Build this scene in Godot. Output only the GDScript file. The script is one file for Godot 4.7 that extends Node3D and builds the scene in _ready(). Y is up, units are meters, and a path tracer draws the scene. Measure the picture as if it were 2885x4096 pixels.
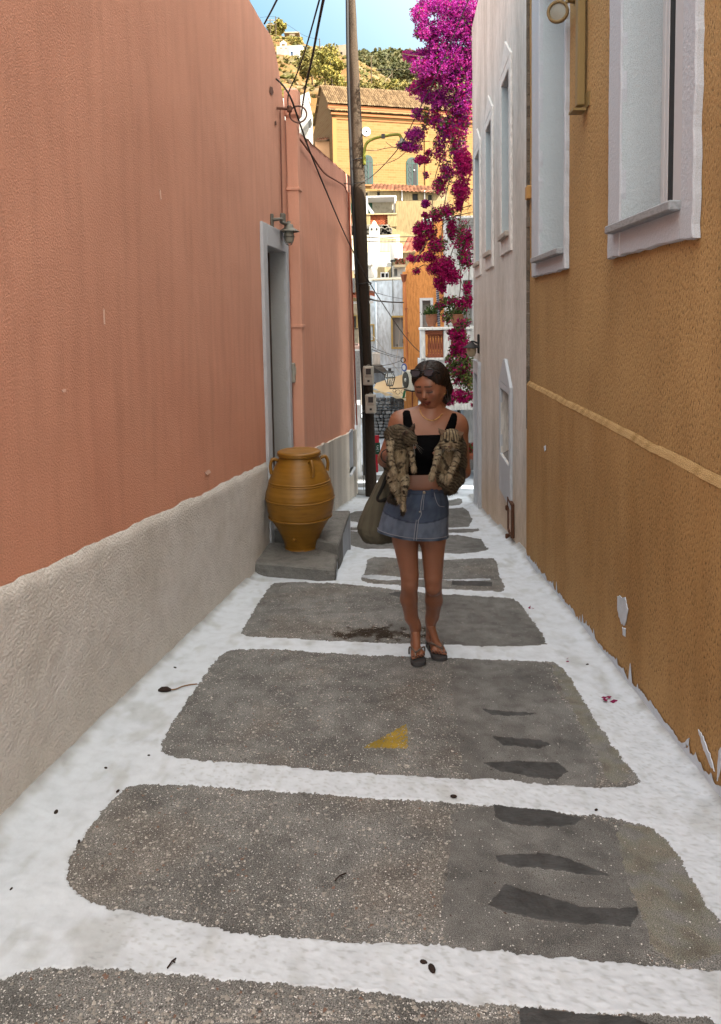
extends Node3D
# A narrow whitewashed island lane, late afternoon. x right, y up, -z down the lane; the eye is at the origin.

const F := 2926.0            # focal length in photograph pixels
const PX := 1442.5
const PY := 1490.0
var eye := Basis()
var rng := RandomNumberGenerator.new()
var na := FastNoiseLite.new()
var nb := FastNoiseLite.new()
var nc := FastNoiseLite.new()
var M := {}
var LEFT := {}
var RIGHT := {}
var WHITE := {}

class MB:
	var v := PackedVector3Array()
	var c := PackedColorArray()
	var t := PackedVector2Array()
	var i := PackedInt32Array()
	func p(a: Vector3, col := Color.WHITE, uv := Vector2.ZERO) -> int:
		v.append(a); c.append(col); t.append(uv)
		return v.size() - 1
	func tri(a: Vector3, b: Vector3, d: Vector3, col := Color.WHITE) -> void:
		var k := v.size()
		p(a, col); p(b, col); p(d, col)
		i.append_array([k, k + 2, k + 1])
	func quad(a: Vector3, b: Vector3, d: Vector3, e: Vector3, col := Color.WHITE) -> void:
		var k := v.size()
		p(a, col, Vector2(0, 1)); p(b, col, Vector2(1, 1)); p(d, col, Vector2(1, 0)); p(e, col, Vector2(0, 0))
		i.append_array([k, k + 2, k + 1, k, k + 3, k + 2])
	func box(at: Vector3, s: Vector3, b := Basis(), col := Color.WHITE, bevel := 0.0) -> void:
		var h := s / 2.0
		var e: float = minf(bevel, minf(h.x, minf(h.y, h.z)) * 0.9)
		if e <= 0.0:
			for f in [[Vector3(1, 0, 0), Vector3(0, 1, 0), Vector3(0, 0, 1)], [Vector3(0, 1, 0), Vector3(0, 0, 1), Vector3(1, 0, 0)], [Vector3(0, 0, 1), Vector3(1, 0, 0), Vector3(0, 1, 0)]]:
				for g in [1.0, -1.0]:
					var n: Vector3 = f[0] * g * h
					var x: Vector3 = f[1] * h * g
					var y: Vector3 = f[2] * h
					quad(at + b * (n - x - y), at + b * (n + x - y), at + b * (n + x + y), at + b * (n - x + y), col)
			return
		# chamfered: six faces, twelve edges, eight corners
		var q := func(sx, sy, sz, k) -> Vector3:
			var w := Vector3(sx * (h.x - (0.0 if k == 0 else e)), sy * (h.y - (0.0 if k == 1 else e)), sz * (h.z - (0.0 if k == 2 else e)))
			return at + b * w
		for g in [1, -1]:
			quad(q.call(g, -1, -g, 0), q.call(g, 1, -g, 0), q.call(g, 1, g, 0), q.call(g, -1, g, 0), col)
			quad(q.call(-g, g, -1, 1), q.call(-g, g, 1, 1), q.call(g, g, 1, 1), q.call(g, g, -1, 1), col)
			quad(q.call(-g, -1, g, 2), q.call(g, -1, g, 2), q.call(g, 1, g, 2), q.call(-g, 1, g, 2), col)
			for k in [1, -1]:
				quad(q.call(g, k, -1, 0), q.call(g, k, -1, 1), q.call(g, k, 1, 1), q.call(g, k, 1, 0), col)
				quad(q.call(g, -1, k, 0), q.call(g, -1, k, 2), q.call(g, 1, k, 2), q.call(g, 1, k, 0), col)
				quad(q.call(-1, g, k, 1), q.call(-1, g, k, 2), q.call(1, g, k, 2), q.call(1, g, k, 1), col)
				for m in [1, -1]:
					tri(q.call(g, k, m, 0), q.call(g, k, m, 1), q.call(g, k, m, 2), col)
	func tube(pts: Array, r: Variant, n := 6, col := Color.WHITE, capped := true) -> void:
		var first := v.size()
		var side := Vector3.ZERO
		for k in pts.size():
			var d: Vector3 = (pts[mini(k + 1, pts.size() - 1)] - pts[maxi(k - 1, 0)]).normalized()
			if side == Vector3.ZERO:
				side = d.cross(Vector3(0.31, 0.22, 0.92)).normalized()
			side = (side - d * side.dot(d)).normalized()
			var w := d.cross(side)
			var rr: float = r[k] if r is Array else r
			for j in n:
				var a := TAU * j / n
				p(pts[k] + (side * cos(a) + w * sin(a)) * rr, col, Vector2(float(j) / n, k))
		for k in pts.size() - 1:
			for j in n:
				var a := first + k * n + j
				var b := first + k * n + (j + 1) % n
				i.append_array([a, a + n, b, b, a + n, b + n])
		if capped:
			for s in [0, pts.size() - 1]:
				var k := p(pts[s], col)
				for j in n:
					i.append_array([k, first + s * n + j, first + s * n + (j + 1) % n])
	func lathe(prof: Array, n := 24, xf := Transform3D(), col := Color.WHITE) -> void:   # prof: Vector2(radius, height)
		var first := v.size()
		for k in prof.size():
			for j in n:
				var a := TAU * j / n
				p(xf * Vector3(cos(a) * prof[k].x, prof[k].y, sin(a) * prof[k].x), col, Vector2(float(j) / n, prof[k].y))
		for k in prof.size() - 1:
			for j in n:
				var a := first + k * n + j
				var b := first + k * n + (j + 1) % n
				i.append_array([a, a + n, b, b, a + n, b + n])
	func slab(poly: PackedVector2Array, o: Vector3, ux: Vector3, uy: Vector3, n: Vector3, thick: float, col := Color.WHITE, bevel := 0.0) -> void:
		# an outline in the plane (ux, uy) at o, pushed out along n, its front edge chamfered
		var m := poly.size()
		if Geometry2D.is_polygon_clockwise(poly):
			poly.reverse()
		var tris := Geometry2D.triangulate_polygon(poly)
		var inner := PackedVector2Array()
		for k in m:
			var e1 := (poly[k] - poly[(k + m - 1) % m]).normalized()
			var e2 := (poly[(k + 1) % m] - poly[k]).normalized()
			var nn := (Vector2(-e1.y, e1.x) + Vector2(-e2.y, e2.x)).normalized()
			inner.append(poly[k] + nn * bevel)
		var at := func(q: Vector2, h: float) -> Vector3: return o + ux * q.x + uy * q.y + n * h
		var k0 := v.size()
		for k in m:
			p(at.call(inner[k], thick), col, inner[k])
		for k in range(0, tris.size(), 3):
			i.append_array([k0 + tris[k], k0 + tris[k + 1], k0 + tris[k + 2]])
		for k in m:
			var l := (k + 1) % m
			if bevel > 0.0:
				quad(at.call(poly[k], thick - bevel), at.call(poly[l], thick - bevel), at.call(inner[l], thick), at.call(inner[k], thick), col)
			quad(at.call(poly[k], 0.0), at.call(poly[l], 0.0), at.call(poly[l], thick - bevel), at.call(poly[k], thick - bevel), col)
	func build(smooth := false) -> ArrayMesh:
		var a := []
		a.resize(Mesh.ARRAY_MAX)
		a[Mesh.ARRAY_VERTEX] = v; a[Mesh.ARRAY_COLOR] = c; a[Mesh.ARRAY_TEX_UV] = t; a[Mesh.ARRAY_INDEX] = i
		if smooth:
			var st := SurfaceTool.new()
			st.create_from_arrays(a)
			st.generate_normals()
			return st.commit()
		var am := ArrayMesh.new()
		am.add_surface_from_arrays(Mesh.PRIMITIVE_TRIANGLES, a)
		return am

func obj(called: String, mb: Variant, m: Material, parent: Node = self, smooth := false) -> MeshInstance3D:
	var o := MeshInstance3D.new()
	o.name = called if parent != self else numbered(called)
	o.mesh = mb.build(smooth) if mb is MB else mb
	o.material_override = m
	parent.add_child(o, true)
	return o

var used := {}
func numbered(called: String) -> String:
	var k: int = used.get(called, 0)
	used[called] = k + 1
	return called if k == 0 else "%s_%03d" % [called, k]

func tag(o: Node, label: String, category := "", group := "", kind := "") -> Node:
	if label: o.set_meta("label", label)
	if category: o.set_meta("category", category)
	if group: o.set_meta("group", group)
	if kind: o.set_meta("kind", kind)
	return o

func thing(called: String, label: String, category: String, where := Vector3.ZERO, group := "") -> Node3D:
	var o := Node3D.new()
	o.name = numbered(called)
	o.position = where
	add_child(o)
	tag(o, label, category, group)
	return o

func lin(r: float, g: float, b: float) -> Color:
	return Color(r, g, b).linear_to_srgb()

func noise_tex(freq: float, kind := 0, oct := 4, size := 512, ramp: Variant = null, normal := 0.0, sd := 1) -> NoiseTexture2D:
	var n := FastNoiseLite.new()
	n.seed = sd
	n.noise_type = [FastNoiseLite.TYPE_SIMPLEX_SMOOTH, FastNoiseLite.TYPE_CELLULAR, FastNoiseLite.TYPE_PERLIN][kind]
	n.frequency = freq
	n.fractal_octaves = oct
	n.fractal_type = FastNoiseLite.FRACTAL_FBM if oct > 1 else FastNoiseLite.FRACTAL_NONE
	if kind == 1:
		n.cellular_return_type = FastNoiseLite.RETURN_DISTANCE
	var t := NoiseTexture2D.new()
	t.width = size; t.height = size
	t.seamless = true
	t.noise = n
	if normal > 0.0:
		t.as_normal_map = true
		t.bump_strength = normal
	if ramp:
		var g := Gradient.new()
		var off := PackedFloat32Array()
		var cols := PackedColorArray()
		for k in range(0, ramp.size(), 2):
			off.append(ramp[k]); cols.append(ramp[k + 1])
		g.offsets = off; g.colors = cols
		t.color_ramp = g
	return t

func grey(x: float) -> Color:
	return Color(x, x, x)

# mat(colour, roughness, options): tex/texs albedo texture and its triplanar scale, nrm/nrms/nrmk normal map, det/dets a second texture multiplied in
func mat(col: Color, rough := 0.9, o := {}) -> StandardMaterial3D:
	var m := StandardMaterial3D.new()
	m.albedo_color = col
	m.roughness = rough
	m.metallic = o.get("metal", 0.0)
	m.metallic_specular = o.get("spec", 0.35)
	m.vertex_color_use_as_albedo = o.get("vc", true)
	m.vertex_color_is_srgb = true
	m.cull_mode = BaseMaterial3D.CULL_DISABLED
	var s: Variant = o.get("scale", 1.0)
	m.uv1_scale = s if s is Vector3 else Vector3(s, s, s)
	if o.has("tex") or o.has("nrm") or o.has("hgt"):
		m.uv1_triplanar = not o.get("uv", false)
		m.uv1_world_triplanar = o.get("world", false)
	if o.has("tex"): m.albedo_texture = o.tex
	if o.has("nrm"):
		m.normal_enabled = true
		m.normal_texture = o.nrm
		m.normal_scale = o.get("nk", 1.0)
	if o.has("hgt"):
		m.heightmap_enabled = true
		m.heightmap_texture = o.hgt
		m.heightmap_scale = o.get("hk", 0.5)
	if o.has("det"):
		m.detail_enabled = true
		m.detail_albedo = o.det
		m.detail_blend_mode = BaseMaterial3D.BLEND_MODE_MUL
		m.detail_uv_layer = BaseMaterial3D.DETAIL_UV_2
		m.uv2_triplanar = true
		m.uv2_world_triplanar = o.get("world", false)
		var ds: Variant = o.get("dscale", 1.0)
		m.uv2_scale = ds if ds is Vector3 else Vector3(ds, ds, ds)
	if o.has("back"):
		m.backlight_enabled = true
		m.backlight = o.back
	return m

# a point of the place, from where it shows in the photograph and how far down the lane it lies
func at(x: float, y: float, d: float) -> Vector3:
	var r := eye * Vector3((x - PX) / F, -(y - PY) / F, -1.0)
	return r * (d / -r.z)

func ground_y(d: float) -> float:
	var k := [[-3.0, -1.2], [0.0, -1.49], [6.5, -2.18], [12.3, -3.18], [16.0, -3.62], [22.0, -4.05], [40.0, -4.3], [400.0, -6.0]]
	for j in k.size() - 1:
		if d < k[j + 1][0] or j == k.size() - 2:
			return lerpf(k[j][1], k[j + 1][1], (d - k[j][0]) / (k[j + 1][0] - k[j][0]))
	return 0.0

func on_ground(x: float, y: float) -> Vector3:
	var a := 0.5
	var b := 60.0
	for k in 50:
		var m := (a + b) / 2.0
		if at(x, y, m).y > ground_y(m): a = m
		else: b = m
	return at(x, y, a)

# a wall's own axes: o, u along the wall (down the lane), n out into the lane
func wall_axes(a: Vector3, b: Vector3, side: float) -> Dictionary:
	var u := Vector3(b.x - a.x, 0, b.z - a.z).normalized()
	return {"o": Vector3(a.x, 0, a.z), "u": u, "n": Vector3(u.z, 0, -u.x) * side}

func on_wall(w: Dictionary, x: float, y: float, out := 0.0) -> Vector2:
	var r := at(x, y, 1.0)
	var o: Vector3 = w.o + w.n * out
	var p: Vector3 = r * (o.dot(w.n) / r.dot(w.n))
	return Vector2((p - o).dot(w.u), p.y)

func wp(w: Dictionary, u: float, v: float, n := 0.0) -> Vector3:
	return w.o + w.u * u + Vector3.UP * v + w.n * n

func wbox(mb: MB, w: Dictionary, u0: float, u1: float, v0: float, v1: float, n0: float, n1: float, bevel := 0.0, col := Color.WHITE) -> void:
	mb.box(wp(w, (u0 + u1) / 2, (v0 + v1) / 2, (n0 + n1) / 2), Vector3(absf(u1 - u0), absf(v1 - v0), absf(n1 - n0)), Basis(w.u, Vector3.UP, w.n), col, bevel)

# the skin of a wall as a fine grid with openings, gently uneven; col(u, v) tints it
func wall_skin(w: Dictionary, u0: float, u1: float, v0: float, v1: float, holes: Array, step: float, n0: float, bump: float, col: Callable) -> MB:
	var us := [u0, u1]
	var vs := [v0, v1]
	for h in holes:
		us.append_array([h[0], h[1]]); vs.append_array([h[2], h[3]])
	us = refine(us, step, u0, u1)
	vs = refine(vs, step, v0, v1)
	var mb := MB.new()
	for v in vs:
		for u in us:
			var edge := 1.0
			for h in holes:
				if u > h[0] - 0.001 and u < h[1] + 0.001 and v > h[2] - 0.001 and v < h[3] + 0.001: edge = 0.0
			mb.p(wp(w, u, v, n0 + bump * edge * (na.get_noise_2d(u * 40.0, v * 40.0) + 0.4 * nb.get_noise_2d(u * 90.0, v * 90.0))), col.call(u, v), Vector2(u, -v))
	var nu := us.size()
	for b in vs.size() - 1:
		for a in nu - 1:
			var cu: float = (us[a] + us[a + 1]) / 2
			var cv: float = (vs[b] + vs[b + 1]) / 2
			var skip := false
			for h in holes:
				if cu > h[0] and cu < h[1] and cv > h[2] and cv < h[3]: skip = true
			if not skip:
				var k := b * nu + a
				mb.i.append_array([k, k + nu, k + 1, k + 1, k + nu, k + nu + 1])
	return mb

func refine(a: Array, step: float, lo: float, hi: float) -> Array:
	a.sort()
	var out := [lo]
	for k in a.size() - 1:
		if a[k + 1] - a[k] < 0.0005 or a[k + 1] <= lo or a[k] >= hi: continue
		var n := maxi(1, int(ceil((a[k + 1] - a[k]) / step)))
		for j in n:
			out.append(lerpf(a[k], a[k + 1], float(j + 1) / n))
	return out

# jamb faces of an opening, from the wall's face to depth n1
func reveal(w: Dictionary, h: Array, n0: float, n1: float, col := Color.WHITE) -> MB:
	var mb := MB.new()
	mb.quad(wp(w, h[1], h[2], n0), wp(w, h[1], h[2], n1), wp(w, h[1], h[3], n1), wp(w, h[1], h[3], n0), col)
	mb.quad(wp(w, h[0], h[2], n1), wp(w, h[0], h[2], n0), wp(w, h[0], h[3], n0), wp(w, h[0], h[3], n1), col)
	mb.quad(wp(w, h[0], h[3], n0), wp(w, h[1], h[3], n0), wp(w, h[1], h[3], n1), wp(w, h[0], h[3], n1), col)
	mb.quad(wp(w, h[0], h[2], n1), wp(w, h[1], h[2], n1), wp(w, h[1], h[2], n0), wp(w, h[0], h[2], n0), col)
	return mb

# a flat band of plaster round an opening: outline pieces with slightly wandering edges
func plaster_piece(mb: MB, w: Dictionary, u0: float, u1: float, v0: float, v1: float, n: float, thick: float, wob := 0.006, col := Color.WHITE) -> void:
	var q := PackedVector2Array()
	var nu := maxi(1, int(absf(u1 - u0) / 0.05))
	var nv := maxi(1, int(absf(v1 - v0) / 0.05))
	for k in nu: q.append(Vector2(lerpf(u0, u1, float(k) / nu), v0))
	for k in nv: q.append(Vector2(u1, lerpf(v0, v1, float(k) / nv)))
	for k in nu: q.append(Vector2(lerpf(u1, u0, float(k) / nu), v1))
	for k in nv: q.append(Vector2(u0, lerpf(v1, v0, float(k) / nv)))
	for k in q.size():
		q[k] += Vector2(nb.get_noise_2d(q[k].x * 300 + 7, q[k].y * 300), nb.get_noise_2d(q[k].x * 300, q[k].y * 300 + 90)) * wob
	mb.slab(q, wp(w, 0, 0, n), w.u, Vector3.UP, w.n, thick, col, 0.006)

func curve(pts: Array, n := 8) -> Array:
	var out := []
	for k in pts.size() - 1:
		var a: Vector3 = pts[maxi(k - 1, 0)]
		var d: Vector3 = pts[mini(k + 2, pts.size() - 1)]
		for j in n:
			out.append(pts[k].cubic_interpolate(pts[k + 1], a, d, float(j) / n))
	out.append(pts[-1])
	return out

func rounded(p: PackedVector2Array, times := 2) -> PackedVector2Array:
	for k in times:
		var q := PackedVector2Array()
		for j in p.size():
			var a := p[j]
			var b := p[(j + 1) % p.size()]
			q.append(a.lerp(b, 0.25)); q.append(a.lerp(b, 0.75))
		p = q
	return p

func many(called: String, mesh: Mesh, m: Material, xfs: Array, cols: Variant, parent: Node) -> MultiMeshInstance3D:
	var mm := MultiMesh.new()
	mm.transform_format = MultiMesh.TRANSFORM_3D
	mm.use_colors = cols != null
	mm.mesh = mesh
	mm.instance_count = xfs.size()
	for k in xfs.size():
		mm.set_instance_transform(k, xfs[k])
		if cols != null: mm.set_instance_color(k, cols[k])
	var o := MultiMeshInstance3D.new()
	o.name = called if parent != self else numbered(called)
	o.multimesh = mm
	o.material_override = m
	parent.add_child(o, true)
	o.set_meta("kind", "stuff")
	return o

func turned(rx := TAU) -> Basis:
	return Basis(Vector3(rng.randf_range(-1, 1), rng.randf_range(-1, 1), rng.randf_range(-1, 1)).normalized(), rng.randf() * rx)

func _ready() -> void:
	rng.seed = 71
	na.seed = 3; na.frequency = 0.02; na.fractal_octaves = 3
	nb.seed = 9; nb.frequency = 0.02; nb.fractal_octaves = 2
	nc.seed = 21; nc.frequency = 0.02; nc.fractal_octaves = 4
	# ---- camera
	eye = Basis(Vector3.RIGHT, -deg_to_rad(4.5)) * Basis(Vector3.BACK, -deg_to_rad(1.0))
	var cam := Camera3D.new()
	cam.name = "camera"
	cam.transform = Transform3D(eye, Vector3.ZERO)
	cam.set_frustum(0.05 * 4096.0 / F, Vector2(0, -0.05 * (2048.0 - PY) / F), 0.05, 900.0)
	add_child(cam)
	cam.current = true
	# ---- sky, exposure
	var we := WorldEnvironment.new()
	we.name = "world"
	var env := Environment.new()
	env.background_mode = Environment.BG_SKY
	var sky := Sky.new()
	var sm := ProceduralSkyMaterial.new()
	sm.sky_top_color = lin(0.027, 0.053, 0.075)
	sm.sky_horizon_color = lin(0.038, 0.066, 0.081)
	sm.sky_curve = 0.16
	sm.ground_horizon_color = Color(0.62, 0.62, 0.58)
	sm.ground_bottom_color = Color(0.35, 0.32, 0.28)
	sm.sun_angle_max = 103.0
	sm.sun_curve = 1.1
	sky.sky_material = sm
	env.sky = sky
	env.tonemap_mode = Environment.TONE_MAPPER_LINEAR
	env.tonemap_exposure = 13.0
	env.sdfgi_enabled = true
	env.ssao_enabled = true
	env.ssil_enabled = true
	we.environment = env
	add_child(we)
	# ---- low sun from behind the right-hand houses
	var sun := DirectionalLight3D.new()
	sun.name = "sun"
	sun.light_color = Color(1.0, 0.965, 0.91)
	sun.light_energy = 0.6
	sun.light_angular_distance = 0.5
	sun.shadow_enabled = true
	add_child(sun)
	sun.look_at_from_position(Vector3(0.848, 0.966, 0.53) * 50.0, Vector3.ZERO)
	# ---- the place
	LEFT = wall_axes(on_ground(36, 3251), on_ground(1053, 2257), -1.0)
	RIGHT = wall_axes(on_ground(2885, 3185), on_ground(2118, 2239), 1.0)
	WHITE = wall_axes(on_ground(2118, 2239), on_ground(1902, 2014), 1.0)
	materials()
	street()
	left_houses()
	right_houses()
	hillside()
	town()
	near_town()
	bougainvillea()
	pole_and_cables()
	jar_and_step()
	litter()
	person()
	cats()
	bag()

func materials() -> void:
	var grain := noise_tex(0.09, 0, 5, 512, null, 6.0, 5)
	var lumps := noise_tex(0.035, 0, 4, 512, null, 9.0, 6)
	var pits := noise_tex(0.05, 1, 3, 512, null, 8.0, 7)
	var mottled := noise_tex(0.012, 0, 5, 512, [0.0, grey(0.80), 0.45, grey(0.95), 1.0, grey(1.0)], 0.0, 8)
	var speck := noise_tex(0.16, 0, 3, 512, [0.0, grey(0.30), 0.36, grey(0.68), 0.55, grey(0.92), 0.72, grey(1.0), 1.0, grey(1.0)], 0.0, 10)
	var fine := noise_tex(0.2, 0, 2, 512, [0.0, grey(0.72), 0.5, grey(0.92), 1.0, grey(1.0)], 0.0, 11)
	var streak := noise_tex(0.03, 0, 4, 512, [0.0, grey(0.84), 0.4, grey(0.94), 0.6, grey(1.0), 1.0, grey(1.0)], 0.0, 12)
	var scores := noise_tex(0.045, 0, 3, 1024, [0.0, grey(0.42), 0.20, grey(0.60), 0.29, grey(0.93), 0.6, grey(1.0), 1.0, grey(1.0)], 0.0, 13)
	var scores_n := noise_tex(0.045, 0, 3, 1024, null, 7.0, 13)
	var soft := noise_tex(0.02, 0, 5, 512, [0.0, grey(0.93), 0.5, grey(0.98), 1.0, grey(1.0)], 0.0, 18)
	M.grain = grain; M.speck = speck; M.mottled = mottled; M.fine = fine; M.lumps = lumps; M.streak = streak
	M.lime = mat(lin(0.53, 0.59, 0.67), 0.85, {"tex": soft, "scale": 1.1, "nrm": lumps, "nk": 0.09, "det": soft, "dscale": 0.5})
	M.concrete = mat(lin(0.275, 0.281, 0.282), 0.9, {"tex": speck, "scale": 2.2, "nrm": pits, "nk": 0.9, "det": mottled, "dscale": 1.1})
	M.mortar = mat(lin(0.245, 0.251, 0.254), 0.88, {"tex": speck, "scale": 3.4, "nrm": grain, "nk": 0.5, "det": mottled, "dscale": 1.3})
	M.slate = mat(lin(0.055, 0.058, 0.062), 0.7, {"tex": streak, "scale": Vector3(1.2, 4, 7), "nrm": grain, "nk": 0.4})
	M.yellow_paint = mat(lin(0.42, 0.29, 0.035), 0.8, {"tex": speck, "scale": 4.0, "nrm": grain, "nk": 0.5})
	M.pink = mat(lin(0.77, 0.405, 0.295), 0.93, {"tex": fine, "scale": 1.7, "nrm": grain, "nk": 0.30, "det": soft, "dscale": Vector3(0.7, 0.08, 0.7)})
	M.rough_base = mat(lin(0.80, 0.79, 0.775), 0.95, {"tex": fine, "scale": 2.4, "nrm": noise_tex(0.045, 0, 3, 512, null, 12.0, 15), "nk": 0.48, "det": soft, "dscale": 0.7})
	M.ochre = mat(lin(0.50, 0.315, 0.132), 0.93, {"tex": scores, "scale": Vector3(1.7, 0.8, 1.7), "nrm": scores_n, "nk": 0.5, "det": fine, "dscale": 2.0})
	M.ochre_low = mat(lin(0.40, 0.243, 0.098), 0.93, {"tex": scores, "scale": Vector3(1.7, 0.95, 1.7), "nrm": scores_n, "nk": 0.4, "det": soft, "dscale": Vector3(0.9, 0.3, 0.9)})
	M.white_wall = mat(lin(0.76, 0.735, 0.70), 0.93, {"tex": streak, "scale": Vector3(2.2, 0.30, 2.2), "nrm": scores_n, "nk": 0.15, "det": fine, "dscale": 2.0})
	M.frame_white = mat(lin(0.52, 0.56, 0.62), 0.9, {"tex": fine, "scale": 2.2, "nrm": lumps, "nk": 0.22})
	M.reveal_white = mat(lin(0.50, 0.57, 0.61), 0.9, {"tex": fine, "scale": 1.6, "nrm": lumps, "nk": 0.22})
	M.marble = mat(lin(0.26, 0.28, 0.30), 0.6, {"tex": streak, "scale": Vector3(4, 4, 1.2)})
	M.grey_stone = mat(lin(0.22, 0.22, 0.22), 0.85, {"tex": mottled, "scale": 1.5, "nrm": lumps, "nk": 0.6, "det": speck, "dscale": 1.5})
	M.white_paint = mat(lin(0.50, 0.51, 0.53), 0.6)
	M.black = mat(lin(0.012, 0.012, 0.013), 0.5)
	M.iron = mat(lin(0.03, 0.03, 0.032), 0.55, {"metal": 0.3})
	M.cable = mat(lin(0.02, 0.019, 0.019), 0.7)
	M.grey_metal = mat(lin(0.13, 0.13, 0.115), 0.55, {"metal": 0.3, "nrm": grain, "nk": 0.15, "scale": 3.0})
	M.glass = mat(Color(0.85, 0.87, 0.85, 0.22), 0.06, {"vc": false})
	M.glass.transparency = BaseMaterial3D.TRANSPARENCY_ALPHA
	M.pane = mat(lin(0.03, 0.035, 0.04), 0.08, {"spec": 0.5})

# ---------------------------------------------------------------- the lane
var panels := []     # {poly (x, d), lo, hi, kind, name}

func ground_poly(s: Array, kind: String, times := 2) -> void:
	var q := PackedVector2Array()
	for k in range(0, s.size(), 2):
		var g := on_ground(s[k], s[k + 1])
		q.append(Vector2(g.x, -g.z))
	q = rounded(q, times)
	var lo := q[0]
	var hi := q[0]
	for a in q:
		lo = lo.min(a); hi = hi.max(a)
	panels.append({"poly": q, "lo": lo, "hi": hi, "kind": kind})

func zone_at(x: float, d: float) -> int:
	var w := Vector2(x, d)
	w += Vector2(na.get_noise_2d(x * 700, d * 700), na.get_noise_2d(x * 700 + 99, d * 700)) * 0.012
	w += Vector2(nb.get_noise_2d(x * 3500, d * 3500), nb.get_noise_2d(x * 3500, d * 3500 + 50)) * 0.0042
	var w2 := Vector2(x, d).lerp(w, 0.35)
	for k in range(panels.size() - 1, -1, -1):
		var z: Dictionary = panels[k]
		if w.x < z.lo.x or w.y < z.lo.y or w.x > z.hi.x or w.y > z.hi.y: continue
		if z.kind == "yellow" and nb.get_noise_2d(x * 4200, d * 3000) > 0.16 + 0.5 * absf(na.get_noise_2d(x * 300, d * 300)): continue
		if Geometry2D.is_point_in_polygon(w if z.kind != "slate" and z.kind != "yellow" else w2, z.poly): return k
	return -1

func left_x(d: float) -> float:
	return LEFT.o.x + LEFT.u.x / -LEFT.u.z * (d + LEFT.o.z)

func right_x(d: float) -> float:
	var w: Dictionary = RIGHT if d < -WHITE.o.z else WHITE
	return w.o.x + w.u.x / -w.u.z * (d + w.o.z)

func lane_y(x: float, d: float, zone: int) -> float:
	var y := ground_y(d)
	var edge := minf(x - left_x(d), right_x(d) - x)
	y += 0.05 * exp(-maxf(edge, 0.0) / 0.05)
	y += 0.007 * na.get_noise_2d(x * 130, d * 130)
	# shallow drops past the painted step noses further down
	for s in [[5.62, 0.035], [6.85, 0.05], [8.35, 0.05], [9.5, 0.05]]:
		var f: float = (d - s[0]) / 1.1
		if f > 0.0 and f < 1.0:
			y -= s[1] * clampf(f * 12.0, 0.0, 1.0) * (1.0 - f)
	if zone < 0:
		y += 0.004 + 0.002 * nb.get_noise_2d(x * 700, d * 900) + 0.0004 * nb.get_noise_2d(x * 2600, d * 1100)
		if d < 3.2: y += 0.0035 * maxf(0.0, na.get_noise_2d(x * 1500 + 40, d * 1900)) * clampf(x + 0.9, 0.0, 1.0)
	else:
		y += 0.0022 * nb.get_noise_2d(x * 1700, d * 1700)
		if panels[zone].kind == "slate": y += 0.003
	return y

func lane_tint(x: float, d: float, zone: int) -> Color:
	var n := na.get_noise_2d(x * 90, d * 90)
	var m := nb.get_noise_2d(x * 420 + 30, d * 420)
	if zone < 0:
		var dirt := smoothstep(0.12, 0.55, nc.get_noise_2d(x * 160 + 11, d * 110)) * 0.24
		var smear := smoothstep(0.30, 0.6, na.get_noise_2d(x * 420, d * 160 + 60)) * 0.14
		var c := Color(1, 1, 1).lerp(Color(0.66, 0.63, 0.57), clampf(dirt + smear, 0, 1))
		# paint worn off the small humps
		if d < 3.4 and x > -0.75:
			c = c.lerp(Color(0.60, 0.58, 0.55), smoothstep(0.28, 0.5, nb.get_noise_2d(x * 1500, d * 2100)) * 0.22)
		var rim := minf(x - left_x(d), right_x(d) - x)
		c = c.lerp(Color(0.60, 0.56, 0.50), smoothstep(0.07, 0.0, rim + 0.03 * na.get_noise_2d(x * 300, d * 300)) * 0.55)  # darker along the walls: contact shade put into the colour, together with grime
		var hole := Vector2((x + 0.34) / 0.10, (d - 2.02) / 0.09).length()
		c = c.lerp(Color(0.42, 0.37, 0.28), smoothstep(1.1, 0.5, hole + m * 0.5))
		return c
	var kind: String = panels[zone].kind
	var c := Color(1, 1, 1)
	if kind == "slate":
		c = grey(clampf(0.92 + 0.2 * m, 0, 1))
		if nb.get_noise_2d(x * 1900, d * 1900) > 0.47 and n > -0.1: c = Color(1.9, 1.9, 1.95)
		return c
	c = grey(clampf(0.90 + 0.16 * n + 0.10 * m, 0, 1.1))
	if kind == "concrete":
		c = c.lerp(Color(0.90, 0.85, 0.81), smoothstep(0.0, 0.5, nc.get_noise_2d(x * 60 + 8, d * 60)) * 0.5)
	if kind == "flag":
		c = Color(1.10, 1.07, 1.0) * clampf(0.95 + 0.12 * m, 0.5, 1.2)
	if kind == "mortar":
		var stain := Vector2((x + 0.12) / 0.30, (d - 4.4) / 0.12).length()
		c = c.lerp(Color(0.38, 0.32, 0.26), smoothstep(1.2, 0.6, stain + m))
	var pit := Vector2((x - 0.04) / 0.24, (d - 4.36) / 0.10).length()
	c = c.lerp(Color(0.36, 0.28, 0.20), smoothstep(1.15, 0.55, pit + m * 1.2) * 0.9)
	# greyish lime dragged over the rim
	return c

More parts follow.
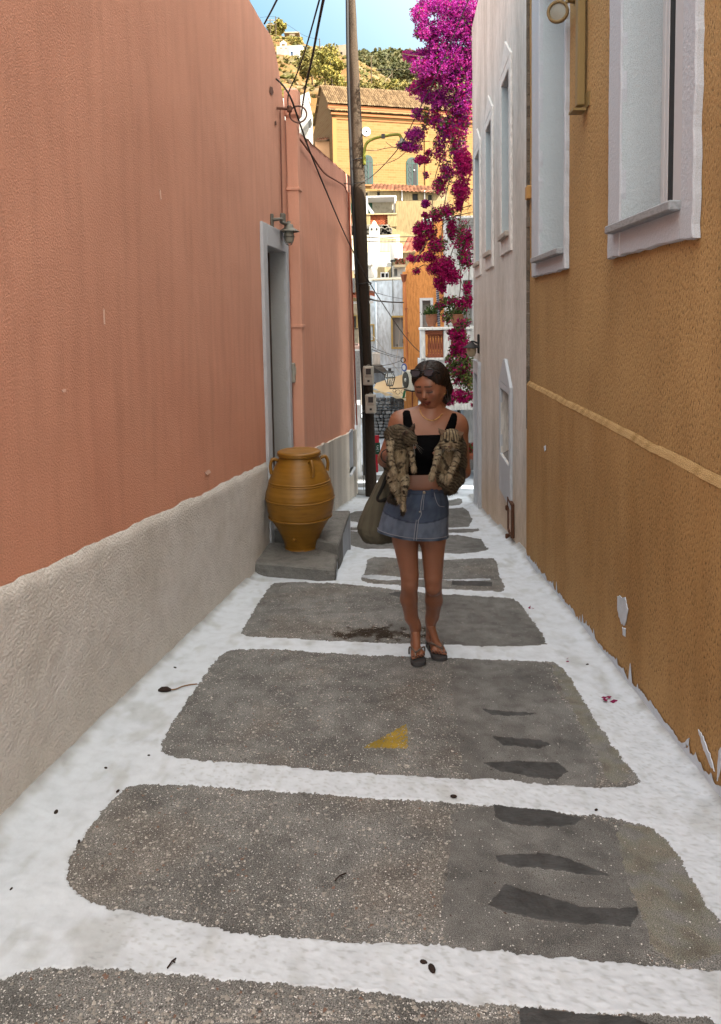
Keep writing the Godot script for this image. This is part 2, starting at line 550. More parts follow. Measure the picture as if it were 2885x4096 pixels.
func street() -> void:
	ground_poly([-300, 4090, -40, 3930, 134, 3877, 268, 3872, 535, 3886, 803, 3917, 1443, 3966, 1710, 4012, 2067, 4023, 2513, 4063, 2960, 4090, 3100, 4600, -400, 4600], "concrete", 1)
	ground_poly([500, 3149, 571, 3133, 714, 3141, 892, 3154, 1160, 3172, 1443, 3190, 1978, 3225, 2290, 3256, 2468, 3275, 2593, 3300, 2674, 3363, 2763, 3497, 2825, 3622, 2900, 3700, 2960, 3900, 2800, 3885, 2600, 3862, 2156, 3827, 1800, 3791, 1443, 3769, 1000, 3742, 928, 3738, 803, 3694, 678, 3676, 428, 3636, 294, 3569, 262, 3497, 294, 3408, 357, 3319, 428, 3221], "concrete", 1)
	ground_poly([892, 2614, 937, 2596, 1071, 2596, 1443, 2622, 1800, 2634, 2201, 2645, 2237, 2659, 2299, 2739, 2379, 2882, 2460, 2997, 2545, 3105, 2566, 3131, 2513, 3154, 2246, 3145, 2023, 3122, 1711, 3109, 1443, 3094, 1160, 3069, 892, 3051, 714, 3038, 642, 3016, 642, 2980, 687, 2900, 767, 2775, 857, 2650], "concrete", 1)
	ground_poly([1079, 2346, 1106, 2325, 1427, 2337, 1677, 2373, 2016, 2390, 2069, 2400, 2123, 2471, 2185, 2560, 2185, 2587, 1962, 2587, 1713, 2578, 1427, 2569, 1070, 2551, 963, 2542, 972, 2516, 1026, 2426], "concrete", 1)
	ground_poly([1470, 2225, 1588, 2228, 1776, 2235, 1936, 2228, 1988, 2230, 1999, 2298, 2025, 2364, 1988, 2369, 1776, 2357, 1602, 2343, 1445, 2331, 1447, 2290, 1465, 2270], "concrete", 1)
	ground_poly([1340, 2120, 1560, 2136, 1917, 2138, 1955, 2190, 1952, 2205, 1800, 2215, 1600, 2200, 1480, 2186, 1350, 2160], "mortar", 1)
	ground_poly([1370, 2098, 1799, 2110, 1910, 2110, 1922, 2129, 1799, 2134, 1370, 2114], "mortar", 1)
	ground_poly([1380, 2056, 1440, 2042, 1799, 2035, 1870, 2030, 1900, 2096, 1799, 2101, 1380, 2089], "mortar", 1)
	ground_poly([1500, 2016, 1799, 2002, 1848, 1990, 1850, 2018, 1799, 2026, 1500, 2034], "mortar", 1)
	ground_poly([1560, 1985, 1800, 1962, 1850, 1958, 1848, 1980, 1799, 1992, 1560, 2003], "mortar", 1)
	var whole := panels.size()
	# smoother strips of later mortar on the right of the first panels, and worn flagstones at their rim
	ground_poly([1810, 3214, 2300, 3259, 2460, 3290, 2520, 3560, 2640, 3866, 2156, 3827, 1790, 3790, 1760, 3640, 1800, 3400], "mortar", 1)
	ground_poly([1805, 2636, 2180, 2646, 2200, 2720, 2330, 2930, 2420, 3150, 2246, 3145, 2023, 3122, 1850, 3112, 1840, 2950, 1812, 2800], "mortar", 1)
	ground_poly([1700, 2376, 2016, 2391, 2069, 2402, 2120, 2471, 2175, 2560, 2165, 2586, 1962, 2586, 1730, 2578], "mortar", 1)
	ground_poly([2460, 3285, 2593, 3301, 2674, 3363, 2763, 3497, 2825, 3622, 2890, 3700, 2900, 3830, 2640, 3862, 2560, 3640, 2500, 3500], "flag", 1)
	ground_poly([2200, 2660, 2237, 2661, 2299, 2739, 2379, 2882, 2460, 2997, 2540, 3105, 2440, 3148, 2380, 2990, 2270, 2800], "flag", 1)
	ground_poly([1590, 2480, 1660, 2500, 1600, 2535, 1500, 2560, 1400, 2566, 1390, 2540, 1450, 2520, 1520, 2518], "mortar", 2)
	# pale worn lines across the middle steps
	ground_poly([1450, 2283, 1602, 2294, 1776, 2304, 1958, 2312, 1962, 2326, 1776, 2319, 1602, 2310, 1450, 2298], "line", 1)
	# dark slates set in the mortar
	for s in [
		[1978, 3222, 2200, 3243, 2326, 3278, 2299, 3301, 2201, 3314, 2014, 3292, 1978, 3269],
		[1982, 3425, 2156, 3417, 2228, 3425, 2335, 3461, 2442, 3506, 2388, 3510, 2246, 3483, 2067, 3470, 1996, 3452],
		[1951, 3622, 2023, 3537, 2085, 3559, 2201, 3586, 2335, 3631, 2468, 3640, 2553, 3631, 2553, 3666, 2522, 3715, 2424, 3706, 2174, 3689, 2014, 3648],
		[1924, 2837, 1978, 2841, 2147, 2855, 2103, 2864, 1969, 2859],
		[1969, 2948, 2156, 2957, 2201, 2975, 2156, 2993, 2014, 2984],
		[1933, 3051, 2067, 3044, 2228, 3051, 2272, 3087, 2228, 3122, 2121, 3109, 1996, 3087],
		[2080, 4029, 2513, 4066, 2620, 4110, 2513, 4300, 2080, 4300],
		[1810, 2320, 1970, 2328, 1968, 2348, 1806, 2341],
		[1548, 2372, 1600, 2366, 1640, 2385, 1600, 2390]]:
		ground_poly(s, "slate", 0)
	ground_poly([1452, 2989, 1635, 2993, 1626, 2895], "yellow", 0)

	var root := Node3D.new()
	root.name = "street"
	add_child(root)
	tag(root, "stepped lane of grey concrete panels edged and banded with white limewash", "street", "", "structure")
	var rows := [0.5, 0.8, 1.1, 1.35]
	var d := 1.55
	while d < 12.75:
		rows.append(d)
		d += clampf(d * d * 0.00125, 0.0045, 0.10)
	var nx := 380
	var pos := PackedVector3Array()
	var zon := PackedInt32Array()
	for r in rows:
		var x0 := left_x(r) - 0.12
		var x1 := right_x(r) + 0.12
		for k in nx + 1:
			var x: float = lerpf(x0, x1, float(k) / nx)
			var z := zone_at(x, r)
			zon.append(z)
			pos.append(Vector3(x, lane_y(x, r, z), -r))
	var mbs := {}
	var sub := 4
	var maps := {}
	for a in rows.size() - 1:
		for b in nx:
			var k := a * (nx + 1) + b
			var z := zon[k]
			if zon[k + 1] != z or zon[k + nx + 1] != z or zon[k + nx + 2] != z:
				# a cell on the edge of a zone: divided finer, so that the paint's edge is not stepped
				for sa in sub:
					for sb in sub:
						var r0: float = lerpf(rows[a], rows[a + 1], float(sa) / sub)
						var r1: float = lerpf(rows[a], rows[a + 1], float(sa + 1) / sub)
						var cs := []
						for e in [[sb, sa], [sb + 1, sa], [sb, sa + 1], [sb + 1, sa + 1]]:
							var top: Vector3 = pos[k].lerp(pos[k + 1], float(e[0]) / sub)
							var bot: Vector3 = pos[k + nx + 1].lerp(pos[k + nx + 2], float(e[0]) / sub)
							cs.append(top.lerp(bot, float(e[1]) / sub))
						var cen: Vector3 = (cs[0] + cs[3]) / 2.0
						var zz := zone_at(cen.x, -cen.z)
						if not mbs.has(zz):
							mbs[zz] = MB.new()
							maps[zz] = {}
						var m2: MB = mbs[zz]
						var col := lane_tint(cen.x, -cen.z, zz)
						var q2 := m2.v.size()
						for e in cs: m2.p(e, col)
						m2.i.append_array([q2, q2 + 2, q2 + 1, q2 + 1, q2 + 2, q2 + 3])
				continue
			if not mbs.has(z):
				mbs[z] = MB.new()
				maps[z] = {}
			var mb: MB = mbs[z]
			var mp: Dictionary = maps[z]
			var q := [k, k + 1, k + nx + 1, k + nx + 2]
			for j in 4:
				if not mp.has(q[j]):
					var pp := pos[q[j]]
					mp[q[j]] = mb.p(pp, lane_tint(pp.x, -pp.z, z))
				q[j] = mp[q[j]]
			mb.i.append_array([q[0], q[2], q[1], q[1], q[2], q[3]])
	var first := {}
	for z in mbs:
		var kind: String = "lime" if z < 0 else panels[z].kind
		var m: Material = {"lime": M.lime, "concrete": M.concrete, "mortar": M.mortar, "flag": M.mortar, "slate": M.slate, "yellow": M.yellow_paint, "line": M.lime}[kind]
		var called: String = {"lime": "limewash", "concrete": "concrete_panel", "mortar": "mortar_panel", "flag": "flagstone", "slate": "slate_stone", "yellow": "painted_arrow", "line": "painted_line"}[kind]
		var o := obj(called, mbs[z], m, root, true)
		if kind == "yellow": tag(o, "faded yellow painted arrowhead on the concrete")
		if kind == "lime": tag(o, "white limewash over the gutters and step edges")
	# chips of stone showing in the worn concrete
	var chip := MB.new()
	var ring := []
	for k in 6:
		ring.append(Vector3(cos(TAU * k / 6) * (0.55 + 0.45 * float(k % 2)), 0.0, sin(TAU * k / 6) * (0.8 + 0.2 * float(k % 3))))
	for k in 6:
		chip.tri(ring[k], ring[(k + 1) % 6], Vector3(0.1, 0.42, -0.05))
	var xf := []
	var cols := []
	var tries := 0
	while xf.size() < 15000 and tries < 90000:
		tries += 1
		var dd := 1.6 + 5.6 * pow(rng.randf(), 1.5)
		var x := rng.randf_range(left_x(dd), right_x(dd))
		var z := zone_at(x, dd)
		if z < 0 or not panels[z].kind in ["concrete", "mortar"]: continue
		if panels[z].kind == "mortar" and rng.randf() < 0.82: continue
		if nc.get_noise_2d(x * 60, dd * 60) < rng.randf_range(-0.6, 0.2): continue
		var s := 0.0016 + 0.0042 * pow(rng.randf(), 3.5)
		if panels[z].kind == "mortar": s *= 0.7
		xf.append(Transform3D(Basis(Vector3.UP, rng.randf() * TAU).rotated(Vector3.RIGHT, rng.randf_range(-0.15, 0.15)) * Basis.from_scale(Vector3(s * rng.randf_range(0.8, 2.1), s * 0.6, s)), Vector3(x, lane_y(x, dd, z) + 0.0002, -dd)))
		var g := rng.randf()
		var c: Color = lin(0.27, 0.26, 0.24) if g < 0.20 else lin(0.20, 0.193, 0.18) if g < 0.74 else lin(0.13, 0.08, 0.06) if g < 0.80 else lin(0.065, 0.065, 0.065) if g < 0.93 else lin(0.34, 0.33, 0.31)
		if panels[z].kind == "mortar": c = c.darkened(0.45)
		cols.append(c.lightened(rng.randf() * 0.08))
	var chip_m := mat(Color.WHITE, 0.8)
	many("aggregate_chips", chip.build(), chip_m, xf, cols, root)
	xf = []
	cols = []
	tries = 0
	while xf.size() < 24000 and tries < 80000:      # the finest grit of the worn surface
		tries += 1
		var dd := 1.6 + 3.6 * pow(rng.randf(), 1.6)
		var x := rng.randf_range(left_x(dd), right_x(dd))
		var z := zone_at(x, dd)
		if z < 0 or not panels[z].kind in ["concrete", "mortar", "flag"]: continue
		var s := rng.randf_range(0.0009, 0.0024)
		xf.append(Transform3D(Basis(Vector3.UP, rng.randf() * TAU) * Basis.from_scale(Vector3(s * rng.randf_range(0.8, 1.8), s * 0.6, s)), Vector3(x, lane_y(x, dd, z) + 0.0002, -dd)))
		var pale: bool = rng.randf() < (0.5 if panels[z].kind == "concrete" else 0.12)
		cols.append(grey(rng.randf_range(0.64, 0.80)) if pale else grey(rng.randf_range(0.30, 0.48)))
	many("grit", chip.build(), chip_m, xf, cols, root)
	var back := MB.new()
	back.quad(Vector3(-3.2, ground_y(-14), 14), Vector3(3.2, ground_y(-14), 14), Vector3(3.2, ground_y(0.51), -0.51), Vector3(-3.2, ground_y(0.51), -0.51))
	obj("limewash", back, M.lime, root)
	# the ground beyond, down to the little square
	var mb := MB.new()
	var n := 40
	for a in n + 1:
		for b in n + 1:
			var dd: float = lerpf(12.7, 34.0, float(a) / n)
			var x: float = lerpf(-7.0, 12.0, float(b) / n)
			mb.p(Vector3(x, ground_y(dd) + 0.004 - (0.012 if a == 0 else 0.0), -dd), grey(clampf(0.9 + 0.2 * na.get_noise_2d(x * 60, dd * 60), 0, 1)))
	for a in n:
		for b in n:
			var k := a * (n + 1) + b
			mb.i.append_array([k, k + n + 1, k + 1, k + 1, k + n + 1, k + n + 2])
	tag(obj("square", mb, M.lime, self, true), "whitewashed paving of the little square at the foot of the lane", "pavement", "", "structure")
	for s in [[13.1, 13.9], [14.3, 15.0], [15.5, 16.4], [17.0, 18.2]]:
		var e := MB.new()
		var k := 16
		for j in k:
			var xa: float = lerpf(-0.1, 1.75, float(j) / k)
			var xb: float = lerpf(-0.1, 1.75, float(j + 1) / k)
			var wa := 0.05 * na.get_noise_2d(j * 20.0, s[0] * 70)
			var wb := 0.05 * na.get_noise_2d((j + 1) * 20.0, s[0] * 70)
			e.quad(Vector3(xa, ground_y(s[0] + wa) + 0.012, -s[0] - wa), Vector3(xb, ground_y(s[0] + wb) + 0.012, -s[0] - wb), Vector3(xb, ground_y(s[1] + wb) + 0.012, -s[1] - wb), Vector3(xa, ground_y(s[1] + wa) + 0.012, -s[1] - wa), grey(0.9))
		obj("mortar_panel", e, M.mortar, root)

func left_houses() -> void:
	var w := LEFT
	# ---- near pink house
	var h := thing("pink_house", "large salmon pink plaster house with grey roughcast base along the left of the lane", "house")
	var door_a := on_wall(w, 1057, 980)
	var door_b := on_wall(w, 1133, 996)
	var frame_a := on_wall(w, 1038, 884)
	var frame_b := on_wall(w, 1143, 1000)
	var end_u := on_wall(w, 1142, 900).x + 0.10
	var top := 2.62
	var d0: float = -w.o.z
	var foot := func(u: float) -> float: return ground_y(d0 - u * w.u.z)
	var door := [door_a.x, door_b.x, foot.call(door_a.x) - 0.4, door_a.y]
	var base_top := func(u: float) -> float:
		var ya := on_wall(w, 0, 2350)
		var yb := on_wall(w, 1045, 1858)
		return lerpf(ya.y, yb.y, (u - ya.x) / (yb.x - ya.x)) + 0.012 * na.get_noise_1d(u * 180) + 0.006 * nb.get_noise_1d(u * 700)
	var tint := func(u: float, v: float) -> Color:
		var n := nc.get_noise_2d(u * 60, v * 18)
		var m := na.get_noise_2d(u * 260, v * 30)
		var c := Color(1, 1, 1).lerp(Color(0.80, 0.77, 0.76), clampf(0.35 + n * 0.9, 0, 1) * 0.15)
		var up := smoothstep(0.6, 2.6, v)
		c = c.lerp(Color(0.70, 0.70, 0.72), up * clampf(0.35 + m * 1.0, 0, 1) * 0.06)
		return c.lerp(Color(1.06, 0.93, 0.86), smoothstep(0.4, -1.4, v) * 0.5)
	var skin := wall_skin(w, -2.6, end_u, -2.9, top, [door], 0.05, 0.0, 0.007, tint)
	for k in skin.v.size():      # the parapet's rounded end
		var q: Vector3 = skin.v[k] - w.o
		var u: float = q.dot(w.u)
		var lim: float = top - 0.55 * pow(clampf((u - end_u + 0.62) / 0.62, 0, 1), 2.2) + 0.02 * na.get_noise_1d(u * 90)
		if q.y > lim: skin.v[k].y = lim
	obj("wall", skin, M.pink, h, true)
	var body := MB.new()
	wbox(body, w, -6.2, door[0] - 0.06, -3.2, top - 0.08, -3.5, -0.03)
	wbox(body, w, door[1] + 0.06, end_u, -3.2, top - 0.62, -3.5, -0.03)
	wbox(body, w, door[0] - 0.06, door[1] + 0.06, door[3] + 0.03, top - 0.3, -3.5, -0.03)
	wbox(body, w, door[0] - 0.06, door[1] + 0.06, -3.2, door[3] + 0.03, -3.5, -0.6)
	obj("masonry", body, M.pink, h)
	# roughcast base, standing a little proud, its top edge wandering
	var bb := MB.new()
	var segs := 170
	for seg in [[-2.6, frame_a.x - 0.005]]:
		for row in 2:
			var r0 := bb.v.size()
			var nv := 26
			for a in segs + 1:
				var u: float = lerpf(seg[0], seg[1], float(a) / segs)
				var yt: float = base_top.call(u)
				var yb: float = foot.call(u) - 0.1
				for b in nv + 1:
					var f := float(b) / nv
					var yy := lerpf(yt, yb, f)
					var nn := 0.016 + 0.004 * nb.get_noise_2d(u * 500, yy * 500) if b > 0 else 0.0
					var cc := Color(1, 1, 1).lerp(Color(0.80, 0.78, 0.74), clampf(0.3 + na.get_noise_2d(u * 90, yy * 90), 0, 1) * 0.25)
					cc = cc.lerp(Color(0.90, 0.87, 0.82), smoothstep(0.4, 0.0, yy - foot.call(u)) * 0.4)
					bb.p(wp(w, u, yy, nn), cc)
			if row == 1: break
			for a in segs:
				for b in nv:
					var k := r0 + a * (nv + 1) + b
					bb.i.append_array([k, k + 1, k + nv + 1, k + nv + 1, k + 1, k + nv + 2])
	obj("roughcast_base", bb, M.rough_base, h, true)
	# knocks and scratches in the plaster
	for s in [[[416, 1238], [421, 1236], [423, 1300], [418, 1296]], [[1082, 345], [1092, 350], [1096, 372], [1088, 380], [1081, 366]], [[1100, 486], [1106, 482], [1108, 500], [1101, 502]], [[250, 1560], [262, 1556], [266, 1566], [254, 1572]], [[640, 760], [644, 758], [648, 800], [643, 796]], [[820, 1890], [838, 1878], [846, 1890], [830, 1900]]]:
		var poly := PackedVector2Array()
		for j in s.size():
			for m in 4:
				var q := Vector2(s[j][0], s[j][1]).lerp(Vector2(s[(j + 1) % s.size()][0], s[(j + 1) % s.size()][1]), m / 4.0)
				var e := on_wall(w, q.x, q.y, 0.01)
				poly.append(e + Vector2(nb.get_noise_2d(e.x * 2500, e.y * 2500), nb.get_noise_2d(e.x * 2500 + 60, e.y * 2500)) * 0.004)
		var cm := MB.new()
		cm.slab(poly, wp(w, 0, 0, 0.007), w.u, Vector3.UP, w.n, 0.002)
		obj("plaster_chip", cm, mat(lin(0.12, 0.06, 0.045), 0.9) if s[0][0] in [1082, 1100] else mat(lin(0.70, 0.48, 0.40), 0.95), h)
	# door: deep white reveal, brown leaf, plaster frame
	var dr := Node3D.new()
	dr.name = "door"
	h.add_child(dr)
	obj("reveal", reveal(w, door, 0.012, -0.145), mat(lin(0.46, 0.49, 0.51), 0.85, {"tex": M.fine, "scale": 2.0, "nrm": M.lumps, "nk": 0.4}), dr)
	var lf := MB.new()
	wbox(lf, w, door[0], door[1], door[2], door[3], -0.20, -0.142)
	for k in 3:
		wbox(lf, w, door[0] + 0.1, door[1] - 0.1, foot.call(door[0]) + 0.25 + k * 0.72, foot.call(door[0]) + 0.85 + k * 0.72, -0.143, -0.128, 0.008)
	obj("door_leaf", lf, mat(lin(0.045, 0.022, 0.014), 0.5), dr)
	var fr := MB.new()
	plaster_piece(fr, w, frame_a.x, door[0], foot.call(door[0]) - 0.05, frame_a.y, 0.0, 0.03)
	plaster_piece(fr, w, door[1], frame_b.x, foot.call(door[1]) - 0.05, frame_a.y, 0.0, 0.032)
	plaster_piece(fr, w, door[0] + 0.001, door[1] - 0.001, door[3], frame_a.y, 0.0, 0.031)
	obj("door_frame", fr, M.frame_white, dr)
	# meter niche beside the door
	var na_ := on_wall(w, 1152, 1431)
	var nb_ := on_wall(w, 1163, 1593)
	var niche := MB.new()
	wbox(niche, w, frame_b.x + 0.03, frame_b.x + 0.17, nb_.y, na_.y, 0.0, 0.004, 0.0, Color(0.62, 0.55, 0.55))
	obj("niche", niche, M.pink, h)
	var mt := thing("gas_meter_box", "small pale utility box in a niche between the white door frame and the downpipe", "meter box")
	var mbx := MB.new()
	wbox(mbx, w, frame_b.x + 0.05, frame_b.x + 0.15, nb_.y + 0.16, na_.y - 0.06, 0.004, 0.05, 0.01)
	obj("box", mbx, mat(lin(0.28, 0.28, 0.25), 0.6), mt)
	var mlid := MB.new()
	wbox(mlid, w, frame_b.x + 0.065, frame_b.x + 0.135, nb_.y + 0.24, na_.y - 0.10, 0.05, 0.058, 0.004)
	obj("lid", mlid, mat(lin(0.33, 0.33, 0.3), 0.5), mt)

	# ---- second pink house, from the downpipe on
	var u2 := end_u
	var u3 := on_wall(w, 1425, 1720).x
	var h2 := thing("pink_house", "low pink plaster house behind the downpipe with small grey niche window", "house")
	var ra := on_wall(w, 1160, 490)
	var rb := on_wall(w, 1383, 687)
	var top2 := func(u: float) -> float: return lerpf(ra.y, rb.y, (u - ra.x) / (rb.x - ra.x)) + 0.015 * na.get_noise_1d(u * 130)
	var b2a := on_wall(w, 1276, 1784)
	var b2b := on_wall(w, 1426, 1718)
	var base2 := func(u: float) -> float: return lerpf(b2a.y, b2b.y, (u - b2a.x) / (b2b.x - b2a.x)) + 0.02 * na.get_noise_1d(u * 120)
	var niche_a := on_wall(w, 1394, 1735)
	var niche_b := on_wall(w, 1412, 1868)
	var hole2 := [niche_a.x, niche_b.x, niche_b.y, niche_a.y]
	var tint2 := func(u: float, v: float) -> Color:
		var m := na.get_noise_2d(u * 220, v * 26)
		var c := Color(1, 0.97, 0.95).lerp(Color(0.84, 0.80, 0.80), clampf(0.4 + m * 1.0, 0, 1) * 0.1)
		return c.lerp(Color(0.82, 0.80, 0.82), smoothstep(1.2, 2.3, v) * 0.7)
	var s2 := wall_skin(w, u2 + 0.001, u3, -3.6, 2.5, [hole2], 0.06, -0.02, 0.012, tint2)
	for k in s2.v.size():
		var q: Vector3 = s2.v[k] - w.o
		var lim: float = top2.call(q.dot(w.u))
		if q.y > lim: s2.v[k].y = lim
	obj("wall", s2, M.pink, h2, true)
	var body2 := MB.new()
	var steps := 40
	for k in steps:
		var ua: float = lerpf(u2 + 0.002, u3, float(k) / steps)
		var ub: float = lerpf(u2 + 0.002, u3, float(k + 1) / steps) - 0.001
		wbox(body2, w, ua, ub, -3.8, minf(top2.call(ua), top2.call(ub)) - 0.05, -3.0, -0.20 if k >= steps - 9 else -0.04)
	obj("masonry", body2, M.pink, h2)
	var b2 := MB.new()
	var n2 := 60
	for a in n2:
		var ua: float = lerpf(u2 + 0.06, u3 + 0.01, float(a) / n2)
		var ub: float = lerpf(u2 + 0.06, u3 + 0.01, float(a + 1) / n2)
		var mid := (ua + ub) / 2
		var bands := [[-3.7, base2.call(ua), base2.call(ub)]]
		if mid > hole2[0] and mid < hole2[1]: bands = [[-3.7, hole2[2], hole2[2]]]
		for bd in bands:
			b2.quad(wp(w, ua, bd[0], 0.012), wp(w, ub, bd[0], 0.012), wp(w, ub, bd[2], 0.012), wp(w, ua, bd[1], 0.012), grey(clampf(0.93 + 0.2 * na.get_noise_1d(ua * 80), 0, 1)))
			b2.quad(wp(w, ua, bd[1], 0.012), wp(w, ub, bd[2], 0.012), wp(w, ub, bd[2], -0.03), wp(w, ua, bd[1], -0.03))
	b2.quad(wp(w, u3 + 0.01, -3.7, 0.012), wp(w, u3 + 0.01, -3.7, -3.0), wp(w, u3 + 0.01, base2.call(u3), -3.0), wp(w, u3 + 0.01, base2.call(u3), 0.012))
	obj("roughcast_base", b2, mat(lin(0.70, 0.66, 0.60), 0.95, {"tex": M.fine, "scale": 1.6, "nrm": M.lumps, "nk": 0.6}), h2)
	obj("niche", reveal(w, hole2, 0.012, -0.16), M.frame_white, h2)
	var nk := MB.new()
	wbox(nk, w, hole2[0], hole2[1], hole2[2], hole2[3], -0.18, -0.158)
	obj("niche_back", nk, M.frame_white, h2)
	var nl := MB.new()
	wbox(nl, w, hole2[0] - 0.05, hole2[1] + 0.05, hole2[2] - 0.04, hole2[2] - 0.002, -0.1, 0.05, 0.006)
	obj("niche_ledge", nl, M.frame_white, h2)
	# ---- square downpipe, painted with the wall
	var p := thing("downpipe", "square pink painted downpipe between the two pink houses", "downpipe")
	var pa := on_wall(w, 1148, 800)
	var pipe := MB.new()
	wbox(pipe, w, pa.x - 0.02, pa.x + 0.10, -2.75, 2.14, 0.01, 0.13, 0.008)
	obj("pipe", pipe, M.pink, p)
	var hop := MB.new()
	wbox(hop, w, pa.x - 0.05, pa.x + 0.12, 2.0, 2.30, 0.0, 0.15, 0.03)
	obj("hopper", hop, M.pink, p)
	for y in [1.28, -0.12]:
		var cl := MB.new()
		wbox(cl, w, pa.x - 0.035, pa.x + 0.115, y, y + 0.03, 0.0, 0.142, 0.004)
		obj("pipe_clip", cl, M.pink, p)
	# thin conduit above the lamp
	var cd := thing("conduit", "thin rusty conduit down the pink wall to the caged lamp", "conduit")
	var ct := MB.new()
	var pts := []
	for y in [430, 560, 700, 830, 872]:
		var q := on_wall(w, 1113.0 + (y - 430) * 0.018, y)
		pts.append(wp(w, q.x, q.y, 0.02))
	ct.tube(pts, 0.008, 6)
	obj("pipe", ct, mat(lin(0.16, 0.07, 0.05), 0.8), cd, true)
	var jb := MB.new()
	var jq := on_wall(w, 1122, 870)
	wbox(jb, w, jq.x - 0.03, jq.x + 0.03, jq.y - 0.05, jq.y + 0.04, 0.0, 0.05, 0.01)
	obj("junction", jb, M.grey_metal, cd)
	caged_lamp()

func caged_lamp() -> void:
	var w := LEFT
	var r := on_wall(w, 1084, 888)
	var base := wp(w, r.x, r.y, 0.0)
	var lamp := thing("wall_lamp", "grey metal caged lamp on a bracket over the white door frame", "wall lamp", base)
	var tip := at(1155, 898, -base.z + 0.30) - base
	var up := Vector3(0, 1, 0)
	var plate := MB.new()
	plate.box(w.n * 0.012, Vector3(0.05, 0.15, 0.024), Basis(w.u, up, w.n), Color.WHITE, 0.006)
	obj("wall_plate", plate, M.grey_metal, lamp)
	var arm := MB.new()
	arm.tube(curve([w.n * 0.02 + up * 0.02, w.n * 0.09 + up * 0.025 + w.u * 0.02, tip * 0.6 + up * 0.012, tip + up * 0.0]), 0.016, 10)
	obj("bracket", arm, M.grey_metal, lamp, true)
	var xf := Transform3D(Basis(), tip)
	var sh := MB.new()
	sh.lathe([Vector2(0.0, 0.03), Vector2(0.018, 0.03), Vector2(0.02, 0.005), Vector2(0.042, 0.0), Vector2(0.048, -0.03), Vector2(0.055, -0.036), Vector2(0.098, -0.064), Vector2(0.104, -0.07), Vector2(0.098, -0.072), Vector2(0.05, -0.055), Vector2(0.0, -0.05)], 28, xf)
	obj("lamp_shade", sh, M.grey_metal, lamp, true)
	var gl := MB.new()
	gl.lathe([Vector2(0.044, -0.056), Vector2(0.046, -0.11), Vector2(0.042, -0.15), Vector2(0.03, -0.175), Vector2(0.0, -0.185)], 20, xf)
	obj("glass_cover", gl, mat(lin(0.28, 0.265, 0.22), 0.35), lamp, true)
	for k in 4:
		var c := MB.new()
		var dir := Vector3(cos(TAU * k / 4 + 0.5), 0, sin(TAU * k / 4 + 0.5))
		var pts := []
		for q in [Vector2(0.054, -0.06), Vector2(0.056, -0.12), Vector2(0.05, -0.16), Vector2(0.03, -0.192), Vector2(0.0, -0.20)]:
			pts.append(tip + dir * q.x + up * q.y)
		c.tube(pts, 0.0035, 5)
		obj("cage_bar", c, M.grey_metal, lamp, true)
	var ring := MB.new()
	var rp := []
	for k in 21: rp.append(tip + Vector3(cos(TAU * k / 20) * 0.056, -0.118, sin(TAU * k / 20) * 0.056))
	ring.tube(rp, 0.0035, 5)
	obj("cage_ring", ring, M.grey_metal, lamp, true)

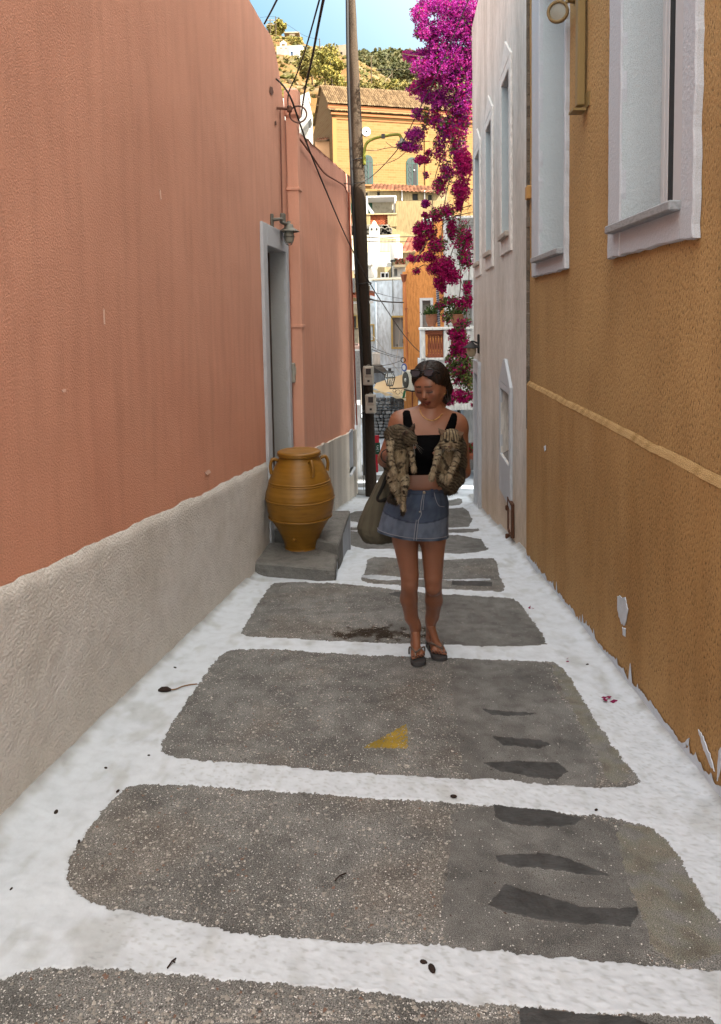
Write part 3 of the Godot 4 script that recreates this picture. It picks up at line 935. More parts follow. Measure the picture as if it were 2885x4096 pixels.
func right_houses() -> void:
	var w := RIGHT
	var wh := WHITE
	var seam_u: float = (wh.o - w.o).dot(w.u)
	var d0: float = -w.o.z
	var foot := func(u: float) -> float: return ground_y(d0 - u * w.u.z)
	var h := thing("ochre_house", "ochre yellow plaster house with two white framed windows on the right", "house")
	# windows
	var wins := []
	for s in [[2480.0, 2722.0, 2452.0, 2770.0, 919.0, 1034.0], [2155.0, 2254.0, 2141.0, 2259.0, 1042.0, 1110.0]]:
		var sill := on_wall(w, s[2], s[4])
		var a := on_wall(w, s[0], 700, 0.03)
		var b := on_wall(w, s[1], 700, 0.03)
		var fa := on_wall(w, s[2], s[5])
		var fb := on_wall(w, s[3], 900, 0.03)
		wins.append({"hole": [b.x, a.x, sill.y, sill.y + 2.05], "f0": fb.x, "f1": fa.x, "fv": fa.y})
	var holes := [wins[0].hole, wins[1].hole]
	var tint := func(u: float, v: float) -> Color:
		var n := nc.get_noise_2d(u * 70, v * 30)
		var m := na.get_noise_2d(u * 240, v * 22)
		var c := Color(1, 1, 1).lerp(Color(0.82, 0.80, 0.78), clampf(0.3 + n, 0, 1) * 0.6)
		return c.lerp(Color(0.80, 0.76, 0.72), clampf(m * 1.6, 0, 1) * 0.2)
	var ledge_a := on_wall(w, 2133, 1524)
	var ledge_b := on_wall(w, 2885, 1890)
	var ledge := func(u: float) -> float: return lerpf(ledge_a.y, ledge_b.y, (u - ledge_a.x) / (ledge_b.x - ledge_a.x)) + 0.006 * na.get_noise_1d(u * 80)
	obj("wall", wall_skin(w, -3.0, seam_u - 0.004, -2.6, 5.4, holes, 0.05, 0.0, 0.006, tint), M.ochre, h, true)
	var body := MB.new()
	wbox(body, w, -6.2, seam_u - 0.006, -2.8, holes[0][2] - 0.1, -4.0, -0.03)
	wbox(body, w, -6.2, seam_u - 0.006, holes[0][3] + 0.4, 5.4, -4.0, -0.03)
	wbox(body, w, -6.2, holes[0][0] - 0.05, holes[0][2] - 0.1, holes[0][3] + 0.4, -4.0, -0.03)
	wbox(body, w, holes[0][1] + 0.05, holes[1][0] - 0.05, holes[0][2] - 0.1, holes[0][3] + 0.4, -4.0, -0.03)
	wbox(body, w, holes[1][1] + 0.05, seam_u - 0.006, holes[0][2] - 0.1, holes[0][3] + 0.4, -4.0, -0.03)
	wbox(body, w, -6.2, seam_u - 0.006, holes[0][2] - 0.1, holes[0][3] + 0.4, -4.0, -0.6)
	obj("masonry", body, M.ochre, h)
	# lower wall stands proud under a rough chamfered ledge
	var low := MB.new()
	var lg := MB.new()
	var nu := 150
	var nv := 22
	for a in nu + 1:
		var u: float = lerpf(-3.0, seam_u + 0.01, float(a) / nu)
		var yt: float = ledge.call(u) - 0.045
		var yb: float = foot.call(u) - 0.15
		for b in nv + 1:
			var y := lerpf(yt, yb, float(b) / nv)
			var c := Color(1, 1, 1).lerp(Color(0.84, 0.80, 0.74), clampf(0.3 + nc.get_noise_2d(u * 80, y * 25), 0, 1) * 0.6)
			c = c.lerp(Color(0.80, 0.74, 0.66), clampf(na.get_noise_2d(u * 200, y * 24) * 1.5, 0, 1) * 0.25)
			low.p(wp(w, u, y, 0.024 + 0.004 * na.get_noise_2d(u * 60, y * 60)), c)
		var q := 0.003 * nb.get_noise_1d(u * 900)
		for b in [[0.034, 0.0], [0.022 + q, 0.012], [0.0, 0.024]]:
			lg.p(wp(w, u, yt + b[0] + q, b[1] + 0.002), Color(1, 1, 1).lerp(Color(0.75, 0.7, 0.6), clampf(nb.get_noise_1d(u * 600), 0, 1)))
	for a in nu:
		for b in nv:
			var k := a * (nv + 1) + b
			low.i.append_array([k, k + 1, k + nv + 1, k + nv + 1, k + 1, k + nv + 2])
		for b in 2:
			var k := a * 3 + b
			lg.i.append_array([k, k + 1, k + 3, k + 3, k + 1, k + 4])
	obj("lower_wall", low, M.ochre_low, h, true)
	obj("ledge", lg, mat(lin(0.50, 0.33, 0.15), 0.95, {"tex": M.speck, "scale": 3.0, "nrm": M.grain, "nk": 0.9}), h)
	# limewash splashed up the foot of the wall
	var sp := MB.new()
	var ns := 900
	for a in ns:
		var ua: float = lerpf(-2.0, seam_u, float(a) / ns)
		var ub: float = lerpf(-2.0, seam_u, float(a + 1) / ns)
		var ha: float = splash(ua)
		var hb: float = splash(ub)
		sp.quad(wp(w, ua, foot.call(ua) - 0.02, 0.030), wp(w, ub, foot.call(ub) - 0.02, 0.030), wp(w, ub, foot.call(ub) + hb, 0.0295), wp(w, ua, foot.call(ua) + ha, 0.0295))
	obj("limewash_splash", sp, M.lime, h)
	for s in [[[2470, 2385], [2500, 2392], [2512, 2440], [2498, 2500], [2484, 2490], [2470, 2440]], [[2490, 2510], [2502, 2515], [2500, 2545], [2492, 2540]], [[2794, 2918], [2812, 2950], [2842, 3030], [2858, 3086], [2846, 3070], [2815, 3000]], [[2874, 3010], [2885, 2990], [2880, 3080], [2868, 3120]], [[2722, 2976], [2756, 2952], [2750, 2980], [2735, 2992]], [[2176, 1786], [2182, 1784], [2183, 1802], [2178, 1804]]]:
		var poly := PackedVector2Array()
		for q in s: poly.append(on_wall(w, q[0], q[1], 0.03))
		var pm := MB.new()
		var rag := PackedVector2Array()
		for j in poly.size():
			for m in 7:
				var e: Vector2 = poly[j].lerp(poly[(j + 1) % poly.size()], m / 7.0)
				rag.append(e + Vector2(nb.get_noise_2d(e.x * 3000, e.y * 900), nb.get_noise_2d(e.x * 3000 + 70, e.y * 900)) * Vector2(0.004, 0.012))
		pm.slab(rag, wp(w, 0, 0, 0.027), w.u, Vector3.UP, w.n, 0.004)
		obj("paint_splash", pm, M.lime, h)
	for k in 2:
		var hole: Array = wins[k].hole
		var wn := Node3D.new()
		wn.name = "window"
		h.add_child(wn, true)
		obj("reveal", reveal(w, hole, 0.02, -0.30), M.reveal_white, wn)
		var fr := MB.new()
		plaster_piece(fr, w, wins[k].f0, hole[0], wins[k].fv, hole[3] + 0.16, 0.0, 0.03, 0.01)
		plaster_piece(fr, w, hole[1], wins[k].f1, wins[k].fv, hole[3] + 0.16, 0.0, 0.03, 0.01)
		plaster_piece(fr, w, hole[0] + 0.001, hole[1] - 0.001, wins[k].fv, hole[2], 0.0, 0.028, 0.01)
		plaster_piece(fr, w, hole[0] + 0.001, hole[1] - 0.001, hole[3], hole[3] + 0.16, 0.0, 0.028, 0.01)
		obj("frame", fr, M.frame_white, wn)
		var sl := MB.new()
		wbox(sl, w, hole[0] - 0.002, hole[1] + 0.10, hole[2] - 0.035, hole[2] + 0.006, -0.28, 0.075, 0.006)
		obj("sill", sl, M.marble, wn)
		# sash set back in the opening
		var sash := MB.new()
		for e in [[hole[0] + 0.002, hole[1] - 0.165], [hole[1] - 0.098, hole[1] - 0.052], [hole[1] - 0.051, hole[1] - 0.002]]:
			wbox(sash, w, e[0], e[1], hole[2] + 0.006, hole[3], -0.22, -0.165, 0.006)
		for e in [[hole[2] + 0.007, hole[2] + 0.07], [hole[3] - 0.07, hole[3] - 0.002]]:
			wbox(sash, w, hole[1] - 0.164, hole[1] - 0.099, e[0], e[1], -0.218, -0.1675, 0.006)
		obj("sash", sash, M.white_paint, wn)
		var pn := MB.new()
		wbox(pn, w, hole[0] + 0.03, hole[1] - 0.03, hole[2] + 0.03, hole[3] - 0.03, -0.20, -0.1685)
		obj("pane", pn, M.black, wn)
	# cable duct and spotlight between the windows
	var du := thing("cable_duct", "tan metal cable duct on the ochre wall between the two windows", "cable duct")
	var q0 := on_wall(w, 2345, 425)
	var db := MB.new()
	wbox(db, w, q0.x - 0.032, q0.x + 0.032, q0.y, 4.0, 0.012, 0.058, 0.006)
	obj("duct", db, mat(lin(0.19, 0.13, 0.05), 0.5), du)
	var bk := MB.new()
	wbox(bk, w, q0.x - 0.10, q0.x - 0.02, q0.y - 0.02, q0.y + 0.06, 0.0, 0.012)
	wbox(bk, w, q0.x - 0.05, q0.x + 0.055, q0.y - 0.035, q0.y - 0.02, 0.012, 0.09)
	obj("mounting_bracket", bk, mat(lin(0.19, 0.13, 0.05), 0.5), du)
	var sq := on_wall(w, 2300, 20)
	var sb := wp(w, sq.x, sq.y + 0.02, 0.0)
	var sl2 := thing("spotlight", "round tan spotlight bracketed to the ochre wall beside the cable duct", "spotlight", sb)
	var tan := mat(lin(0.18, 0.125, 0.055), 0.5)
	var tgt := at(2232, 48, -sb.z - 0.02) - sb
	var am := MB.new()
	am.tube([Vector3.ZERO, w.n * 0.05 + Vector3.UP * 0.01, tgt * 0.55 + Vector3.UP * 0.02], 0.014, 8)
	obj("bracket", am, tan, sl2, true)
	var dirn := Vector3(-0.35, -0.12, 0.93).normalized()
	var bs := Basis(dirn.cross(Vector3.UP).normalized(), dirn, dirn.cross(Vector3.UP).cross(dirn).normalized())
	var xf := Transform3D(bs, tgt)
	var can := MB.new()
	can.lathe([Vector2(0.0, -0.10), Vector2(0.045, -0.10), Vector2(0.05, -0.02), Vector2(0.066, -0.015), Vector2(0.066, 0.02), Vector2(0.05, 0.021), Vector2(0.048, 0.008)], 24, xf)
	obj("can", can, tan, sl2, true)
	var lens := MB.new()
	lens.lathe([Vector2(0.049, 0.010), Vector2(0.03, 0.013), Vector2(0.0, 0.014)], 20, xf)
	obj("lens", lens, mat(lin(0.22, 0.22, 0.19), 0.15), sl2, true)
	var jq := on_wall(w, 2127, 772)
	var jx := MB.new()
	wbox(jx, w, jq.x - 0.06, jq.x + 0.03, jq.y - 0.055, jq.y + 0.055, 0.001, 0.05, 0.008)
	tag(obj("junction_box", jx, mat(lin(0.36, 0.20, 0.07), 0.7)), "small ochre junction box at the seam between the ochre and the white house", "junction box")

	# ---- white house
	var hw := thing("white_house", "streaked white plaster house with three tall narrow windows beyond the ochre one", "house")
	var end_u := on_wall(wh, 1890, 400).x
	var wfoot := func(u: float) -> float: return ground_y(-wh.o.z - u * wh.u.z)
	var slots := []
	for s in [[2013.0, 2043.0, 948.0, 250.0], [1949.0, 1970.0, 1018.0, 455.0], [1906.0, 1921.5, 1058.0, 580.0]]:
		var a := on_wall(wh, s[0], s[2])
		var b := on_wall(wh, s[1], s[3])
		slots.append([b.x, a.x, a.y, b.y - 0.05])
	var lo_a := on_wall(wh, 2011, 1795)
	var lo_b := on_wall(wh, 2046, 1560)
	var low_hole := [lo_b.x, lo_a.x, lo_a.y - 0.05, lo_b.y - 0.05]
	var dd_a := on_wall(wh, 1908, 1490)
	var dd_b := on_wall(wh, 1923, 1700)
	var door := [dd_b.x, dd_a.x, wfoot.call(dd_a.x) - 0.3, dd_a.y]
	var wtint := func(u: float, v: float) -> Color:
		var n := nc.get_noise_2d(u * 50 + 60, v * 16)
		var m := na.get_noise_2d(u * 260, v * 20)
		var c := Color(1, 1, 1).lerp(Color(0.80, 0.79, 0.77), clampf(0.3 + n, 0, 1) * 0.7)
		c = c.lerp(Color(0.68, 0.68, 0.67), clampf(m * 1.6, 0, 1) * 0.3 * smoothstep(-1.0, 3.0, v))
		return c.lerp(Color(0.95, 0.82, 0.68), smoothstep(0.9, 0.1, v - wfoot.call(u)) * 0.5)
	obj("wall", wall_skin(wh, 0.0, end_u, -3.9, 4.4, slots + [low_hole, door], 0.06, 0.0, 0.008, wtint), M.white_wall, hw, true)
	var wb := MB.new()
	wbox(wb, wh, 0.0, end_u, -4.0, 4.38, -4.0, -0.32)
	wbox(wb, wh, end_u - 0.1, end_u - 0.002, -4.0, 4.38, -0.32, -0.004)
	wbox(wb, wh, 0.0, end_u, 4.3, 4.402, -0.32, -0.012)
	wbox(wb, wh, 0.0, end_u - 0.7, 4.379, 5.6, -4.0, -0.75)  # unseen set-back storey, added to keep sun off the pink wall top
	obj("masonry", wb, M.white_wall, hw)
	var sm := MB.new()
	for k in 60:
		var y0 := -1.0 + k * 0.09
		var r := 0.018 + 0.014 * nb.get_noise_1d(k * 30.0)
		sm.box(wp(wh, 0.006, y0 + 0.045, 0.01), Vector3(r * 2, 0.088, 0.03), Basis(wh.u, Vector3.UP, wh.n), grey(0.8 + 0.2 * rng.randf()))
	obj("rough_seam", sm, mat(lin(0.24, 0.20, 0.16), 1.0, {"tex": M.speck, "scale": 3.0, "nrm": M.lumps}), hw)
	for k in 3:
		var s: Array = slots[k]
		var wn := Node3D.new()
		wn.name = "window"
		hw.add_child(wn, true)
		obj("reveal", reveal(wh, s, 0.014, -0.3), M.reveal_white, wn)
		var fr := MB.new()
		plaster_piece(fr, wh, s[0] - 0.13, s[0], s[2] - 0.2, s[3] + 0.1, 0.0, 0.022, 0.003)
		plaster_piece(fr, wh, s[1] + 0.002, s[1] + 0.13, s[2] - 0.2, s[3] + 0.1, 0.0, 0.022, 0.003)
		plaster_piece(fr, wh, s[0] + 0.001, s[1] - 0.001, s[2] - 0.2, s[2] - 0.002, 0.0, 0.02)
		var ped := PackedVector2Array([Vector2(s[0] - 0.13, s[3] + 0.101), Vector2(s[1] + 0.13, s[3] + 0.101), Vector2((s[0] + s[1]) / 2, s[3] + 0.36)])
		fr.slab(ped, wp(wh, 0, 0, 0), wh.u, Vector3.UP, wh.n, 0.022, Color.WHITE, 0.005)
		plaster_piece(fr, wh, s[0] + 0.001, s[1] - 0.001, s[3], s[3] + 0.1, 0.0, 0.02)
		obj("frame", fr, mat(lin(0.62, 0.60, 0.58), 0.9, {"tex": M.streak, "scale": Vector3(3, 0.6, 3), "nrm": M.lumps, "nk": 0.4}), wn)
		var sl := MB.new()
		wbox(sl, wh, s[0] - 0.01, s[1] + 0.01, s[2] - 0.05, s[2] + 0.004, -0.28, 0.06, 0.006)
		obj("sill", sl, mat(lin(0.38, 0.34, 0.30), 0.8, {"tex": M.mottled, "scale": 3.0}), wn)
		var pn := MB.new()
		wbox(pn, wh, s[0], s[1], s[2], s[3], -0.30, -0.285)
		obj("pane", pn, M.pane, wn)
	var nn := Node3D.new()
	nn.name = "niche_window"
	hw.add_child(nn)
	var lh := low_hole
	obj("reveal", reveal(wh, lh, 0.02, -0.3), M.white_wall, nn)
	var lf := MB.new()
	plaster_piece(lf, wh, lh[0] - 0.10, lh[0], lh[2] - 0.42, lh[3] + 0.08, 0.0, 0.03)
	plaster_piece(lf, wh, lh[1], lh[1] + 0.10, lh[2] - 0.42, lh[3] + 0.08, 0.0, 0.03)
	plaster_piece(lf, wh, lh[0] + 0.001, lh[1] - 0.001, lh[2] - 0.42, lh[2], 0.0, 0.028)
	plaster_piece(lf, wh, lh[0] + 0.001, lh[1] - 0.001, lh[3], lh[3] + 0.08, 0.0, 0.028)
	lf.slab(PackedVector2Array([Vector2(lh[0] - 0.10, lh[3] + 0.081), Vector2(lh[1] + 0.10, lh[3] + 0.081), Vector2((lh[0] + lh[1]) / 2 + 0.06, lh[3] + 0.34), Vector2((lh[0] + lh[1]) / 2 - 0.06, lh[3] + 0.34)]), wp(wh, 0, 0, 0), wh.u, Vector3.UP, wh.n, 0.03, Color.WHITE, 0.005)
	obj("frame", lf, M.frame_white, nn)
	var lb := MB.new()
	wbox(lb, wh, lh[0], lh[1], lh[2], lh[3], -0.31, -0.298)
	lb.quad(wp(wh, lh[0], lh[2] + 0.17, -0.296), wp(wh, lh[1], lh[2] + 0.17, -0.296), wp(wh, lh[1], lh[2], 0.0), wp(wh, lh[0], lh[2], 0.0))
	obj("sloped_back", lb, M.grey_stone, nn)
	var dn := Node3D.new()
	dn.name = "door"
	hw.add_child(dn)
	obj("reveal", reveal(wh, door, 0.02, -0.3), M.frame_white, dn)
	var df := MB.new()
	plaster_piece(df, wh, door[0] - 0.14, door[0], wfoot.call(door[0]) - 0.1, door[3] + 0.2, 0.0, 0.05)
	plaster_piece(df, wh, door[1], door[1] + 0.14, wfoot.call(door[1]) - 0.1, door[3] + 0.2, 0.0, 0.05)
	plaster_piece(df, wh, door[0] + 0.001, door[1] - 0.001, door[3], door[3] + 0.2, 0.0, 0.048)
	obj("door_frame", df, M.frame_white, dn)
	var dl := MB.new()
	wbox(dl, wh, door[0], door[1], door[2], door[3], -0.30, -0.27)
	obj("door_leaf", dl, mat(lin(0.34, 0.38, 0.42), 0.6), dn)
	# rusty hatch near the ground
	var ht := thing("meter_hatch", "rusty metal hatch low on the white wall with peeling frame", "hatch")
	var ha := on_wall(wh, 2044, 2000)
	var hb := on_wall(wh, 2058, 2150)
	var rust := mat(lin(0.12, 0.055, 0.032), 0.9, {"tex": M.speck, "scale": 4.0, "nrm": M.lumps})
	var hp := MB.new()
	wbox(hp, wh, hb.x, ha.x, hb.y + 0.02, ha.y, 0.002, 0.02)
	obj("plate", hp, mat(lin(0.46, 0.36, 0.30), 0.9, {"tex": M.mottled, "scale": 5.0}), ht)
	for e in [[hb.x - 0.03, hb.x, hb.y, ha.y + 0.03], [ha.x, ha.x + 0.03, hb.y, ha.y + 0.03], [hb.x + 0.001, ha.x - 0.001, ha.y + 0.001, ha.y + 0.03], [hb.x + 0.001, ha.x - 0.001, hb.y - 0.01, hb.y + 0.02]]:
		var hf := MB.new()
		wbox(hf, wh, e[0], e[1], e[2], e[3], 0.002, 0.035, 0.004)
		obj("frame_bar", hf, rust, ht)
	for y in [0.12, 0.42]:
		var hg := MB.new()
		wbox(hg, wh, ha.x + 0.02, ha.x + 0.07, ha.y - y, ha.y - y + 0.05, 0.002, 0.05, 0.008)
		obj("hinge", hg, rust, ht)
	# black lamp by the far door
	var lq := on_wall(wh, 1918, 1375)
	var lo := wp(wh, lq.x, lq.y, 0.0)
	var lamp := thing("wall_lamp", "black wall lamp with ribbed glass on the white house above its far door", "wall lamp", lo)
	var tip := at(1886, 1376, -lo.z + 0.0) - lo
	var pl := MB.new()
	pl.box(wh.n * 0.015, Vector3(0.09, 0.28, 0.03), Basis(wh.u, Vector3.UP, wh.n), Color.WHITE, 0.01)
	obj("wall_plate", pl, M.iron, lamp)
	var ar := MB.new()
	ar.tube(curve([wh.n * 0.02, wh.n * 0.07 + Vector3.UP * 0.03, tip + Vector3.UP * 0.035, tip]), 0.013, 8)
	obj("bracket", ar, M.iron, lamp, true)
	var lx := Transform3D(Basis(), tip)
	var ls := MB.new()
	ls.lathe([Vector2(0.0, 0.03), Vector2(0.03, 0.025), Vector2(0.05, 0.0), Vector2(0.12, -0.045), Vector2(0.125, -0.055), Vector2(0.07, -0.05), Vector2(0.0, -0.045)], 24, lx)
	obj("lamp_shade", ls, M.iron, lamp, true)
	var lg2 := MB.new()
	var prof := [Vector2(0.066, -0.05), Vector2(0.072, -0.09), Vector2(0.066, -0.14), Vector2(0.045, -0.18), Vector2(0.0, -0.195)]
	lg2.lathe(prof, 20, lx)
	obj("glass_cover", lg2, mat(lin(0.30, 0.25, 0.17), 0.25), lamp, true)

func splash(u: float) -> float:
	var spike := maxf(0.0, nb.get_noise_1d(u * 620.0) - 0.16) * 0.13 * smoothstep(-0.2, 0.5, na.get_noise_1d(u * 130.0) + 0.15)
	return 0.06 + 0.03 * na.get_noise_1d(u * 200.0) + 0.012 * nb.get_noise_1d(u * 900.0) + spike

# ---------------------------------------------------------------- hill, trees
func leaf_card() -> ArrayMesh:
	var mb := MB.new()
	for k in 3:
		var b := Basis(Vector3.UP, k * 1.05) * Basis(Vector3.RIGHT, 0.5 * k)
		mb.quad(b * Vector3(-0.5, -0.35, 0.05 * k), b * Vector3(0.1, -0.5, 0), b * Vector3(0.5, 0.3, 0.1), b * Vector3(-0.2, 0.5, -0.05))
	return mb.build()

func tree(called: String, label: String, foot: Vector3, h: float, wid: float, lobes: int, leaf: float, count: int, cols: Array, group: String, slim := false) -> void:
	var t := thing(called, label, "tree", foot, group)
	var tr := MB.new()
	var lean := Vector3(rng.randf_range(-0.06, 0.06) * h, 0, rng.randf_range(-0.06, 0.06) * h)
	tr.tube([Vector3(0, -0.5, 0), Vector3(0, h * 0.25, 0) + lean * 0.3, Vector3(0, h * 0.6, 0) + lean * 0.7, Vector3(0, h * 0.88, 0) + lean], [h * 0.028, h * 0.022, h * 0.013, h * 0.004], 7)
	var cen := []
	for k in lobes:
		var f := (k + 0.7) / lobes
		var a := rng.randf() * TAU
		var r := wid * 0.5 * sqrt(maxf(0.05, 1.0 - pow(absf(f - 0.42) * (1.15 if slim else 1.6), 2.0))) * rng.randf_range(0.35, 0.75)
		var c := Vector3(cos(a) * r, h * lerpf(0.22, 0.92, f), sin(a) * r) + lean * f
		cen.append([c, wid * rng.randf_range(0.20, 0.34)])
		tr.tube([Vector3(0, h * lerpf(0.15, 0.7, f), 0) + lean * f, c], [h * 0.010, h * 0.003], 5)
	obj("trunk", tr, M.bark, t, true)
	var xf := []
	var cs := []
	for k in count:
		var l: Array = cen[k % lobes]
		var dv := Vector3(rng.randfn(0, 0.5), rng.randfn(0, 0.46), rng.randfn(0, 0.5))
		if dv.length() > 1.15: dv = dv.normalized() * rng.randf_range(0.7, 1.15)
		var s := leaf * rng.randf_range(0.6, 1.4)
		xf.append(Transform3D(turned() * Basis.from_scale(Vector3(s, s, s)), l[0] + dv * l[1]))
		cs.append(cols[rng.randi() % cols.size()].lerp(cols[0], rng.randf() * 0.4))
	many("crown", M.leaf_mesh, M.foliage, xf, cs, t)

func hill_y(x: float, d: float) -> float:
	var s := PX + x / d * F
	var ridge := [[-2500.0, 260.0], [700.0, 190.0], [900.0, 150.0], [1080.0, 168.0], [1150.0, 172.0], [1210.0, 186.0], [1262.0, 212.0], [1380.0, 240.0], [1430.0, 252.0], [1488.0, 292.0], [1519.0, 307.0], [1544.0, 326.0], [1600.0, 358.0], [1700.0, 392.0], [1900.0, 410.0], [2600.0, 420.0], [5000.0, 480.0]]
	var yr := 300.0
	for k in ridge.size() - 1:
		if s >= ridge[k][0] and s <= ridge[k + 1][0]:
			yr = lerpf(ridge[k][1], ridge[k + 1][1], (s - ridge[k][0]) / (ridge[k + 1][0] - ridge[k][0]))
	var top := (1258.0 - yr) / F * 180.0
	var low := 12.0
	var f := clampf((d - 78.0) / 102.0, 0.0, 1.0)
	var y := lerpf(low, top, pow(f, 0.85))
	if d > 180.0: y = top - (d - 180.0) * 0.16
	if d < 78.0: y = lerpf(-4.3, low, smoothstep(64.0, 78.0, d))
	if d < 200.0 and d > 80.0:
		y += 1.3 * na.get_noise_2d(x * 6, d * 6) * smoothstep(180, 168, d)
		var st := fposmod(y + 1.5 * nb.get_noise_2d(x * 2.2, d * 2.2), 2.1) / 2.1
		y += 0.75 * (smoothstep(0.72, 1.0, st) - st) * smoothstep(182, 172, d)
	return y

func hillside() -> void:
	M.bark = mat(lin(0.066, 0.0495, 0.033), 0.95)
	M.foliage = mat(Color.WHITE, 0.8, {"back": Color(0.35, 0.38, 0.12)})
	M.leaf_mesh = leaf_card()
	var mb := MB.new()
	var nx := 230
	var nd := 150
	for a in nd + 1:
		var d := lerpf(64.0, 240.0, float(a) / nd)
		for b in nx + 1:
			var x := lerpf(-0.42, 0.52, float(b) / nx) * d
			var y := hill_y(x, d)
			var n := na.get_noise_2d(x * 14, d * 14)
			var m := nb.get_noise_2d(x * 50, d * 50)
			var c := lin(0.115, 0.066, 0.021).lerp(lin(0.085, 0.042, 0.014), clampf(0.5 + m, 0, 1))
			c = c.lerp(lin(0.0561, 0.0495, 0.01848), smoothstep(0.05, 0.35, n + 0.4 * m))
			var st := fposmod(y, 2.1)
			if st > 1.5 and m > -0.15: c = c.lerp(lin(0.132, 0.1122, 0.0792), 0.7)
			mb.p(Vector3(x, y, -d), c)
	for a in nd:
		for b in nx:
			var k := a * (nx + 1) + b
			mb.i.append_array([k, k + nx + 1, k + 1, k + 1, k + nx + 1, k + nx + 2])
	tag(obj("hill", mb, mat(Color.WHITE, 0.95, {"nrm": M.lumps, "nk": 1.0, "scale": 0.25}), self, true), "dry golden hillside of low stone terraces above the town", "hill", "", "structure")
	var far := MB.new()
	for a in 21:
		var d := lerpf(245.0, 340.0, a / 20.0)
		for b in 61:
			var x := lerpf(-0.15, 0.55, b / 60.0) * d
			var y := lerpf(52.0, (1258.0 - 322.0) / F * 330.0 + 1.6 * na.get_noise_1d(x * 2.0), sin(a / 20.0 * 2.2) if a < 15 else 1.0)
			far.p(Vector3(x, y, -d), lin(0.033, 0.03828, 0.01848).lerp(lin(0.0792, 0.066, 0.033), clampf(0.4 + 1.2 * nb.get_noise_2d(x * 8, d * 8), 0, 1)))
	for a in 20:
		for b in 60:
			var k := a * 61 + b
			far.i.append_array([k, k + 61, k + 1, k + 1, k + 61, k + 62])
	tag(obj("hill", far, mat(Color.WHITE, 0.95), self, true), "farther wooded ridge on the right behind the church roof", "hill", "", "structure")
	# scrub over the slope: nobody could count it
	var xf := []
	var cs := []
	while xf.size() < 2600:
		var d := rng.randf_range(82.0, 178.0)
		var x := rng.randf_range(-0.16, 0.20) * d
		if na.get_noise_2d(x * 14, d * 14) < rng.randf_range(-0.4, 0.3): continue
		var s := rng.randf_range(0.25, 0.9)
		xf.append(Transform3D(turned(1.0) * Basis.from_scale(Vector3(s * 1.4, s, s * 1.4)), Vector3(x, hill_y(x, d) + s * 0.3, -d)))
		cs.append(lin(0.099, 0.099, 0.033).lerp(lin(0.198, 0.1452, 0.0594), rng.randf()))
	tag(many("scrub", M.leaf_mesh, M.foliage, xf, cs, self), "dry low scrub dotted over the terraced hillside", "scrub")
	var olive := [lin(0.155, 0.135, 0.045), lin(0.21, 0.17, 0.058), lin(0.105, 0.10, 0.04)]
	var green := [lin(0.185, 0.16, 0.040), lin(0.25, 0.205, 0.052), lin(0.115, 0.115, 0.034)]
	var dark := [lin(0.075, 0.078, 0.036), lin(0.11, 0.10, 0.048), lin(0.05, 0.058, 0.028)]
	var wx := []
	var wc := []
	for k in 3600:
		var d := rng.randf_range(262.0, 332.0)
		var x := rng.randf_range(0.0, 0.26) * d
		var s := rng.randf_range(0.6, 1.5)
		var y := lerpf(52.0, (1258.0 - 322.0) / F * 330.0 + 1.6 * na.get_noise_1d(x * 2.0), sin((d - 245.0) / 95.0 * 2.2) if d < 314.0 else 1.0)
		wx.append(Transform3D(turned() * Basis.from_scale(Vector3(s * 1.3, s, s * 1.3)), Vector3(x, y + s * rng.randf_range(0.2, 1.6) * (0.6 + na.get_noise_2d(x * 6, d * 6)), -d)))
		wc.append(dark[k % 3].lerp(olive[2], rng.randf() * 0.5))
	tag(many("far_wood", M.leaf_mesh, M.foliage, wx, wc, self), "dark mass of trees covering the farther ridge", "wood")
	var put := func(x: float, y: float, d: float) -> Vector3: return at(x, y, d)
	for s in [
		[1332, 378, 96, 5.4, 3.2, green, "bright green tree rising behind the church roof, beside the dark pole", true],
		[1300, 336, 112, 4.2, 4.6, green, "tall yellow green tree in the middle of the hillside thicket", false],
		[1250, 326, 118, 4.4, 4.6, olive, "olive tree at the left edge of the hillside thicket", false],
		[1318, 238, 150, 2.2, 4.0, olive, "low olive tree under the brick house", false],
		[1238, 268, 136, 2.6, 4.0, olive, "grey olive tree right of the white chapel", false],
		[1095, 376, 92, 2.4, 3.0, green, "yellow green bush tree showing over the pink parapet", false],
		[1452, 402, 84, 1.5, 2.4, olive, "small olive tree over the church ridge, right of the pole", false],
		[1490, 404, 90, 1.9, 3.2, olive, "olive tree at the foot of the bare utility pole", false],
		[1532, 404, 92, 2.1, 2.4, olive, "slender olive tree behind the church ridge", true],
		[1566, 406, 92, 2.2, 2.4, green, "narrow yellow green tree behind the church ridge", true],
		[1604, 412, 90, 2.2, 2.8, olive, "bushy olive tree behind the church near the bougainvillea", false],
		[1660, 420, 90, 2.4, 3.4, olive, "olive tree half hidden by the bougainvillea", false],
		[1540, 330, 205, 3.6, 6.0, dark, "dark shrub tree at the left of the far ridge", false],
		[1586, 330, 215, 4.2, 6.4, dark, "dark round tree in the middle of the far ridge", false],
		[1630, 334, 215, 4.2, 7.0, dark, "dark broad tree on the far ridge beside the flowers", false],
		[1676, 328, 225, 6.4, 6.0, dark, "taller dark tree on the far ridge behind the flowers", false]]:
		var foot: Vector3 = put.call(float(s[0]), float(s[1]), float(s[2]))
		tree("hill_tree", s[6], foot, s[3], s[4], 7 if not s[7] else 6, 0.34 if s[2] < 160 else 0.55, 620, s[5], "", s[7])
	for s in [[1092, 154, 186, 3.2, 3.4, olive, "grey green bush left of the flat roofed house on the hilltop"], [1122, 152, 186, 4.0, 3.4, green, "green bush against the flat roofed house on the hilltop"]]:
		var foot: Vector3 = put.call(float(s[0]), float(s[1]), float(s[2]))
		tree("hill_tree", s[6], foot, s[3], s[4], 6, 0.5, 500, s[5], "")
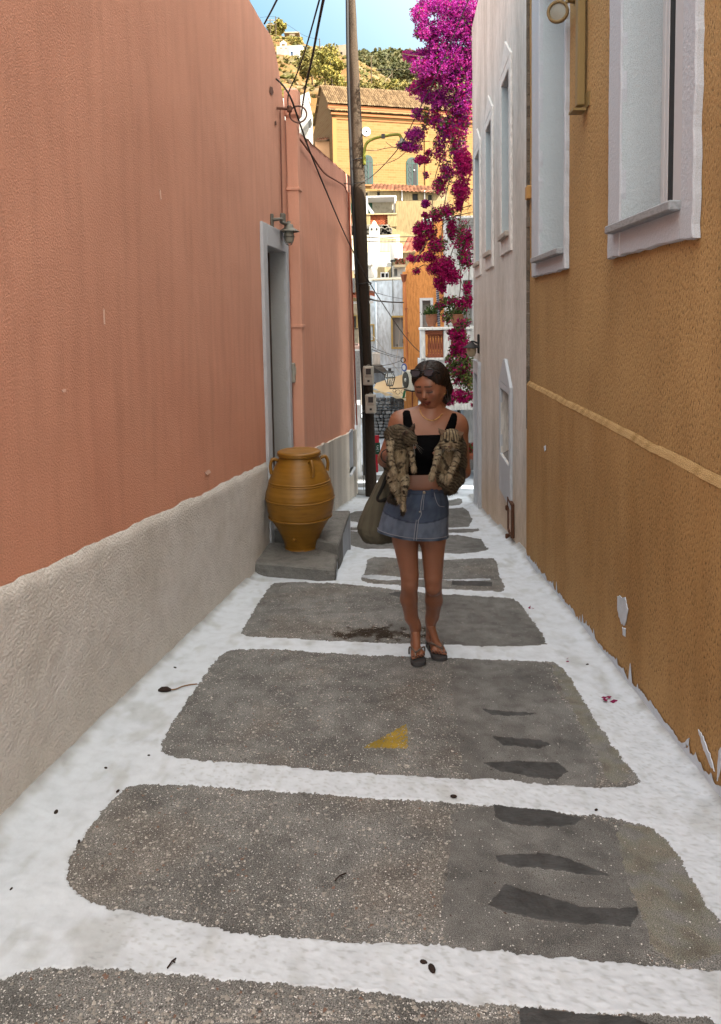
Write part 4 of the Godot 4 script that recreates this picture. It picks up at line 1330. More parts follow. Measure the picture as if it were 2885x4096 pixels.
	# the ivy mound under the hilltop house
	var ivx := []
	var ivc := []
	for k in 2200:
		var sx := rng.randf_range(1086, 1208)
		var lo := lerpf(178, 206, (sx - 1086) / 122.0)
		var p: Vector3 = at(sx, rng.randf_range(152, lo), rng.randf_range(168.5, 172.0))
		var s := rng.randf_range(0.3, 0.6)
		ivx.append(Transform3D(turned() * Basis.from_scale(Vector3(s, s, s)), p))
		ivc.append(green[rng.randi() % 3].lerp(olive[1], rng.randf()))
	tag(many("creeper", M.leaf_mesh, M.foliage, ivx, ivc, self), "yellow green creeper mounded over the terrace wall above the white chapel", "creeper")

	# ---- buildings on the hill
	var cream := mat(lin(0.2772, 0.2376, 0.1782), 0.9)
	var white := mat(lin(0.3432, 0.3234, 0.2772), 0.9)
	var w := facing(141.0, -0.12)
	var ch := front("chapel", "small white chapel with belfry and blue window on the terraced hill", "chapel", w, [1107, 182, 1209, 252], 5.0, white, [[1162, 206, 1173, 233, M.white_paint, mat(lin(0.0924, 0.1452, 0.2508), 0.6), 0.12]])
	var bf := MB.new()
	for s in [[1120, 172, 1127, 190], [1140, 174, 1147, 190]]: fbox(bf, s[0], s[1], s[2], s[3], 141.0, 0.5)
	fbox(bf, 1120, 170, 1147, 176, 140.99, 0.52)
	fbox(bf, 1125, 165, 1142, 171, 141.0, 0.5)
	fbox(bf, 1132, 160, 1135, 166, 141.0, 0.3)
	obj("belfry", bf, white, ch)
	var fl := front("hilltop_house", "flat roofed stone house with slatted terrace window on the hilltop", "house", facing(190.0, -0.1), [1139, 131, 1194, 158], 5.0, cream, [[1157, 134, 1181, 145, null, mat(lin(0.198, 0.1452, 0.099), 0.8), 0.1]])
	var rf := MB.new()
	fbox(rf, 1136, 127, 1198, 131, 189.6, 6.0)
	obj("roof", rf, cream, fl)
	var rail := MB.new()
	for k in 3: fbox(rail, 1158, 135.5 + k * 3.2, 1180, 137.0 + k * 3.2, 189.7, 0.05)
	obj("slat", rail, cream, fl)
	var ann := front("outbuilding", "small pale outbuilding beside the creeper on the hilltop", "house", facing(184.0), [1203, 160, 1213, 180], 3.0, cream)
	var brick := mat(lin(0.2376, 0.0858, 0.0495), 0.9)
	var bh := front("brick_house", "unfinished red brick house with cream concrete front on the hill by the pole", "house", facing(172.0, -0.25), [1322, 181, 1386, 238], 6.0, cream, [[1335, 195, 1344, 217, brick, M.black, 0.12], [1361, 208, 1370, 219, null, M.black, 0.1], [1350, 224, 1368, 238, null, brick, 0.0]])
	var bw := MB.new()
	fbox(bw, 1284, 190, 1324, 214, 171.0, 4.0)
	obj("brick_wall", bw, brick, bh)
	var bs := MB.new()
	fbox(bs, 1282, 186, 1324, 190, 170.8, 4.4)
	fbox(bs, 1245, 190, 1283, 194, 173.0, 4.4)
	fbox(bs, 1301, 196, 1321, 199, 170.7, 0.2)
	obj("slab", bs, cream, bh)
	var lw := MB.new()
	fbox(lw, 1248, 194, 1283, 212, 173.2, 4.0)
	obj("low_wing", lw, mat(lin(0.198, 0.132, 0.0924), 0.9), bh)
	var tk := MB.new()
	var tp := at(1225, 206, 150)
	tk.lathe([Vector2(0, 0.9), Vector2(0.8, 0.85), Vector2(0.9, 0.7), Vector2(0.9, -0.7), Vector2(0, -0.75)], 16, Transform3D(Basis(), tp))
	tag(obj("water_tank", tk, mat(lin(0.033, 0.0396, 0.0429), 0.6), self, true), "round dark water tank among the bushes on the hill", "water tank")
	# utility poles up there and their wires
	var wood := mat(lin(0.2244, 0.1782, 0.1254), 0.9)
	for s in [[1103, 66, 133, 180, "bare utility pole on the skyline left, right of the cross armed one", 0], [1081, 76, 150, 184, "cross armed utility pole on the skyline, leftmost", 1], [1279, 154, 216, 168, "pale utility pole in front of the brick house", 0], [1485, 225, 330, 120, "thin bare pole on the open slope right of the big pole", 0], [1568, 282, 345, 130, "utility pole with a stay wire on the right of the slope", 2], [1509, 275, 305, 185, "short thin pole against the sky over the right ridge", 0]]:
		var a := at(s[0], s[1], s[3])
		var b := at(s[0] + 1, s[2], s[3])
		var t := thing("utility_pole", s[4], "utility pole", b)
		var pm := MB.new()
		var rr: float = 0.12 if s[3] > 150 else 0.09
		pm.tube([Vector3(0, -1.0, 0), a - b], [rr * 1.2, rr * 0.8], 8)
		obj("pole", pm, wood, t, true)
		if s[5] == 1:
			var cm := MB.new()
			for q in [0.06, 0.30]:
				cm.box((a - b) * (1.0 - q), Vector3(2.0, 0.14, 0.14))
			obj("cross_arm", cm, wood, t)
		if s[5] == 2:
			var cm := MB.new()
			cm.tube([(a - b) * 0.8, Vector3(-1.6, 0.4, 0)], 0.05, 5)
			obj("stay", cm, wood, t)
	for s in [[[1040, 70, 180], [1103, 68, 180], [1160, 105, 176], [1220, 143, 172], [1279, 158, 168]], [[1488, 278, 185], [1560, 277, 190], [1680, 280, 200]]]:
		var pts := []
		for q in s: pts.append(at(q[0], q[1], q[2]))
		var wm := MB.new()
		wm.tube(curve(pts, 5), 0.035, 4)
		tag(obj("overhead_wire", wm, M.cable, self, true), "sagging wire between the poles on the skyline left" if s[0][0] < 1200 else "faint straight wire over the right hand ridge", "wire")

# a wall plane that looks towards the eye, d away, turned by yaw
func facing(d: float, yaw := 0.0) -> Dictionary:
	return {"o": Vector3(0, 0, -d), "u": Vector3(cos(yaw), 0, -sin(yaw)), "n": Vector3(sin(yaw), 0, cos(yaw))}

func fbox(mb: MB, x0: float, y0: float, x1: float, y1: float, d: float, deep: float, bevel := 0.0, col := Color.WHITE) -> void:
	var ym := (y0 + y1) / 2
	var xm := (x0 + x1) / 2
	var a := at(x0, ym, d).x
	var b := at(x1, ym, d).x
	var t := at(xm, y0, d).y
	var u := at(xm, y1, d).y
	mb.box(Vector3((a + b) / 2, (t + u) / 2, -d - deep / 2), Vector3(absf(b - a), absf(t - u), deep), Basis(), col, bevel)

func rect_on(w: Dictionary, r: Array) -> Array:
	var ym: float = (r[1] + r[3]) / 2.0
	var xm: float = (r[0] + r[2]) / 2.0
	return [on_wall(w, r[0], ym).x, on_wall(w, r[2], ym).x, on_wall(w, xm, r[3]).y, on_wall(w, xm, r[1]).y]

# a house front on plane w: wall with real openings, body behind; wins: [x0, y0, x1, y1, frame material, fill material, frame width]
func front(called: String, label: String, category: String, w: Dictionary, r: Array, deep: float, m: Material, wins := [], group := "", step := 0.5) -> Node3D:
	var q := rect_on(w, r)
	var t := thing(called, label, category, Vector3.ZERO, group)
	var holes := []
	for s in wins: holes.append(rect_on(w, s))
	var tint := func(u: float, v: float) -> Color: return grey(clampf(0.94 + 0.12 * na.get_noise_2d(u * 40, v * 14), 0, 1))
	obj("wall", wall_skin(w, q[0], q[1], q[2], q[3], holes, step, 0.0, 0.01, tint), m, t, true)
	var b := MB.new()
	wbox(b, w, q[0] + 0.003, q[1] - 0.003, q[2], q[3] - 0.003, -deep, -0.3)
	wbox(b, w, q[0] + 0.002, q[0] + 0.06, q[2], q[3] - 0.002, -0.299, -0.012)
	wbox(b, w, q[1] - 0.06, q[1] - 0.002, q[2], q[3] - 0.002, -0.299, -0.012)
	wbox(b, w, q[0] + 0.061, q[1] - 0.061, q[3] - 0.06, q[3] - 0.002, -0.299, -0.012)
	obj("body", b, m, t)
	for k in wins.size():
		var s: Array = wins[k]
		var h: Array = holes[k]
		var wn := Node3D.new()
		wn.name = "window"
		t.add_child(wn, true)
		obj("reveal", reveal(w, h, 0.005, -0.2), m, wn)
		var pn := MB.new()
		wbox(pn, w, h[0] - 0.01, h[1] + 0.01, h[2] - 0.01, h[3] + 0.01, -0.22, -0.17)
		obj("pane", pn, s[5], wn)
		if s[4] != null and s[6] > 0.0:
			var f := MB.new()
			var fw: float = s[6]
			wbox(f, w, h[0] - fw, h[0], h[2] - fw, h[3] + fw, -0.02, 0.03)
			wbox(f, w, h[1], h[1] + fw, h[2] - fw, h[3] + fw, -0.02, 0.03)
			wbox(f, w, h[0] + 0.001, h[1] - 0.001, h[3], h[3] + fw, -0.02, 0.028)
			wbox(f, w, h[0] + 0.001, h[1] - 0.001, h[2] - fw, h[2], -0.02, 0.028)
			obj("frame", f, s[4], wn)
	return t

# ---------------------------------------------------------------- the church and the houses below it
func tiled_roof(a: Vector3, b: Vector3, c: Vector3, d: Vector3, per: float, amp: float, rows: int) -> MB:
	# a-b along the eave, d-c along the ridge: curved tiles running down the slope, lapped in rows
	var mb := MB.new()
	var n := int((b - a).length() / per) * 6
	var nrm := (b - a).cross(d - a).normalized()
	if nrm.y < 0: nrm = -nrm
	for r in rows * 2:
		var f0 := float(r / 2 + (r % 2)) / rows
		for k in n + 1:
			var g := float(k) / n
			var p := a.lerp(b, g).lerp(d.lerp(c, g), f0)
			var wob := nb.get_noise_2d(floor(k / 6.0) * 37.0, (r / 2) * 50.0)
			var h := amp * absf(sin(PI * k / 6.0)) + (0.05 if r % 2 == 0 else 0.0) + 0.02 * wob
			var dark := 0.62 if k % 6 == 0 else 1.0
			mb.p(p + nrm * h, Color(1, 1, 1).lerp(Color(0.62, 0.60, 0.56), clampf(0.5 + 1.6 * wob, 0, 1) * 0.7))
	for r in rows * 2 - 1:
		for k in n:
			var q := r * (n + 1) + k
			mb.i.append_array([q, q + n + 1, q + 1, q + 1, q + n + 1, q + n + 2])
	return mb

func brick_texture(cols: Array, joint: Color) -> ImageTexture:
	var im := Image.create(256, 256, false, Image.FORMAT_RGB8)
	var r := RandomNumberGenerator.new()
	r.seed = 44
	im.fill(joint)
	for row in 8:
		for k in 4:
			var c: Color = cols[r.randi() % cols.size()].lerp(cols[0], r.randf())
			var x0 := (k * 64 + (row % 2) * 32) % 256
			for part in [Rect2i(x0 + 2, row * 32 + 3, mini(60, 254 - x0), 26), Rect2i(0, row * 32 + 3, maxi(0, x0 + 62 - 256), 26)]:
				if part.size.x > 0: im.fill_rect(part, c)
	return ImageTexture.create_from_image(im)

func arched(w: Dictionary, h: Array, n: float, grow := 0.0) -> PackedVector2Array:
	var q := PackedVector2Array([Vector2(h[0] - grow, h[2] - grow), Vector2(h[1] + grow, h[2] - grow)])
	var r: float = (h[1] - h[0]) / 2 + grow
	for k in 13:
		var a := PI * k / 12
		q.append(Vector2((h[0] + h[1]) / 2 + cos(a) * r, h[3] - (h[1] - h[0]) / 2 + sin(a) * r))
	return q

func town() -> void:
	var yellow := mat(Color.WHITE, 0.9, {"uv": true, "tex": brick_texture([lin(0.165, 0.098, 0.034), lin(0.15, 0.082, 0.026), lin(0.18, 0.112, 0.042)], lin(0.19, 0.122, 0.05)), "scale": Vector3(0.6, 0.66, 0.6)})
	var trim := mat(lin(0.2376, 0.0924, 0.0363), 0.9)
	var tiles := mat(lin(0.16, 0.105, 0.055), 0.9)
	var red_tiles := mat(lin(0.14, 0.060, 0.032), 0.9)
	var cream := mat(lin(0.2904, 0.231, 0.132), 0.9, {"tex": M.streak, "scale": Vector3(0.5, 0.1, 0.5)})
	var tanw := mat(lin(0.2376, 0.1782, 0.0891), 0.92, {"tex": M.streak, "scale": Vector3(0.7, 0.12, 0.7)})
	var white := mat(lin(0.3696, 0.363, 0.3432), 0.9, {"tex": M.mottled, "scale": 0.4})
	# ---- church
	var a := at(1328, 447, 60.0)
	var b := at(1767, 479, 62.6)
	var w := wall_axes(a, b, -1.0)
	var L := 13.5
	var eave: float = a.y
	var ch := thing("church", "big church of yellow brick with tiled roofs and arched green windows", "church")
	var h1 := [on_wall(w, 1456, 690).x, on_wall(w, 1489, 690).x, on_wall(w, 1472, 735).y, on_wall(w, 1472, 624).y]
	var h2 := [on_wall(w, 1629, 690).x, on_wall(w, 1669, 690).x, on_wall(w, 1650, 741).y, on_wall(w, 1650, 633).y]
	obj("wall", wall_skin(w, 0, L, eave - 10.0, eave, [], 1.0, 0.0, 0.0, func(u, v): return Color.WHITE), yellow, ch, true)
	var g := {"o": w.o, "u": -w.n, "n": -w.u}
	var D := 7.0
	# gable end, nave stepping up behind the aisle
	var rid := eave + 3.1
	var gp := PackedVector2Array([Vector2(0, eave - 10), Vector2(D, eave - 10), Vector2(D, eave - 0.1), Vector2(D - 1.1, eave + 0.5), Vector2(D / 2, rid - 0.25), Vector2(1.0, eave + 0.9), Vector2(0.9, eave + 0.45), Vector2(0, eave - 0.1)])
	var gm := MB.new()
	gm.slab(gp, wp(g, 0, 0, -0.3), g.u, Vector3.UP, g.n, 0.3)
	obj("gable_wall", gm, mat(Color(0.93, 0.90, 0.95), 0.9, {"uv": true, "tex": yellow.albedo_texture, "scale": Vector3(0.6, 0.66, 0.6)}), ch)
	var body := MB.new()
	wbox(body, w, 0.31, L, eave - 10, eave + 0.3, -D, -0.05)
	obj("body", body, yellow, ch)
	var R := func(u: float, y: float, back: float) -> Vector3: return wp(w, u, y, -back)
	obj("aisle_roof", tiled_roof(R.call(-0.15, eave, -0.25), R.call(L, eave, -0.25), R.call(L, eave + 0.55, 1.0), R.call(-0.15, eave + 0.55, 1.0), 0.17, 0.06, 3), tiles, ch, true)
	obj("nave_roof", tiled_roof(R.call(-0.15, eave + 0.85, 0.75), R.call(L, eave + 0.85, 0.75), R.call(L, rid, D / 2), R.call(-0.15, rid, D / 2), 0.17, 0.06, 9), tiles, ch, true)
	obj("nave_roof", tiled_roof(R.call(-0.15, eave + 0.4, D - 0.6), R.call(L, eave + 0.4, D - 0.6), R.call(L, rid, D / 2 + 0.01), R.call(-0.15, rid, D / 2 + 0.01), 0.3, 0.06, 6), tiles, ch, true)
	var co := MB.new()
	wbox(co, w, -0.1, L, eave - 0.22, eave - 0.05, 0.002, 0.16)
	wbox(co, w, -0.1, L, eave + 0.58, eave + 0.84, -1.3, -0.85)
	wbox(co, w, 0.0, L, eave - 0.55, eave - 0.45, 0.002, 0.05)
	obj("cornice", co, trim, ch)
	var buttress := on_wall(w, 1705, 690)
	for u in [0.12, buttress.x]:
		var bt := MB.new()
		wbox(bt, w, u - 0.12, u + 0.22, eave - 10, eave - 0.56, 0.002, 0.10)
		obj("pilaster", bt, mat(lin(0.2376, 0.1188, 0.0396), 0.9), ch)
	var green := mat(lin(0.018, 0.05, 0.042), 0.5)
	for h in [h1, h2]:
		var wn := Node3D.new()
		wn.name = "window"
		ch.add_child(wn, true)
		var f := MB.new()
		f.slab(arched(w, h, 0, 0.07), wp(w, 0, 0, 0.002), w.u, Vector3.UP, w.n, 0.05)
		obj("frame", f, green, wn)
		var gl := MB.new()
		gl.slab(arched(w, h, 0, -0.04), wp(w, 0, 0, 0.0525), w.u, Vector3.UP, w.n, 0.01)
		obj("pane", gl, mat(lin(0.014, 0.022, 0.022), 0.3, {"spec": 0.5}), wn)
		var um: float = (h[0] + h[1]) / 2
		var bars := MB.new()
		wbox(bars, w, um - 0.03, um + 0.03, h[2], h[3] - 0.1, 0.063, 0.09)
		wbox(bars, w, h[0], h[1], h[3] - 0.48, h[3] - 0.42, 0.063, 0.088)
		for k in 3:
			var cx: float = lerpf(h[0], um, 0.5)
			var rp := []
			for j in 13: rp.append(wp(w, cx + 0.11 * cos(TAU * j / 12), h[2] + 0.4 + 0.45 * k + 0.2 * sin(TAU * j / 12), 0.075))
			bars.tube(rp, 0.014, 4)
		obj("glazing_bars", bars, green, wn)
		if h == h2:
			var op := MB.new()
			wbox(op, w, um + 0.05, h[1] - 0.06, h[2] + 0.06, h[3] - 0.5, 0.0645, 0.07)
			tag(obj("open_casement", op, M.black, wn), "dark open half of the window")
			var bl := MB.new()
			bl.lathe([Vector2(0, 0.07), Vector2(0.06, 0.03), Vector2(0.06, -0.03), Vector2(0, -0.07)], 10, Transform3D(Basis(), wp(w, um + 0.14, (h[2] + h[3]) / 2 + 0.1, 0.12)))
			obj("lamp_globe", bl, M.white_paint, wn, true)
		var si := MB.new()
		wbox(si, w, h[0] - 0.12, h[1] + 0.12, h[2] - 0.2, h[2] - 0.075, 0.002, 0.16)
		obj("sill", si, trim, wn)
	# the round window with its pierced cross
	var rq := on_wall(w, 1465, 527)
	var ro := Node3D.new()
	ro.name = "round_window"
	ch.add_child(ro)
	var disc := MB.new()
	var dp := PackedVector2Array()
	for k in 28: dp.append(rq + Vector2(cos(TAU * k / 28), sin(TAU * k / 28)) * 0.36)
	disc.slab(dp, wp(w, 0, 0, 0.003), w.u, Vector3.UP, w.n, 0.06)
	obj("disc", disc, M.white_paint, ro)
	for s in [[0, 0, 0.12], [0.2, 0, 0.045], [-0.2, 0, 0.045], [0, 0.2, 0.045], [0, -0.2, 0.045]]:
		var dm := MB.new()
		var o := rq + Vector2(s[0], s[1])
		dm.slab(PackedVector2Array([o + Vector2(s[2], 0), o + Vector2(0, s[2]), o - Vector2(s[2], 0), o - Vector2(0, s[2])]), wp(w, 0, 0, 0.0635), w.u, Vector3.UP, w.n, 0.01)
		obj("piercing", dm, M.black, ro)
	var vq := on_wall(g, 1243, 493)
	var vp := PackedVector2Array()
	for k in 20: vp.append(vq + Vector2(cos(TAU * k / 20) * 0.75, sin(TAU * k / 20) * 0.42))
	var vm := MB.new()
	vm.slab(vp, wp(g, 0, 0, 0.003), g.u, Vector3.UP, g.n, 0.05)
	obj("oval_vent", vm, mat(lin(0.396, 0.396, 0.3828), 0.8), ch)
	for k in 5:
		var lv := MB.new()
		wbox(lv, g, vq.x - 0.55, vq.x + 0.55, vq.y - 0.3 + k * 0.14, vq.y - 0.25 + k * 0.14, 0.055, 0.08)
		obj("vent_slat", lv, M.grey_metal, ch)
	# low porch roof against the gable, and the pale house with its pergola behind
	var po := front("porch", "small peach porch with a strip of red tiles against the church gable", "porch", facing(61.0), [1262, 566, 1322, 640], 1.5, mat(lin(0.4092, 0.2376, 0.132), 0.9))
	obj("tile_strip", tiled_roof(at(1264, 566, 60.7), at(1320, 562, 60.7), at(1316, 550, 61.8), at(1268, 554, 61.8), 0.2, 0.07, 2), red_tiles, po, true)
	var ph := front("pergola_house", "pale grey house with white pergola left of the church gable", "house", facing(68.0), [1120, 392, 1236, 640], 6.0, white)
	var roofp := MB.new()
	roofp.slab(PackedVector2Array([Vector2(at(1180, 392, 68).x, at(1180, 392, 68).y), Vector2(at(1236, 392, 68).x, at(1236, 392, 68).y), Vector2(at(1236, 370, 68).x, at(1236, 366, 68).y)]), Vector3(0, 0, -70), Vector3.RIGHT, Vector3.UP, Vector3.BACK, 2.0)
	obj("roof_slope", roofp, white, ph)
	for k in 4:
		var pm := MB.new()
		fbox(pm, 1156 + k * 2, 392 + k * 7, 1214 + k * 3, 395 + k * 7, 66.5 - k * 0.4, 0.1)
		obj("pergola_beam", pm, M.white_paint, ph)

	# ---- lean-to row under the church
	var row := front("tiled_row_house", "long cream house under a lean-to roof of red tiles below the church", "house", facing(50.0), [1462, 762, 1790, 960], 4.0, cream, [[1650, 774, 1672, 801, null, M.black, 0.0], [1509, 762, 1520, 783, null, M.black, 0.0], [1460, 764, 1471, 783, null, M.black, 0.0], [1712, 779, 1728, 801, null, M.black, 0.0]], "", 1.0)
	obj("tile_roof", tiled_roof(at(1478, 760, 49.6), at(1770, 778, 49.6), at(1750, 748, 51.6), at(1490, 736, 51.6), 0.26, 0.07, 5), red_tiles, row, true)
	for x in [1607, 1697]:
		var pm := MB.new()
		fbox(pm, x, 762, x + 4, 802, 49.8, 0.15)
		obj("post", pm, M.white_paint, row)
	# open box room on the terrace
	var bx := thing("roofless_room", "roofless white room open to the front on the sunny terrace", "building")
	var bm := MB.new()
	fbox(bm, 1471, 785, 1584, 858, 45.0, 0.2)
	obj("back_wall", bm, mat(lin(0.4752, 0.4356, 0.3432), 0.9, {"tex": M.mottled, "scale": 0.6}), bx)
	var bt := MB.new()
	fbox(bt, 1465, 783, 1586, 788, 43.0, 2.0)
	obj("roof_edge", bt, M.white_paint, bx)
	var bl := MB.new()
	fbox(bl, 1580, 787, 1586, 859, 43.0, 1.9)
	obj("side_wall", bl, M.white_paint, bx)
	for s in [[1466, 788, 1472, 858]]:
		var pm := MB.new()
		fbox(pm, s[0], s[1], s[2], s[3], 43.0, 0.15)
		obj("post", pm, M.white_paint, bx)
	var gs := MB.new()
	gs.box(at(1481, 838, 43.4), Vector3(0.16, 1.2, 0.06), Basis(Vector3.BACK, 0.55))
	obj("leaning_board", gs, M.white_paint, bx)
	var gcan := MB.new()
	fbox(gcan, 1384, 812, 1490, 856, 44.0, 0.05)
	tag(obj("shade_cloth", gcan, mat(lin(0.0198, 0.0594, 0.0363), 0.9)), "dark green shade cloth behind the wooden pole on the terrace", "shade cloth")
	var tw := front("terrace_house", "large tan plaster wall of the terrace house, half in shadow", "house", facing(42.0), [1585, 803, 1800, 1050], 5.0, tanw, [[1697, 876, 1722, 916, M.white_paint, mat(lin(0.165, 0.2376, 0.2376), 0.2), 0.06]], "", 1.0)
	var shut := MB.new()
	fbox(shut, 1697, 870, 1716, 880, 41.9, 0.06)
	obj("blind", shut, mat(lin(0.0528, 0.165, 0.1188), 0.7), tw)
	var lo_tan := MB.new()
	lo_tan.slab(PackedVector2Array([Vector2(at(1552, 905, 40).x, at(1552, 905, 40).y), Vector2(at(1665, 946, 40).x, at(1665, 946, 40).y), Vector2(at(1665, 1020, 40).x, at(1665, 1020, 40).y), Vector2(at(1552, 1020, 40).x, at(1552, 1020, 40).y)]), Vector3(0, 0, -40.5), Vector3.RIGHT, Vector3.UP, Vector3.BACK, 0.5)
	tag(obj("sloping_wall", lo_tan, tanw), "tan garden wall with a sloping top under the terrace", "wall")
	# brick lattice parapet
	var lp := thing("lattice_parapet", "terrace parapet of pierced red brick between tan piers", "parapet")
	for s in [[1463, 856, 1482, 908], [1551, 858, 1588, 906], [1384, 858, 1388, 902], [1408, 858, 1412, 902]]:
		var pm := MB.new()
		fbox(pm, s[0], s[1], s[2], s[3], 41.0, 0.35)
		obj("pier", pm, tanw, lp)
	var cp := MB.new()
	fbox(cp, 1462, 853, 1589, 858, 40.95, 0.45)
	fbox(cp, 1384, 853, 1412, 858, 40.95, 0.45)
	obj("coping", cp, cream, lp)
	var lb := MB.new()
	for row_k in 9:
		for span in [[1482, 1551], [1388, 1408]]:
			var x: float = span[0] + (3.0 if row_k % 2 else 0.0)
			while x < span[1] - 3:
				fbox(lb, x, 860 + row_k * 4.8, x + 4.4, 864.2 + row_k * 4.8, 41.1, 0.2, 0.0, grey(rng.randf_range(0.75, 1.0)))
				x += 6.0
	for span in [[1482, 1551], [1388, 1408]]:
		fbox(lb, span[0], 858, span[1], 904, 41.4, 0.1, 0.0, grey(0.7))
	tag(obj("lattice_bricks", lb, mat(lin(0.33, 0.0858, 0.0363), 0.9), lp), "", "", "", "stuff")
	# rough stone wall and white chimney
	var sw := MB.new()
	for k in 260:
		var p := Vector2(rng.randf_range(1385, 1560), rng.randf_range(904, 950))
		var c := at(p.x, p.y, 39.5)
		sw.box(c, Vector3(rng.randf_range(0.15, 0.4), rng.randf_range(0.06, 0.14), 0.4), Basis(Vector3.BACK, rng.randf_range(-0.3, 0.3)), grey(rng.randf_range(0.5, 1.0)), 0.02)
	fbox(sw, 1384, 900, 1560, 960, 39.8, 0.5, 0.0, grey(0.55))
	var swo := thing("stone_wall", "rough dry stone wall behind the white chimney", "wall")
	tag(obj("stones", sw, mat(lin(0.198, 0.1782, 0.1452), 0.95), swo), "", "", "", "stuff")
	var cm := thing("chimney", "white chimney with two dark smoke holes and a peaked cap", "chimney")
	var cs := MB.new()
	fbox(cs, 1477, 908, 1519, 1012, 34.0, 0.5, 0.02)
	obj("stack", cs, white, cm)
	for x in [1484, 1504]:
		var hm := MB.new()
		fbox(hm, x, 912, x + 7, 921, 33.985, 0.03)
		obj("smoke_hole", hm, M.black, cm)
	var cap := MB.new()
	var cb := at(1497, 908, 34.25)
	cap.lathe([Vector2(0.27, 0), Vector2(0.16, 0.06), Vector2(0.10, 0.2), Vector2(0.03, 0.28), Vector2(0, 0.29)], 10, Transform3D(Basis(), cb))
	obj("cap", cap, mat(lin(0.4884, 0.4092, 0.2772), 0.9), cm)
	# balustrade
	var bal := thing("balustrade", "cream terrace balustrade of slim uprights behind the big pole", "balustrade")
	var btop := MB.new()
	fbox(btop, 1384, 954, 1412, 959, 33.0, 0.2)
	fbox(btop, 1519, 954, 1586, 959, 33.0, 0.2)
	fbox(btop, 1384, 1004, 1412, 1010, 33.0, 0.2)
	fbox(btop, 1519, 1004, 1586, 1010, 33.0, 0.2)
	obj("rail", btop, cream, bal)
	for k in 17:
		var x := 1386.0 + k * 4.6 if k < 5 else 1521.0 + (k - 5) * 5.4
		var um := MB.new()
		fbox(um, x, 959, x + 2.6, 1004, 33.05, 0.1)
		obj("upright", um, cream, bal)
	var bw := MB.new()
	fbox(bw, 1384, 940, 1600, 1012, 36.0, 0.2)
	tag(obj("courtyard_wall", bw, mat(lin(0.396, 0.3564, 0.264), 0.9)), "cream courtyard wall seen through the balustrade", "wall")
	# red tiled roof and water tank
	var rr := thing("red_roof_house", "house with a red tiled roof beside the solar water tank", "house")
	var rw := MB.new()
	fbox(rw, 1598, 1010, 1700, 1080, 27.0, 4.0)
	obj("wall", rw, cream, rr)
	obj("roof", tiled_roof(at(1600, 1016, 26.7), at(1690, 1010, 26.7), at(1690, 948, 29.5), at(1632, 953, 29.5), 0.2, 0.05, 9), mat(lin(0.2244, 0.0792, 0.0528), 0.9), rr, true)
	var tank := thing("water_tank", "white upright rooftop water tank on a thin dark post", "water tank")
	var tm := MB.new()
	var tb := at(1586, 1041, 26.0)
	var th := at(1586, 976, 26.0).y - tb.y
	tm.lathe([Vector2(0, 0), Vector2(0.2, 0.005), Vector2(0.212, 0.03), Vector2(0.212, th - 0.03), Vector2(0.195, th), Vector2(0, th + 0.01)], 24, Transform3D(Basis(), tb))
	obj("drum", tm, mat(lin(0.528, 0.5214, 0.5016), 0.5), tank, true)
	var rb := MB.new()
	rb.lathe([Vector2(0, -0.05), Vector2(0.22, -0.05), Vector2(0.22, 0.0), Vector2(0, 0.0)], 20, Transform3D(Basis(), tb))
	obj("base", rb, M.iron, tank)
	var pp := MB.new()
	pp.tube([at(1568, 1044, 25.9), at(1567, 1108, 25.9)], 0.025, 8)
	obj("post", pp, M.iron, tank, true)
	# white house with steps of flat roofs
	var wl := [[1384, 1010, 1566, 1080, 31.0, "white flat roofed house under the balustrade"], [1470, 1052, 1566, 1130, 29.0, "lower white roof block beside the tank post"], [1384, 1085, 1416, 1112, 27.0, "sunlit yellow roof block left of the big pole"]]
	for s in wl:
		front("white_roof_house", s[5], "house", facing(s[4]), [s[0], s[1], s[2], s[3]], 3.0, white if s[0] != 1384 or s[1] < 1050 else cream, [], "", 1.0)
	var by := front("roof_annex", "small sunlit roof annex with two dark windows", "house", facing(26.5), [1513, 1068, 1568, 1112], 1.2, cream, [[1526, 1093, 1538, 1110, M.white_paint, M.pane, 0.03], [1544, 1093, 1552, 1110, M.white_paint, M.pane, 0.03]])
	var wb := front("roof_stair_head", "pale grey stair head with flower pots on its roof", "house", facing(25.5), [1570, 1062, 1622, 1120], 1.2, white, [[1573, 1076, 1590, 1104, null, mat(lin(0.231, 0.2442, 0.2508), 0.5), 0.0]])
	var urn := thing("roof_chimney", "white bell shaped chimney pot right of the big pole", "chimney")
	var um2 := MB.new()
	var ub := at(1478, 1110, 25.0)
	um2.lathe([Vector2(0.18, 0), Vector2(0.16, 0.1), Vector2(0.07, 0.28), Vector2(0.06, 0.36), Vector2(0.13, 0.38), Vector2(0.10, 0.46), Vector2(0.02, 0.54), Vector2(0, 0.55)], 16, Transform3D(Basis(), ub))
	obj("pot", um2, white, urn, true)
	var fxf := []
	var fcs := []
	for k in 160:
		fxf.append(Transform3D(turned() * Basis.from_scale(Vector3.ONE * rng.randf_range(0.03, 0.07)), at(rng.randf_range(1580, 1622), rng.randf_range(1034, 1062), 25.6)))
		fcs.append([lin(0.297, 0.066, 0.0528), lin(0.0594, 0.0792, 0.0264), lin(0.33, 0.1452, 0.099)][k % 3])
	var fp := thing("roof_flowers", "red potted flowers along the stair head roof", "flowers")
	many("blossoms", M.leaf_mesh, M.foliage, fxf, fcs, fp)
	var tr := MB.new()
	fbox(tr, 1578, 1058, 1622, 1068, 25.3, 0.3)
	obj("trough", tr, mat(lin(0.33, 0.2772, 0.198), 0.9), fp)

